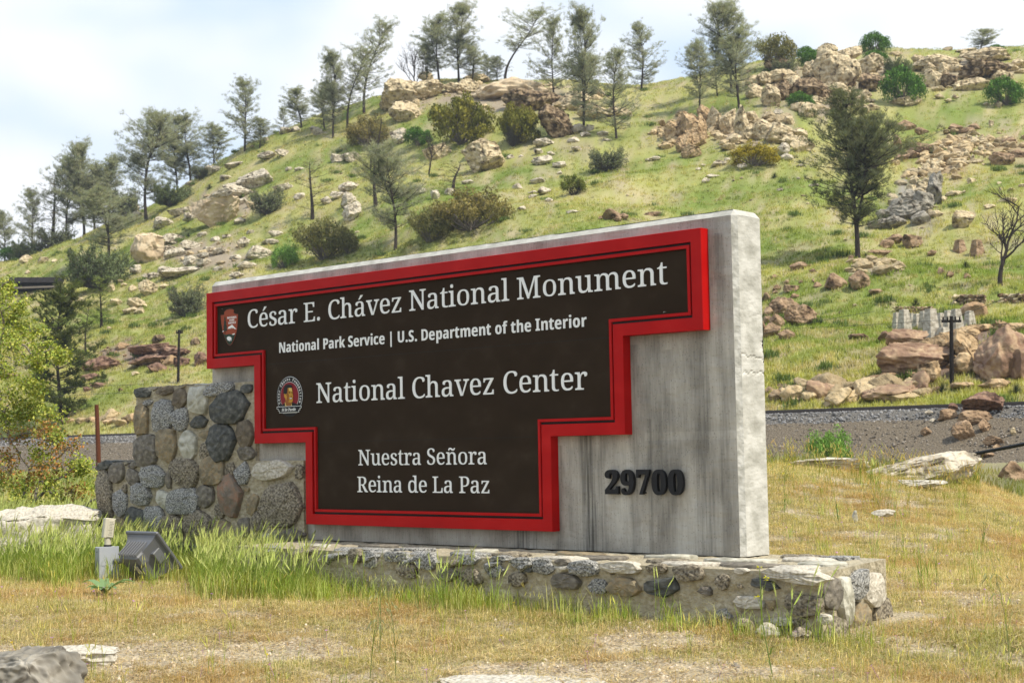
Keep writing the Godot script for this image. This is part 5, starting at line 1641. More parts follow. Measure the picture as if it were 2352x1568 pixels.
func make_rubble() -> void:
	rng.seed = 717
	for v in 4:
		var xf := []
		var kinds := []
		while xf.size() < 260:
			var e: Array = STONY[rng.randi() % STONY.size()]
			if rng.randf() > e[2] * e[3] / 9000.0 + 0.15: continue
			var a := R(0, TAU)
			var r := sqrt(R(0, 1)) * 1.05
			var y: float = e[1] + sin(a) * r * e[3]
			var x: float = e[0] + cos(a) * r * e[2]
			var g := hill(x, y)
			if absf(pixel(g).y - y) > 3.0: continue
			if stony(g).x < 0.4 or (e[4] == 3 or e[0] < 700) and rng.randf() < 0.75: continue
			var s := 0.10 + 0.5 * pow(R(0, 1), 2.2)
			xf.append(Transform3D(Basis.from_euler(Vector3(R(-0.3, 0.3), R(0, 6), R(-0.3, 0.3))) * Basis.from_scale(Vector3(s * R(0.8, 1.5), s * R(0.4, 0.9), s)), g + Vector3(0, s * 0.15, 0)))
			var c: Color = [Color(1, 0.95, 0.86), Color(1.0, 0.92, 0.8), Color(0.85, 0.84, 0.82), Color(0.7, 0.56, 0.48)][int(e[4])]
			kinds.append(c * R(0.55, 1.0))
		var mm := MultiMesh.new()
		mm.transform_format = MultiMesh.TRANSFORM_3D
		mm.use_colors = true
		mm.mesh = rocks_small[v * 2]
		mm.instance_count = xf.size()
		for i in xf.size():
			mm.set_instance_transform(i, xf[i]); mm.set_instance_color(i, kinds[i])
		var o := MultiMeshInstance3D.new()
		o.name = numbered("rock_rubble")
		o.multimesh = mm
		o.material_override = M.rubble
		add_child(o)
		tag(o, "small broken rock filling the gaps of the hillside outcrops", "rubble", "", "stuff")

func make_trees() -> void:
	var grey := Color(0.33, 0.355, 0.285)
	var V := []
	V.append(pine_meshes(1, {"stems": 2, "curve": 0.045, "crown_base": 0.22, "spread": 0.33, "boughs": 66, "tufts": 17, "peak": 0.45, "tone": grey}))                       # 0 broad
	V.append(pine_meshes(2, {"crown_base": 0.18, "curve": 0.05, "spread": 0.29, "boughs": 64, "tufts": 17, "peak": 0.4, "tone": grey, "stems": 2}))            # 1 forked
	V.append(pine_meshes(3, {"curve": 0.035, "crown_base": 0.12, "spread": 0.35, "boughs": 80, "tufts": 17, "peak": 0.16, "tone": grey}))                         # 2 cone
	V.append(pine_meshes(4, {"crown_base": 0.26, "spread": 0.27, "boughs": 54, "tufts": 13, "peak": 0.5, "tone": grey, "lean": 0.16}))           # 3 leaning
	V.append(pine_meshes(5, {"crown_base": 0.45, "spread": 0.33, "boughs": 50, "tufts": 12, "peak": 0.55, "tone": grey, "lean": 0.25, "curve": 0.08}))  # 4 curved
	V.append(pine_meshes(6, {"crown_base": 0.16, "curve": 0.04, "spread": 0.27, "boughs": 62, "tufts": 16, "peak": 0.4, "tone": grey, "stems": 2}))             # 5 slender
	V.append(pine_meshes(7, {"crown_base": 0.2, "spread": 0.22, "boughs": 22, "tufts": 3, "peak": 0.5, "tone": Color(0.18, 0.165, 0.11)}))      # 6 sparse
	V.append(pine_meshes(8, {"crown_base": 0.2, "spread": 0.28, "boughs": 80, "tufts": 12, "peak": 0.4, "fork": 1.5, "round": 0.45, "tone": Color(0.15, 0.17, 0.11), "stems": 3, "needle": 0.03, "width": 0.0013}))  # 7 tall dark pine
	V.append(pine_meshes(9, {"crown_base": 0.06, "spread": 0.30, "boughs": 64, "tufts": 11, "peak": 0.35, "round": 0.4, "tone": Color(0.10, 0.125, 0.045), "needle": 0.035, "width": 0.003}))  # 8 dense dark conifer
	V.append(pine_meshes(10, {"crown_base": 0.15, "spread": 0.22, "boughs": 40, "tufts": 6, "peak": 0.45, "tone": Color(0.22, 0.27, 0.10)}))     # 9 light green sparse
	var W := []       # natural crown width of each shape
	for v in V: W.append(v[1].get_aabb().size.x * 0.84)
	# [foot x, foot y, top y, crown width, shape, label, group, turn]
	var RL := "open grey green pine on the western ridge line"
	var RG := "grey pines of the western ridge"
	var CL := "tall airy grey pine behind the ridge outcrop"
	var CG := "grey pines behind the ridge outcrop"
	var T := [
		[8, 600, 488, 60, 0, RL, RG], [72, 560, 412, 92, 2, RL, RG], [152, 540, 338, 120, 0, RL, RG], [190, 525, 320, 120, 1, RL, RG], [252, 500, 352, 90, 5, RL, RG], [404, 400, 266, 85, 1, RL, RG], [490, 352, 252, 70, 5, RL, RG], [650, 298, 243, 42, 2, RL, RG], [690, 294, 205, 82, 1, RL, RG], [216, 520, 372, 90, 5, RL, RG], [120, 548, 380, 90, 6, RL, RG], [596, 340, 270, 50, 5, RL, RG],
		[338, 505, 266, 160, 0, "broad crowned dark trunked pine above the smooth rock slabs", ""],
		[434, 410, 252, 115, 1, "dark pine with a bare lower trunk on the western ridge", ""],
		[562, 345, 187, 105, 2, "pointed grey pine standing alone on the ridge line", ""],
		[765, 315, 120, 90, 1, "slender pine in the cluster left of the ridge outcrop", "pine cluster left of the outcrop"], [800, 300, 118, 95, 3, "slender pine in the cluster left of the ridge outcrop", "pine cluster left of the outcrop"], [745, 300, 190, 70, 5, "slender pine in the cluster left of the ridge outcrop", "pine cluster left of the outcrop"],
		[838, 262, 60, 110, 3, "tall thin topped pine leaning over the cluster", ""],
		[1054, 188, 14, 105, 1, CL, CG], [1008, 186, 36, 90, 5, CL, CG], [1085, 188, 105, 60, 5, CL, CG], [1118, 186, 124, 50, 2, CL, CG], [1142, 186, 128, 44, 5, CL, CG], [1272, 222, 45, 90, 2, CL, CG], [1350, 225, 130, 90, 5, CL, CG], [980, 188, 100, 50, 5, CL, CG],
		[1166, 186, 30, 130, 4, "curved pine with its crown swept to one side above the dome", ""],
		[1342, 298, 22, 120, 1, "tall forked pine with a dark trunk beside the outcrop", ""],
		[1416, 318, 122, 120, 2, "pine with low drooping boughs in front of the saddle", ""],
		[1474, 205, 60, 105, 2, "dense pointed pine on the skyline of the saddle", ""],
		[1608, 250, 95, 75, 5, "small grey pine beside the large one on the eastern knoll", ""],
		[1680, 216, 12, 140, 0, "largest spreading grey pine on the eastern knoll", ""], [1698, 248, 68, 100, 5, "second pine under the largest one on the eastern knoll", ""], [1648, 220, 90, 70, 2, "thin pine behind the largest one on the eastern knoll", ""],
		[2255, 114, 58, 70, 1, "tiny pine on the bare crest beyond the outcrop", ""],
		[1967, 590, 222, 275, 7, "tall dark green pine standing alone on the near slope", ""],
		[905, 575, 338, 165, 0, "grey green pine in front of the olive brown thicket", ""], [865, 472, 268, 80, 6, "leaning half bare pine on the middle slope", ""], [850, 388, 282, 50, 6, "thin half dead pine beside the olive bush", ""], [717, 505, 370, 85, 6, "bare twiggy young pine hung with cones", ""], [1045, 445, 368, 90, 6, "sparse young pine among the middle slope boulders", ""],
		[243, 604, 436, 160, 0, "bushy grey green pine beside the smooth rock face", ""],
		[138, 968, 676, 195, 8, "dense dark conifer at the foot of the slope behind the rails", ""],
		[232, 752, 640, 90, 9, "light green open tree on the lower western slope", ""], [197, 815, 690, 62, 9, "thin young tree beside the dense dark conifer", ""]]
	var i := 0
	for e in T:
		var g := hill(e[0], e[1])
		var Z := -g.z
		var h: float = (e[1] - e[2]) * Z / F
		var w: float = e[3] * Z / F * 1.12
		var words: String = e[5]
		if e[6] in [RG, CG]: words = ("small " if h < 5.0 else "middling " if h < 7.5 else "tall ") + ("narrow " if w < h * 0.55 else "broad ") + words.replace("tall ", "")
		e[5] = words
		var o := plant("pine_tree", g - Vector3(0, 0.15, 0), Vector3.ONE, V[e[4]], ["trunk", "crown"], e[5], "tree", e[6])
		var turn := (i * 2.4) if e[4] in [0, 1, 2, 5, 6, 9] else 0.0
		var sw: float = w / W[e[4]]
		o.transform.basis = Basis.from_scale(Vector3(sw, h * 1.02, sw)) * Basis(Vector3.UP, turn)
		i += 1
	# dead and bare trees
	rng.seed = 901
	for e in [[601, 0, 985, 402, 322, 1.2, "bare dead oak with twisted branches beside the mushroom shaped rock", 0.0], [2, 0, 945, 225, 130, 1.4, "dead black branched tree leaning over the ridge outcrop", 0.35], [3, 0, 2298, 655, 488, 1.0, "bare dead tree with a thick dark trunk on the lower eastern slope", -0.25]]:
		var g := hill(e[2], e[3])
		var Z := -g.z
		var h: float = (e[3] - e[4]) * Z / F
		rng.seed = 900 + e[0]
		var mb := MB.new()
		var lean: float = e[7]
		branchy(mb, Vector3.ZERO, Vector3(lean, 1, 0).normalized(), h * 0.68, h * (0.04 if e[0] == 3 else 0.028), 3)
		var o := base("dead_tree", g - Vector3(0, 0.1, 0))
		obj("trunk", mb.mesh(M.bark), o)
		tag(o, e[6], "tree")

func make_bushes() -> void:
	var olive := Color(0.170, 0.178, 0.031)
	var olive2 := Color(0.289, 0.264, 0.048)
	var B := {}
	B.olive = bush_meshes(1, {"tone": olive, "tone2": olive2, "lumps": 60, "per": 150, "leaf": 0.055})
	B.olive2 = bush_meshes(2, {"tone": olive, "tone2": olive2, "lumps": 60, "per": 150, "leaf": 0.06})
	B.brown = bush_meshes(3, {"tone": Color(0.178, 0.162, 0.051), "tone2": Color(0.323, 0.264, 0.093), "lumps": 70, "per": 120, "leaf": 0.05})
	B.brown2 = bush_meshes(4, {"tone": Color(0.170, 0.178, 0.060), "tone2": Color(0.289, 0.264, 0.102), "lumps": 60, "per": 110, "leaf": 0.055})
	B.green = bush_meshes(5, {"tone": Color(0.076, 0.170, 0.025), "tone2": Color(0.136, 0.272, 0.051), "lumps": 50, "per": 130, "leaf": 0.06})
	B.bright = bush_meshes(6, {"tone": Color(0.170, 0.323, 0.068), "tone2": Color(0.272, 0.459, 0.102), "lumps": 60, "per": 160, "leaf": 0.045})
	B.yellow = bush_meshes(7, {"tone": Color(0.272, 0.221, 0.020), "tone2": Color(0.425, 0.340, 0.034), "lumps": 60, "per": 140, "leaf": 0.05})
	B.small = bush_meshes(8, {"tone": olive, "tone2": Color(0.204, 0.255, 0.051), "lumps": 34, "per": 120, "leaf": 0.07, "low": 0.3, "bark": M.bark})
	B.grey = twig_bush_meshes(9, Color(0.204, 0.221, 0.136), 0.12)
	B.grey2 = twig_bush_meshes(10, Color(0.204, 0.238, 0.136), 0.4)
	B.greygreen = twig_bush_meshes(11, Color(0.170, 0.212, 0.102), 0.9)
	var L := [      # centre x, y, width, height, kind, label, group
		[1060, 266, 180, 138, "olive", "large dense olive green oak bush in front of the dome", ""], [1192, 278, 115, 108, "olive2", "olive bush with a dead grey patch beside the largest one", ""], [1180, 292, 62, 92, "grey", "dead grey brush leaning against the olive bush", ""],
		[845, 292, 118, 88, "brown", "rounded olive brown bush under the leaning pines", ""], [1395, 360, 118, 62, "grey2", "low grey twiggy bush below the outcrop", ""], [1317, 422, 68, 58, "small", "small round green bush with a short trunk alone in the grass", ""],
		[1735, 350, 142, 64, "yellow", "yellow olive bush at the foot of the ochre cliff", ""], [1085, 472, 225, 118, "brown", "large olive brown thicket above the concrete wall", ""], [985, 512, 115, 92, "brown2", "olive brown bush beside the large thicket", ""],
		[615, 456, 110, 74, "grey2", "grey and olive bush beside the broad tan slab", ""], [745, 545, 170, 112, "brown2", "mixed olive bush above the left end of the concrete wall", ""], [655, 582, 86, 74, "bright", "pale green bush just above the concrete wall's corner", ""],
		[220, 606, 175, 118, "greygreen", "grey green brush around the foot of the bushy pine", ""], [430, 682, 115, 92, "grey2", "grey twiggy bush in the grass left of the sign", ""], [392, 442, 110, 64, "greygreen", "grey green brush below the dark trunked pine", ""], [290, 455, 90, 90, "grey2", "grey brush under the broad crowned pine", ""],
		[1782, 112, 118, 90, "brown2", "dark olive tree like bush on the eastern knoll", ""], [1855, 97, 62, 38, "green", "bright green bush on the skyline of the outcrop", "green bushes among the eastern boulders"], [1866, 132, 62, 54, "green", "bright green bush among the boulders of the outcrop", "green bushes among the eastern boulders"], [2014, 92, 80, 58, "green", "dark green crooked bush on top of the outcrop", ""], [2014, 126, 66, 34, "green", "bright green bush among the boulders of the outcrop", "green bushes among the eastern boulders"], [2078, 186, 118, 104, "green", "large green bush between the outcrop and the ledges", ""], [2062, 150, 80, 50, "greygreen", "grey green brush on the large green bush", ""], [1841, 226, 72, 48, "green", "small green bush at the foot of the lichen boulder", ""], [2312, 202, 104, 80, "green", "rounded green bush near the crest at the far east", ""],
		[962, 308, 76, 54, "green", "low green bush behind the dead oak", ""], [2292, 108, 44, 18, "green", "low green bush on the bare crest", ""], [1800, 150, 80, 50, "grey2", "dead grey brush below the dark olive bush", ""], [130, 520, 120, 70, "grey2", "grey brush under the western ridge pines", ""], [460, 390, 60, 44, "grey2", "grey brush beside the bare lower trunk", ""], [800, 555, 60, 60, "brown2", "small olive bush in front of the grey green pine", ""], [60, 560, 90, 56, "greygreen", "dark brush at the western end of the ridge", ""], [30, 580, 80, 40, "green", "green bush at the western end of the ridge", ""],
		[1895, 1012, 0, 0, "", "", ""]]
	for e in L:
		if e[4] == "": continue
		var foot_y: float = e[1] + e[3] * 0.46
		var g := hill(e[0], foot_y)
		var Z := -g.z
		var hw: float = e[2] * Z / F * 0.5
		var h: float = e[3] * Z / F
		plant("bush", g - Vector3(0, 0.05 * h, 0), Vector3(hw, h * 1.05, minf(hw, h * 0.9)), B[e[4]], ["stems", "foliage"], e[5], "bush", e[6])
	# green bush and weeds at the foot of the bank, just beyond the knoll
	var f := at_depth(1905, 1062, 33.0)
	plant("bush", f - Vector3(0, 0.22, 0), Vector3(0.62, 1.15, 0.5), B.bright, ["stems", "foliage"], "bright green bush at the foot of the gravel bank", "bush", "")
	f = at_depth(2100, 1075, 26.0)
	plant("bush", f - Vector3(0, 0.2, 0), Vector3(0.55, 0.42, 0.4), B.bright, ["stems", "foliage"], "low bright green weeds behind the long pale rock", "bush", "")
	f = at_depth(1800, 1060, 30.0)
	plant("bush", f - Vector3(0, 0.3, 0), Vector3(0.35, 0.5, 0.4), B.green, ["stems", "foliage"], "dark green bush beside the foot of the concrete wall end", "bush", "")
	# spiky yuccas
	rng.seed = 333
	var yb := MB.new()
	for i in 170:
		var az := R(0, TAU)
		var el := R(-0.1, 1.5)
		var d := Vector3(cos(az) * cos(el), sin(el), sin(az) * cos(el))
		var s := d.cross(Vector3(R(-1, 1), R(-1, 1), R(-1, 1))).normalized() * 0.022
		yb.col = Color(0.06, 0.075, 0.04) * R(0.6, 1.5)
		var nn := (d + Vector3(0, 0.4, 0)).normalized()
		var c := Vector3(0, 0.35, 0)
		yb.p(c - s, nn); yb.p(c + s, nn); yb.p(c + d * R(0.7, 1.0), nn)
	var ym := yb.mesh(M.leaf)
	for e in [[2166, 905, 50, 42], [2335, 908, 52, 48], [2105, 706, 42, 30], [2075, 862, 36, 26], [1944, 898, 26, 28], [2288, 748, 32, 24], [2220, 620, 40, 34], [1990, 592, 22, 14], [1780, 410, 26, 12], [436, 572, 18, 12], [432, 545, 20, 16], [480, 436, 26, 20]]:
		var g := hill(e[0], e[1])
		var Z := -g.z
		var r: float = e[2] * Z / F * 0.5
		var o := base("yucca", g - Vector3(0, r * 0.2, 0), Basis(Vector3.UP, R(0, 6)) * Basis.from_scale(Vector3(r, r * 1.2, r)))
		obj("leaves", ym, o)
		tag(o, "dark spiky yucca clump on the hillside", "yucca", "dark spiky clumps on the hillside")

func make_hill_things() -> void:
	rng.seed = 71
	# old concrete footings
	var q := [[1478, 642, 52, 112], [1532, 652, 78, 168], [1580, 632, 36, 84], [1616, 640, 52, 92], [1666, 645, 62, 135], [1716, 672, 92, 215], [1780, 635, 54, 92], [1800, 732, 88, 88], [1832, 640, 54, 135], [1890, 642, 78, 155], [1980, 627, 68, 104], [1911, 127, 72, 84], [2031, 137, 78, 104]]
	for i in q.size():
		var e: Array = q[i]
		var x: float = 1568 + e[0] * 0.3336
		var y: float = 523 + e[1] * 0.3336
		var g := hill(x, y + e[3] * 0.155)
		var Z := -g.z
		var h: float = e[3] * 0.3336 * Z / F
		var w: float = e[2] * 0.3336 * Z / F * 0.5
		var mb := MB.new()
		var t := 0.6
		var pts := []
		for lv in [[-0.4, 1.04], [0.0, 1.0], [h * 0.97, t], [h, t - 0.06]]:
			var r := []
			for k in [[-1, -1], [1, -1], [1, 1], [-1, 1]]: r.append(Vector3(k[0] * w * lv[1], lv[0], k[1] * w * lv[1]))
			pts.append(r)
		for a in 3:
			for k in 4: mb.quad_out(pts[a][k], pts[a][(k + 1) % 4], pts[a + 1][(k + 1) % 4], pts[a + 1][k], pts[a][k] + pts[a][(k + 1) % 4])
		mb.quad_out(pts[3][0], pts[3][1], pts[3][2], pts[3][3], Vector3.UP)
		var o := obj("concrete_footing", mb.mesh(M.pier if i < 11 else M.rock_brown))
		o.transform = Transform3D(Basis(Vector3.UP, R(0.42, 0.52)), g)
		tag(o, "tapered old concrete footing standing above the red rock" if i < 11 else "weathered brown footing stub beside the dead tree", "footing", "old footings above the red rock" if i < 11 else "brown stubs beside the dead tree")
	# dry stone walls
	for e in [[2193, 2262, 700, 26, "dry stone wall above the old concrete footings", 15], [2298, 2380, 696, 24, "short dry stone wall nearer the dead tree's foot", 13], [2052, 2146, 716, 14, "tumbled dry stone row behind the tall footings", 14]]:
		var g0 := hill(e[0], e[2])
		var o := base("dry_stone_wall", g0)
		tag(o, e[4], "wall")
		for k in e[5]:
			for lv in 3:
				var x: float = lerpf(e[0], e[1], (k + 0.5 * (lv % 2) + 0.3) / e[5])
				var g := hill(x, e[2])
				var s: float = e[3] * -g.z / F
				var st := obj("stone", rocks_small[rng.randi() % 10], o)
				st.material_override = M[["rock_brown", "rock_lichen", "rock_tan"][rng.randi() % 3]]
				st.transform = Transform3D(Basis(Vector3.UP, R(0, 6)) * Basis.from_scale(Vector3(s * 0.30, s * 0.2, s * 0.28) * R(0.8, 1.2)), g - g0 + Vector3(0, s * (0.12 + 0.3 * lv), R(-0.1, 0.1)))
	# telegraph pole with a cross arm
	var pole := func(called: String, x: float, y0: float, y1: float, x1: float, r: float, m: Material, g: Vector3, label: String, cat: String, arm: float) -> Node3D:
		var Z := -g.z
		var top := at_depth(x1, y1, Z)
		var o := base(called, g)
		var mb := MB.new()
		tube(mb, [Vector3(0, -0.4, 0), (top - g) * 0.5, top - g], [r * 1.1, r, r * 0.85], 8)
		obj("post", mb.mesh(m), o)
		if arm > 0.0:
			var ab := MB.new()
			box(ab, top - g - Vector3(0, 0.18, 0), Vector3(arm, 0.09, 0.08), Basis.IDENTITY, 0.01)
			var ao := obj("cross_arm", ab.mesh(m), o)
			for s in [-0.42, -0.2, 0.2, 0.42]:
				var ib := MB.new()
				tube(ib, [top - g + Vector3(arm * s, -0.14, 0), top - g + Vector3(arm * s, -0.02, 0)], [0.035, 0.03], 6)
				obj("insulator", ib.mesh(M.wood), ao)
		tag(o, label, cat)
		return o
	pole.call("telegraph_pole", 2187, 886, 726, 2186, 0.075, M.wood, hill(2187, 886), "dark leaning telegraph pole with a cross arm behind the rails", "pole", 0.7)
	pole.call("telegraph_pole", 408, 885, 757, 411, 0.075, M.wood, hill(408, 880), "dark timber pole on the slope left of the sign", "pole", 0.4)
	var fg := at_depth(228, 1095, 40.0)
	fg.y = 0.55
	pole.call("fence_post", 228, 1095, 929, 221, 0.06, M.rust, fg, "rusty brown steel fence post between the sign and the rails", "post", 0.0)
	# wires
	for e in [[[411, 768, 85.0], [200, 815, 90.0], [-60, 862, 96.0]], [[2186, 733, 57.0], [1960, 750, 62.0], [1745, 757, 66.0]], [[2186, 733, 57.0], [2270, 700, 55.0], [2400, 650, 52.0]], [[2010, 715, 60.0], [1880, 735, 62.0], [1745, 768, 64.0]]]:
		var pts := []
		var rad := []
		for k in 13:
			var t := k / 12.0
			var a := at_depth(e[0][0], e[0][1], e[0][2])
			var b := at_depth(e[1][0], e[1][1], e[1][2])
			var c := at_depth(e[2][0], e[2][1], e[2][2])
			pts.append(a.lerp(b, t).lerp(b.lerp(c, t), t)); rad.append(0.009)
		var mb := MB.new()
		tube(mb, pts, rad, 4)
		tag(obj("overhead_wire", mb.mesh(M.wire)), "thin dark overhead wire running from a timber pole", "wire", "overhead wires")
	# fence wires from the rusty post
	for y in [890.0, 908.0]:
		var mb := MB.new()
		tube(mb, [at_depth(-20, y - 25 + 45, 60), at_depth(150, y, 60), at_depth(330, y - 8, 60)], [0.008, 0.008, 0.008], 4)
		tag(obj("fence_wire", mb.mesh(M.wire)), "thin fence wire stretched in front of the dense dark conifer", "wire", "fence wires")
	# black shed roof
	var sg := hill(85, 662)
	var Zs := -sg.z
	var k2 := Zs / F
	var sh := base("timber_shed", sg)
	var W := 122.0 * k2
	var wl := MB.new()
	box(wl, Vector3(0, 0.05, 0), Vector3(W * 0.92, 0.8, 2.6))
	obj("wall", wl.mesh(M.wood), sh)
	var rf := MB.new()
	var hh := 17.0 * k2
	prism(rf, PackedVector2Array([Vector2(-1.9, 0.35), Vector2(1.9, 0.35), Vector2(0, 0.35 + hh)]), -W * 0.5, W * 0.5, true)
	var ro := obj("roof", rf.mesh(M.wood), sh)
	ro.rotation.y = PI * 0.5
	for i in 9:
		var bt := MB.new()
		box(bt, Vector3(-W * 0.46 + W * 0.92 * i / 8.0, 0.35 + hh * 0.5, 0.97), Vector3(0.06, 0.05, 2.15), Basis(Vector3.RIGHT, atan2(hh, 1.9)))
		obj("roof_batten", bt.mesh(M.wood), ro)
		ro.get_child(-1).transform = ro.transform.affine_inverse() * ro.get_child(-1).transform
	var bm := MB.new()
	box(bm, Vector3(-W * 0.02, -0.1, 1.9), Vector3(W * 0.9, 0.16, 0.2), Basis(Vector3.BACK, 0.03))
	obj("beam", bm.mesh(M.greybark), sh)
	sh.rotation.y = 0.12
	tag(sh, "low black timber shed half sunk in the western slope", "shed")
	# black pipe rising beyond the knoll
	var pp := MB.new()
	tube(pp, [at_depth(2120, 1063, 27), at_depth(2240, 1042, 25.5), at_depth(2352, 1020, 24.2), at_depth(2480, 994, 22.8)], [0.03, 0.03, 0.03, 0.03], 8)
	tag(obj("black_pipe", pp.mesh(M.black)), "thin black pipe slanting up beyond the long pale rock", "pipe")
	# tufts of hillside grass
	rng.seed = 808
	var tf := MB.new()
	for i in 9:
		var az := R(0, TAU)
		var d := Vector3(cos(az) * R(0.1, 0.6), 1, sin(az) * R(0.1, 0.6)).normalized()
		var s := Vector3(-sin(az), 0, cos(az)) * 0.07
		var p0 := Vector3(R(-0.5, 0.5), 0, R(-0.5, 0.5))
		var nn := (Vector3.UP * 1.5 + Vector3(R(-0.6, 0.6), 0, R(-0.6, 0.6))).normalized()
		tf.p(p0 - s, nn); tf.p(p0 + s, nn); tf.p(p0 + d * R(0.6, 1.1), nn)
	var tm := tf.mesh(M.grass)
	var mm := MultiMesh.new()
	mm.transform_format = MultiMesh.TRANSFORM_3D
	mm.use_colors = true
	mm.mesh = tm
	var N := 150000
	mm.instance_count = N
	var cols := []
	for k in 400: cols.append(rows_at(lerpf(-0.36, 0.37, k / 399.0)))
	for i in N:
		var k := rng.randi() % 400
		var a := lerpf(-0.36, 0.37, k / 399.0)
		var t := 5.0 + 5.6 * pow(R(0, 1), 0.85)
		if i % 9 == 0: t = R(0.0, 2.2)
		var p := hill_point(a + R(-0.001, 0.001), cols[k], t)
		var s := R(0.10, 0.30)
		var stn := stony(p)
		var c := hill_color(p.x, p.z, t, stn) * R(0.82, 1.22)
		if stn.x > 0.5: s *= 0.35
		if rng.randf() < 0.06: c = c.lerp(Color(0.07, 0.11, 0.035), 0.75)
		mm.set_instance_transform(i, Transform3D(Basis(Vector3.UP, R(0, 6)) * Basis.from_scale(Vector3(s * 1.3, s, s * 1.3)), p - Vector3(0, 0.03, 0)))
		mm.set_instance_color(i, c)
	var o := MultiMeshInstance3D.new()
	o.name = "hillside_grass"
	o.multimesh = mm
	add_child(o)
	tag(o, "short green and yellow grass covering the hillside", "grass", "", "stuff")
	# darker weeds in patches
	var wm := MultiMesh.new()
	wm.transform_format = MultiMesh.TRANSFORM_3D
	wm.use_colors = true
	wm.mesh = tm
	wm.instance_count = 6500
	var placed := 0
	while placed < 6500:
		var k := rng.randi() % 400
		var a := lerpf(-0.36, 0.37, k / 399.0)
		var c0 := hill_point(a, cols[k], 5.0 + 5.6 * R(0, 1))
		var nblades := 8 + rng.randi() % 30
		for j in nblades:
			if placed >= 6500: break
			var s := R(0.2, 0.42)
			wm.set_instance_transform(placed, Transform3D(Basis(Vector3.UP, R(0, 6)) * Basis.from_scale(Vector3(s, s, s)), c0 + Vector3(rng.randfn() * 0.22, R(-0.05, 0.1), rng.randfn() * 0.22)))
			wm.set_instance_color(placed, Color(0.11, 0.16, 0.05) * R(0.7, 1.6))
			placed += 1
	var wo := MultiMeshInstance3D.new()
	wo.name = "hillside_weeds"
	wo.multimesh = wm
	add_child(wo)
	tag(wo, "dark green weed tufts dotted over the hillside grass", "weeds", "", "stuff")

# ------------------------------------------------------------------ the knoll
func ground_at(x: float, y: float) -> Vector3:     # point of the near ground that the photograph shows at x, y
	var q := at_height(x, y, 0.25)
	for k in 12:
		var h := near_h(q.x, q.z)
		var n := at_height(x, y, h)
		if -n.z > 24.0 or n.z > 0.0: n = at_depth(x, y, 23.0)
		q = q.lerp(n, 0.6)
	q.y = near_h(q.x, q.z)
	return q

func make_near_rocks() -> void:
	rng.seed = 55
	# x, y, w, h of the rock in the picture, foot line, material, shape, label
	var L := [
		[80, 1236, 310, 150, 15.6, "p", 3, "long pale granite boulder behind the floodlight", 0.0, 0.7],
		[30, 1592, 340, 200, 7.9, "rock_grey", 1, "dark grey weathered boulder in the foreground corner", 0.0, 0.6],
		[150, 1512, 250, 50, 9.0, "p", 7, "flat pale rock half buried beside the dark grey boulder", 0.0, 0.5],
		[1215, 1580, 420, 34, 8.0, "p", 2, "broad pale rock slab level with the bare gravel", 0.0, 0.6],
		[2115, 1080, 290, 60, 21.0, "rock_pale", 1, "long pale rock sloping down along the crest of the knoll", -0.16, 0.35],
		[1905, 1064, 190, 28, 21.6, "rock_pale", 4, "low pale rock on the crest beside the long one", 0.0, 0.5],
		[2122, 1110, 115, 18, 19.6, "p", 6, "thin flat pale rock in the dry grass below the crest", 0.0, 0.5],
		[2330, 1082, 70, 44, 27.0, "rock_brown", 9, "brown rock beyond the end of the crest", 0.3, 0.6],
		[2030, 1176, 56, 14, 15.5, "p", 8, "small flat pale stone in the dry grass", 0.0, 0.6],
		[1688, 1533, 24, 24, 8.5, "g", 0, "small grey brown stone in the foreground grass", 0.0, 0.8],
		[1682, 1396, 32, 14, 10.0, "t", 3, "small crumbling clod in front of the plinth", 0.0, 0.8]]
	for e in L:
		var Z: float = e[4]
		var half := Vector3(e[2], e[3] * 1.25, 0) * (Z / F * 0.5)
		half.z = half.x * e[9]
		var pool := rocks_flat if half.x > 0.3 else rocks_small
		rock("boulder" if half.x > 0.2 else "stone", at_depth(e[0], e[1] + e[3] * 0.12, Z + half.z * 0.4), half, pool[int(e[6]) % pool.size()], M[e[5]], e[7], "", 0.0, e[8])
	# rough upright white stone
	var g := ground_at(1963, 1132)
	var k := -g.z / F
	rock("stone", g + Vector3(0, 12 * k, 0), Vector3(8 * k, 17 * k, 8 * k), rocks_small[4], M.w, "small upright white stone in the dry grass", "", 0.4)
	# pebbles
	var mm := MultiMesh.new()
	mm.transform_format = MultiMesh.TRANSFORM_3D
	mm.use_colors = true
	mm.mesh = rock_mesh(222, 1, 6, 0.5, 0.0)
	var N := 9000
	mm.instance_count = N
	var i := 0
	while i < N:
		var Z := sqrt(R(7.4 * 7.4, 20.0 * 20.0))
		var x := R(-0.36, 0.37) * Z
		if rng.randf() > bareness(x, -Z) + 0.04: continue
		var s := 0.004 + 0.012 * pow(R(0, 1), 4.0)
		mm.set_instance_transform(i, Transform3D(Basis.from_euler(Vector3(R(0, 6), R(0, 6), R(0, 6))) * Basis.from_scale(Vector3(s, s * 0.7, s)), Vector3(x, near_h(x, -Z) + s * 0.2, -Z)))
		mm.set_instance_color(i, Color(0.52, 0.44, 0.33) * R(0.5, 1.4))
		i += 1
	var o := MultiMeshInstance3D.new()
	o.name = "pebbles"
	o.multimesh = mm
	o.material_override = M.chip
	add_child(o)
	tag(o, "fine sandy pebbles on the bare patches of the knoll", "gravel", "", "stuff")

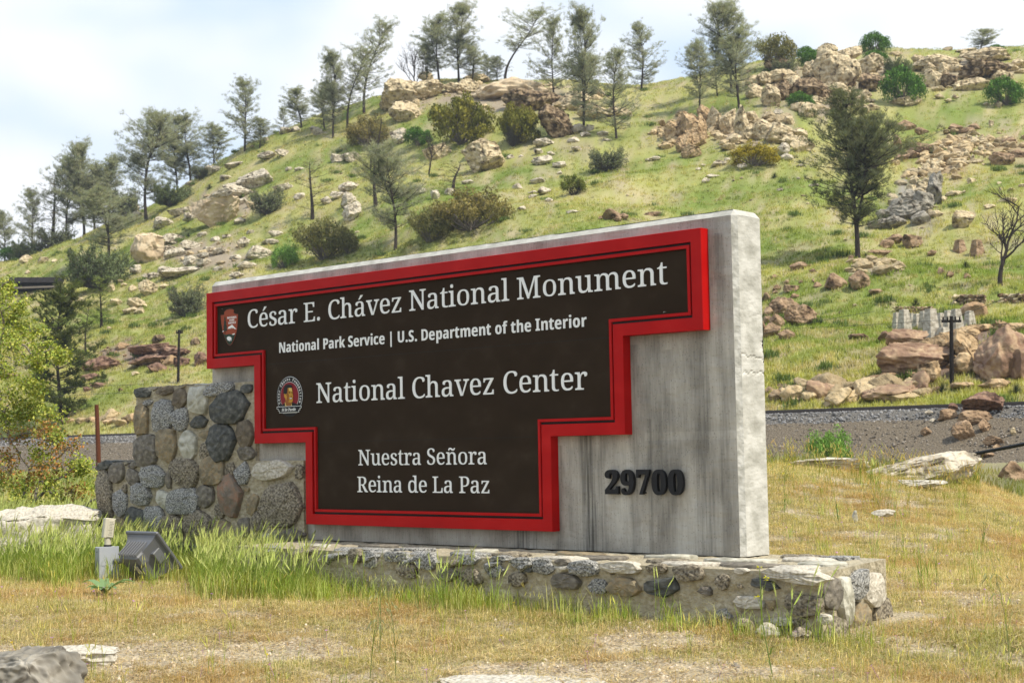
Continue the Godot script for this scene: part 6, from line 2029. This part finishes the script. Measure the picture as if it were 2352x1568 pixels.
func make_near_oak() -> void:
	rng.seed = 66
	var Z := 20.0
	var P := func(x: float, y: float, dz: float) -> Vector3: return at_depth(x * 0.3906, 612.5 + y * 0.3906, Z + dz)
	var foot: Vector3 = P.call(430, 1470, 0.0)
	foot.y = near_h(foot.x, foot.z)
	var o := base("scrub_oak", foot)
	tag(o, "spreading scrub oak with fresh yellow green and withered orange leaves behind the pale boulder", "tree")
	var br := MB.new()
	var paths := [[[430, 1470, 0], [455, 1430, 0], [500, 1395, -0.2], [575, 1362, -0.3]], [[430, 1470, 0], [380, 1395, 0.2], [320, 1335, 0.3], [240, 1300, 0.4]], [[440, 1475, 0], [300, 1480, 0.1], [190, 1400, 0.1], [300, 1275, -0.1], [450, 1180, -0.2]], [[300, 1480, 0.1], [120, 1440, 0.3], [20, 1400, 0.3]], [[190, 1400, 0.1], [235, 1250, 0.2], [265, 1110, 0.2]], [[120, 1440, 0.3], [170, 1180, 0.5], [60, 1030, 0.5], [0, 990, 0.5]], [[60, 1030, 0.5], [130, 985, 0.3], [270, 955, 0.2]], [[60, 1030, 0.5], [20, 880, 0.4], [30, 820, 0.2], [170, 770, 0.0]], [[20, 880, 0.4], [-40, 600, 0.3], [0, 525, 0.2], [130, 550, 0.0]], [[-40, 600, 0.3], [20, 400, 0.2], [150, 470, 0.0], [230, 590, 0.0]], [[20, 400, 0.2], [10, 260, 0.1], [90, 215, 0.0]], [[10, 260, 0.1], [-10, 120, 0.0], [40, 90, 0]], [[170, 1180, 0.5], [300, 1160, 0.3], [400, 1060, 0.2]], [[450, 1180, -0.2], [520, 1170, -0.2]], [[235, 1250, 0.2], [330, 1330, 0.2], [440, 1420, 0.1]]]
	for p in paths:
		var pts := []
		var rad := []
		var n: int = (p.size() - 1) * 4
		for i in n + 1:
			var f: float = float(i) / n * (p.size() - 1)
			var k := mini(int(f), p.size() - 2)
			var a: Vector3 = P.call(p[k][0], p[k][1], p[k][2])
			var b: Vector3 = P.call(p[k + 1][0], p[k + 1][1], p[k + 1][2])
			pts.append(a.lerp(b, f - k) - foot + Vector3(R(-1, 1), R(-1, 1), R(-1, 1)) * 0.012)
			rad.append(lerpf(0.028, 0.007, float(i) / n) * (1.3 if p[0][0] > 400 else 0.75))
		tube(br, pts, rad, 6)
	var green := [[20, 120, 60], [60, 330, 110], [180, 380, 115], [280, 490, 80], [220, 570, 70], [60, 480, 90], [150, 700, 90], [230, 720, 60], [60, 770, 95], [200, 820, 60], [280, 880, 80], [240, 1110, 70], [440, 1180, 60], [270, 1290, 80], [100, 1350, 105], [360, 1390, 80], [60, 1440, 110], [180, 1440, 90], [500, 1190, 50], [530, 1410, 50], [320, 1010, 50], [20, 900, 60], [330, 530, 45], [110, 240, 50], [20, 600, 70], [120, 860, 60], [300, 1440, 80], [0, 1250, 60], [480, 1320, 40], [100, 420, 90], [10, 220, 70]]
	var orange := [[300, 1010, 100], [400, 1060, 70], [130, 1000, 70], [60, 1220, 115], [160, 1290, 90], [420, 1330, 70], [330, 1200, 80], [260, 960, 50], [20, 1130, 80], [220, 1200, 70], [480, 1370, 40]]
	for q in [["foliage", green, [Color(0.36, 0.42, 0.07), Color(0.50, 0.50, 0.12), Color(0.26, 0.34, 0.07)], 420], ["withered_foliage", orange, [Color(0.46, 0.22, 0.07), Color(0.38, 0.24, 0.09), Color(0.34, 0.34, 0.09)], 240]]:
		var lv := MB.new()
		for c in q[1]:
			var depth := R(-0.5, 0.5)
			var r: float = c[2] * 0.3906 * Z / F
			for sub in 11:
				var d := Vector3(rng.randfn(), rng.randfn() * 0.8, rng.randfn()) * r * 0.5
				var cc: Vector3 = P.call(c[0], c[1], depth) - foot + d
				var from: Vector3 = P.call(c[0], c[1], depth) - foot
				tube(br, [from, from.lerp(cc, 0.5) + Vector3(0, 0.02, 0), cc], [0.005, 0.004, 0.002], 3, false)
				for k in int(q[3] / 11.0):
					var p := cc + Vector3(rng.randfn(), rng.randfn(), rng.randfn()) * 0.05
					var s1 := Vector3(R(-1, 1), R(-1, 1), R(-1, 1)).normalized()
					var s2 := s1.cross(Vector3(R(-1, 1), R(-1, 1), R(-1, 1))).normalized()
					var l := R(0.022, 0.045)
					lv.col = q[2][rng.randi() % 3] * R(0.75, 1.25)
					var nn := (Vector3(R(-1, 1), R(-0.3, 1), R(-1, 1)) + Vector3(0, 0.5, 0.3)).normalized()
					for tri in [[-s1 * 0.5, s2 * 0.42, s1 * 0.6], [-s1 * 0.5, s1 * 0.6, -s2 * 0.42]]:
						for e in tri: lv.p(p + e * l, nn)
		obj(q[0], lv.mesh(M.leaf), o)
	obj("branches", br.mesh(M.greybark), o)

func blade(mb: MB, p0: Vector3, az: float, h: float, w: float, bend: float) -> void:
	var d := Vector3(cos(az), 0, sin(az))
	var s := Vector3(-sin(az), 0, cos(az)) * w * 0.5
	var p1 := p0 + Vector3(0, h * 0.6, 0) + d * bend * h * 0.35
	var p2 := p0 + Vector3(0, h * (1.0 - bend * 0.25), 0) + d * bend * h
	var nn := (Vector3.UP * 1.2 + Vector3(R(-1, 1), 0, R(-1, 1)) * 0.7).normalized()
	for q in [p0 - s, p0 + s, p1 + s * 0.8, p0 - s, p1 + s * 0.8, p1 - s * 0.8, p1 - s * 0.8, p1 + s * 0.8, p2]: mb.p(q, nn)

func foxtail(mb: MB, p0: Vector3, h: float, az: float, bend: float, tone: Color, head: Color) -> void:
	var d := Vector3(cos(az), 0, sin(az))
	mb.col = tone
	var top := p0 + Vector3(0, h, 0) + d * bend * h
	var m := p0 + Vector3(0, h * 0.55, 0) + d * bend * h * 0.3
	tube(mb, [p0, m, top], [0.0022, 0.0018, 0.0014], 3, false)
	mb.col = head
	var dir := (top - m).normalized() + d * bend
	dir = dir.normalized()
	var L := R(0.065, 0.095)
	tube(mb, [top, top + dir * L * 0.35, top + dir * L], [0.003, 0.0055, 0.001], 5, false)
	for k in 26:
		var q := top + dir * L * R(0.1, 0.9)
		var sd := Vector3(R(-1, 1), R(-1, 1), R(-1, 1)).normalized()
		var e := q + (dir * 0.9 + sd * 0.42) * R(0.035, 0.055)
		var w := dir.cross(sd).normalized() * 0.0008
		var nn := (sd + Vector3.UP).normalized()
		mb.p(q - w, nn); mb.p(q + w, nn); mb.p(e, nn)
	for k in 2:
		mb.col = tone
		blade(mb, p0.lerp(m, R(0.1, 0.9)), R(0, TAU), R(0.10, 0.2), 0.006, R(0.3, 0.9))

func scatter(called: String, meshes: Array, n: int, pick: Callable, label: String, category: String) -> void:
	# one kind of ground cover, spread over a few shapes
	for v in meshes.size():
		var xf := []
		var cs := []
		var tries := 0
		while xf.size() < n / meshes.size() and tries < n * 30:
			tries += 1
			var r: Variant = pick.call()
			if r == null: continue
			xf.append(r[0]); cs.append(r[1])
		var mm := MultiMesh.new()
		mm.transform_format = MultiMesh.TRANSFORM_3D
		mm.use_colors = true
		mm.mesh = meshes[v]
		mm.instance_count = xf.size()
		for i in xf.size():
			mm.set_instance_transform(i, xf[i]); mm.set_instance_color(i, cs[i])
		var o := MultiMeshInstance3D.new()
		o.name = numbered(called)
		o.multimesh = mm
		add_child(o)
		tag(o, label, category, "", "stuff")

func sign_un(p: Vector3) -> Vector2:
	var q := p - S0
	return Vector2(q.dot(SU), q.dot(SN))

func blocked(s: Vector2) -> bool:
	return s.x > 1.4 and s.x < 7.24 and s.y > -0.6 and s.y < 0.85 or s.x > -2.0 and s.x < 1.45 and s.y > -0.6 and s.y < -0.0

func make_grass() -> void:
	rng.seed = 99
	var short := []
	for v in 4:
		var mb := MB.new()
		for k in 34:
			var p0 := Vector3(rng.randfn() * 0.06, -0.005, rng.randfn() * 0.06)
			var j := R(0.45, 1.45)
			mb.col = Color(j, j * R(0.92, 1.05), j * R(0.8, 1.15))
			blade(mb, p0, R(0, TAU), R(0.010, 0.048), R(0.002, 0.0042), R(0.3, 1.7))
		for k in 2:
			mb.col = Color(1.0, 0.92, 0.75) * R(0.9, 1.2)
			blade(mb, Vector3(rng.randfn() * 0.05, 0, rng.randfn() * 0.05), R(0, TAU), R(0.06, 0.12), 0.0024, R(0.2, 1.0))
		short.append(mb.mesh(M.grass))
	var tan := Color(0.80, 0.675, 0.36)
	var red := Color(0.64, 0.44, 0.21)
	var grn := Color(0.34, 0.37, 0.11)
	scatter("dry_grass", short, 72000, func():
		var Z := sqrt(R(7.2 * 7.2, 23.5 * 23.5))
		var x := R(-0.37, 0.38) * Z
		var s := sign_un(Vector3(x, 0, -Z))
		if blocked(s): return null
		var b := bareness(x, -Z)
		if rng.randf() < b * 0.93: return null
		var g := fn1.get_noise_2d(x * 12.0, Z * 12.0) + fn2.get_noise_2d(x * 5.0, Z * 5.0) * 0.7
		var near_wall := clampf(1.0 - (s.y - 0.8) / 0.9, 0, 1) if s.y > 0.0 else 0.0
		if x / Z > -0.29 and x / Z < -0.2 and Z < 14.6: near_wall = 0.0
		var c := tan.lerp(red, clampf(0.22 + g * 1.6 + R(-0.35, 0.35), 0, 1))
		if rng.randf() < 0.2 + near_wall * 0.55 - g * 0.35: c = grn.lerp(tan, R(0, 0.5))
		c *= R(0.75, 1.25)
		var sc := R(0.5, 1.15) * (1.0 + near_wall * 0.5) * (0.8 if Z < 11.0 else 1.0)
		return [Transform3D(Basis(Vector3.UP, R(0, TAU)) * Basis.from_scale(Vector3(sc, sc * R(0.7, 1.2), sc)), Vector3(x, near_h(x, -Z), -Z)), c], "short dry tan and reddish grass covering the knoll", "grass")
	# dead straw and bits lying flat
	var litter := []
	for v in 2:
		var mb := MB.new()
		for k in 14:
			var az := R(0, TAU)
			var d := Vector3(cos(az), R(-0.05, 0.25), sin(az)) * R(0.015, 0.06)
			var s := Vector3(-sin(az), 0, cos(az)) * R(0.0012, 0.0028)
			var q := Vector3(rng.randfn() * 0.08, R(0.004, 0.02), rng.randfn() * 0.08)
			mb.col = Color(1, 0.96, 0.88) * R(0.5, 1.3)
			for e in [q - s, q + s, q + d + s, q - s, q + d + s, q + d - s]: mb.p(e, Vector3.UP)
		litter.append(mb.mesh(M.grass))
	scatter("straw_litter", litter, 16000, func():
		var Z := sqrt(R(7.2 * 7.2, 20.0 * 20.0))
		var x := R(-0.37, 0.38) * Z
		if blocked(sign_un(Vector3(x, 0, -Z))): return null
		var c := Color(0.84, 0.70, 0.40).lerp(Color(0.52, 0.32, 0.16), pow(R(0, 1), 1.6)) * R(0.7, 1.1)
		return [Transform3D(Basis(Vector3.UP, R(0, TAU)) * Basis.from_scale(Vector3.ONE * R(0.7, 1.3)), Vector3(x, near_h(x, -Z), -Z)), c], "dead straw and broken stems lying on the knoll", "straw")
	# green blades along the stonework
	var tall := []
	for v in 3:
		var mb := MB.new()
		for k in 16:
			mb.col = Color(1, 1, 1) * R(0.7, 1.3)
			blade(mb, Vector3(rng.randfn() * 0.05, -0.005, rng.randfn() * 0.05), R(0, TAU), R(0.12, 0.30), R(0.0035, 0.0065), R(0.1, 0.7))
		tall.append(mb.mesh(M.grass))
	var zone := func(x: float, Z: float) -> float:
		var s := sign_un(Vector3(x, 0, -Z))
		if blocked(s): return 0.0
		if x / Z > -0.28 and x / Z < -0.203 and Z < 14.4: return 0.0 if Z < 13.5 else 0.05
		var w := fn2.get_noise_2d(x * 8.0, Z * 8.0) * 0.5
		if s.x < 3.6 and s.y > -0.3: return clampf((1.75 + w - s.y) * 1.6, 0, 1) * clampf((3.7 - s.x) * 0.8, 0, 1)
		if s.x < -1.9: return 0.55
		if s.y > 0.8: return (0.8 if s.x < 4.6 else 0.22) * clampf((1.25 + w * 0.7 - s.y) * 2.4, 0, 1)
		return 0.006
	scatter("green_grass", tall, 11000, func():
		var Z := sqrt(R(9.0 * 9.0, 20.0 * 20.0))
		var x := R(-0.38, 0.3) * Z
		if rng.randf() > zone.call(x, Z): return null
		var su := sign_un(Vector3(x, 0, -Z))
		var sc := R(0.35, 1.15) * (0.8 if su.x > 2.9 else 0.6 if su.y < -0.2 else 1.0)
		return [Transform3D(Basis(Vector3.UP, R(0, TAU)) * Basis.from_scale(Vector3.ONE * sc), Vector3(x, near_h(x, -Z), -Z)), Color(0.31, 0.43, 0.065).lerp(Color(0.62, 0.58, 0.22), pow(R(0, 1), 1.5)) * R(0.8, 1.25)], "tall green grass along the foot of the stonework", "grass")
	var fox := []
	for v in 4:
		var mb := MB.new()
		for k in 4:
			var j := R(0.8, 1.2)
			foxtail(mb, Vector3(rng.randfn() * 0.06, 0, rng.randfn() * 0.06), R(0.24, 0.44), R(-1.2, 1.2) + (PI if rng.randf() < 0.35 else 0.0), R(0.0, 0.32), Color(0.28, 0.38, 0.07) * j, Color(0.50, 0.60, 0.17).lerp(Color(0.68, 0.62, 0.32), R(0, 0.5)) * j)
		fox.append(mb.mesh(M.grass))
	scatter("foxtail_grass", fox, 2000, func():
		var Z := sqrt(R(9.0 * 9.0, 20.0 * 20.0))
		var x := R(-0.38, 0.3) * Z
		var k: float = zone.call(x, Z)
		if rng.randf() > k * (0.35 if sign_un(Vector3(x, 0, -Z)).x > 2.9 else 1.0): return null
		var sc := R(0.7, 1.1)
		return [Transform3D(Basis(Vector3.UP, R(-1.2, 1.2)) * Basis.from_scale(Vector3.ONE * sc), Vector3(x, near_h(x, -Z), -Z)), Color(1, 1, 1) * R(0.8, 1.2)], "green foxtail barley with bristly heads in front of the stone wall", "grass")
	scatter("stray_foxtail", fox, 240, func():
		var Z := sqrt(R(7.6 * 7.6, 18.0 * 18.0))
		var x := R(-0.36, 0.37) * Z
		if blocked(sign_un(Vector3(x, 0, -Z))) or rng.randf() < bareness(x, -Z): return null
		var sc := R(0.3, 0.6)
		return [Transform3D(Basis(Vector3.UP, R(0, TAU)) * Basis.from_scale(Vector3.ONE * sc), Vector3(x, near_h(x, -Z), -Z)), Color(1.3, 1.1, 0.9) * R(0.7, 1.2)], "single foxtail stalks standing in the short dry grass", "grass")
	scatter("crest_grass", fox.slice(0, 2), 260, func():
		var Z := R(17.5, 23.0)
		var a := R(0.15, 0.30)
		var x := a * Z
		if rng.randf() > clampf((Z - 17.0) / 5.0, 0, 1): return null
		var sc := R(0.45, 0.8)
		return [Transform3D(Basis(Vector3.UP, R(0, TAU)) * Basis.from_scale(Vector3.ONE * sc), Vector3(x, near_h(x, -Z), -Z)), Color(1.35, 0.85, 0.75).lerp(Color(1.0, 0.95, 0.8), R(0, 1))], "purplish and green foxtail heads along the crest of the knoll", "grass")
	# tiny flowers
	for q in [["pink_flowers", 260, Color(0.55, 0.26, 0.62), "tiny pink flowers in the dry grass"], ["yellow_flowers", 30, Color(0.75, 0.55, 0.02), "tiny yellow flowers in the grass"]]:
		var fm := MB.new()
		for k in 5:
			var a := TAU * k / 5.0
			var d := Vector3(cos(a), 0.25, sin(a))
			var s := Vector3(-sin(a), 0, cos(a))
			var c := Vector3(0, 0.07, 0)
			for e in [c, c + d * 0.007 + s * 0.004, c + d * 0.010, c, c + d * 0.010, c + d * 0.007 - s * 0.004]: fm.p(e, Vector3.UP)
		tube(fm, [Vector3.ZERO, Vector3(0, 0.07, 0)], [0.0008, 0.0008], 3, false)
		scatter(q[0], [fm.mesh(M.grass)], q[1], func():
			var Z := sqrt(R(7.4 * 7.4, 17.0 * 17.0))
			var x := R(-0.36, 0.37) * Z
			if blocked(sign_un(Vector3(x, 0, -Z))): return null
			var sc := R(0.8, 1.3)
			return [Transform3D(Basis(Vector3(R(-1, 1), 0, R(-1, 1)).normalized(), R(0, 0.7)) * Basis.from_scale(Vector3.ONE * sc), Vector3(x, near_h(x, -Z), -Z)), q[2] * R(0.8, 1.2)], q[3], "flowers")

func spikelet(p: Vector3, d: Vector3, l: float) -> ArrayMesh:
	var mb := MB.new()
	mb.col = Color(0.40, 0.42, 0.22) * R(0.85, 1.25)
	tube(mb, [p, p + d * l * 0.4, p + d * l], [0.001, 0.0042, 0.0006], 5, false)
	for k in 2:
		var e := p + d * l * R(1.5, 1.9) + Vector3(R(-1, 1), R(-1, 1), R(-1, 1)) * 0.006
		tube(mb, [p + d * l * 0.6, e], [0.0008, 0.0004], 3, false)
	return mb.mesh(M.grass)

func make_weeds() -> void:
	rng.seed = 123
	# wild oats: x, y of the foot, height, lean, label
	var near := "drooping wild oat stalk in the foreground grass"
	for e in [[532, 1250, 1.22, 0.10, "tall wild oat stalk in front of the stepped stone wall", ""], [872, 1500, 0.62, 0.05, near, "wild oats in the foreground"], [908, 1552, 0.62, -0.1, near, "wild oats in the foreground"], [850, 1560, 0.5, 0.2, near, "wild oats in the foreground"], [960, 1420, 0.5, -0.2, near, "wild oats in the foreground"], [1290, 1380, 0.34, 0.1, "short wild oat stalk in front of the plinth", "short wild oats before the plinth"], [1385, 1385, 0.32, -0.15, "short wild oat stalk in front of the plinth", "short wild oats before the plinth"], [1470, 1395, 0.34, 0.25, "short wild oat stalk in front of the plinth", "short wild oats before the plinth"], [1912, 1440, 0.34, 0.08, "green oat stalk against the plinth corner", ""], [2318, 1568, 0.75, -0.12, "tall green oat stalk at the right foreground", ""]]:
		var g := ground_at(e[0], e[1])
		var o := base("wild_oat", g)
		tag(o, e[4], "grass stalk", e[5])
		var pts := []
		var rad := []
		for k in 9:
			var f := k / 8.0
			pts.append(Vector3(e[3] * e[2] * f * f + sin(f * 5.0) * 0.006, e[2] * f, 0.03 * sin(f * 3.0))); rad.append(lerpf(0.0026, 0.0010, f))
		var st := MB.new()
		st.col = Color(0.24, 0.29, 0.10)
		tube(st, pts, rad, 4, false)
		for k in 3: blade(st, pts[1 + k], R(0, TAU), R(0.10, 0.2), 0.006, R(0.5, 0.9))
		obj("stem", st.mesh(M.grass), o)
		for k in 13:
			var f := R(0.58, 1.0)
			var q: Vector3 = pts[int(f * 7.9)]
			var sd := Vector3(R(-1, 1), R(-0.2, 0.3), R(-0.5, 0.5)).normalized()
			var tip := q + sd * R(0.02, 0.07) + Vector3(0, -0.01, 0)
			var tw := MB.new()
			tw.col = Color(0.3, 0.33, 0.14)
			tube(tw, [q, tip], [0.0006, 0.0005], 3, false)
			var so := obj("spikelet", spikelet(tip, (sd * 0.5 + Vector3(0, -0.8, 0)).normalized(), R(0.022, 0.032)), o)
			obj("stalk", tw.mesh(M.grass), so)
	# yellow mustard
	for e in [[1775, 1553, 1745, 1305, "yellow flowered mustard plant in front of the plinth"], [1800, 1100, 1808, 1056, "small yellow mustard plant beside the end of the concrete wall"]]:
		var g := ground_at(e[0], e[1])
		var Z := -g.z
		var top := at_depth(e[2], e[3], Z) - g
		var o := base("mustard_plant", g)
		tag(o, e[4], "plant")
		var st := MB.new()
		st.col = Color(0.22, 0.30, 0.08)
		var mid := top * 0.5 + Vector3(-0.02, 0, 0.01)
		tube(st, [Vector3.ZERO, mid, top], [0.0035, 0.003, 0.0018], 5, false)
		tube(st, [mid.lerp(top, 0.45), mid.lerp(top, 0.8) + Vector3(0.035, 0, 0)], [0.0018, 0.0012], 4, false)
		tube(st, [mid.lerp(top, 0.2), mid.lerp(top, 0.45) + Vector3(-0.02, 0, 0)], [0.0018, 0.0012], 4, false)
		obj("stem", st.mesh(M.grass), o)
		for c in [top, mid.lerp(top, 0.8) + Vector3(0.035, 0, 0), mid.lerp(top, 0.45) + Vector3(-0.02, 0, 0)]:
			var fm := MB.new()
			for k in 16:
				fm.col = Color(0.70, 0.66, 0.03) * R(0.8, 1.2)
				var d := Vector3(R(-1, 1), R(-0.3, 1), R(-1, 1)).normalized()
				var s := d.cross(Vector3.UP).normalized() * 0.006
				var q: Vector3 = c + d * 0.012
				fm.p(q - s, Vector3.UP); fm.p(q + s, Vector3.UP); fm.p(q + d * 0.012, Vector3.UP)
			obj("flower_head", fm.mesh(M.grass), o)
		for k in 3:
			var lf := MB.new()
			lf.col = Color(0.24, 0.33, 0.12)
			blade(lf, top * (0.08 + 0.12 * k), R(0, TAU), 0.06, 0.012, 0.9)
			obj("leaf", lf.mesh(M.grass), o)
	# broad leaved dock beside the electrical box
	var dg := ground_at(240, 1372)
	var dk := base("dock_plant", dg)
	tag(dk, "broad leaved green dock plant at the foot of the electrical box", "plant")
	for k in 11:
		var az := TAU * k / 11.0 + R(-0.2, 0.2)
		var L := R(0.12, 0.24)
		var w := R(0.028, 0.045)
		var d := Vector3(cos(az), 0, sin(az))
		var s := Vector3(-sin(az), 0, cos(az))
		var lf := MB.new()
		lf.col = Color(0.17, 0.26, 0.12) * R(0.8, 1.35)
		var rows := []
		for i in 6:
			var f := i / 5.0
			var c := d * L * f + Vector3(0, 0.02 + L * (1.3 * f - 0.9 * f * f), 0)
			var ww := w * sin(PI * clampf(f * 0.9 + 0.08, 0, 1)) + 0.003
			rows.append([c - s * ww + Vector3(0, ww * 0.35, 0), c, c + s * ww + Vector3(0, ww * 0.35, 0)])
		for i in 5:
			for j in 2: lf.quad_out(rows[i][j], rows[i][j + 1], rows[i + 1][j + 1], rows[i + 1][j], Vector3.UP)
		obj("leaf", lf.mesh(M.leaf), dk)
	# leafy weeds on the right
	for e in [[2260, 1250, "small grey green weed in the dry grass of the knoll"], [1927, 1218, "pair of thin leafy stems in the dry grass behind the plinth"]]:
		var g := ground_at(e[0], e[1])
		var o := base("weed", g)
		tag(o, e[2], "plant")
		for k in 4:
			var h := R(0.12, 0.4)
			var lean := Vector3(R(-0.15, 0.15), 1, R(-0.15, 0.15)) * h
			var st := MB.new()
			st.col = Color(0.2, 0.26, 0.09)
			tube(st, [Vector3.ZERO, lean * 0.5, lean], [0.0025, 0.002, 0.001], 4, false)
			var so := obj("stem", st.mesh(M.grass), o)
			for j in 4:
				var lf := MB.new()
				lf.col = Color(0.24, 0.33, 0.14) * R(0.8, 1.3)
				blade(lf, lean * R(0.05, 0.6), R(0, TAU), R(0.02, 0.045), 0.012, 1.2)
				obj("leaf", lf.mesh(M.grass), so)
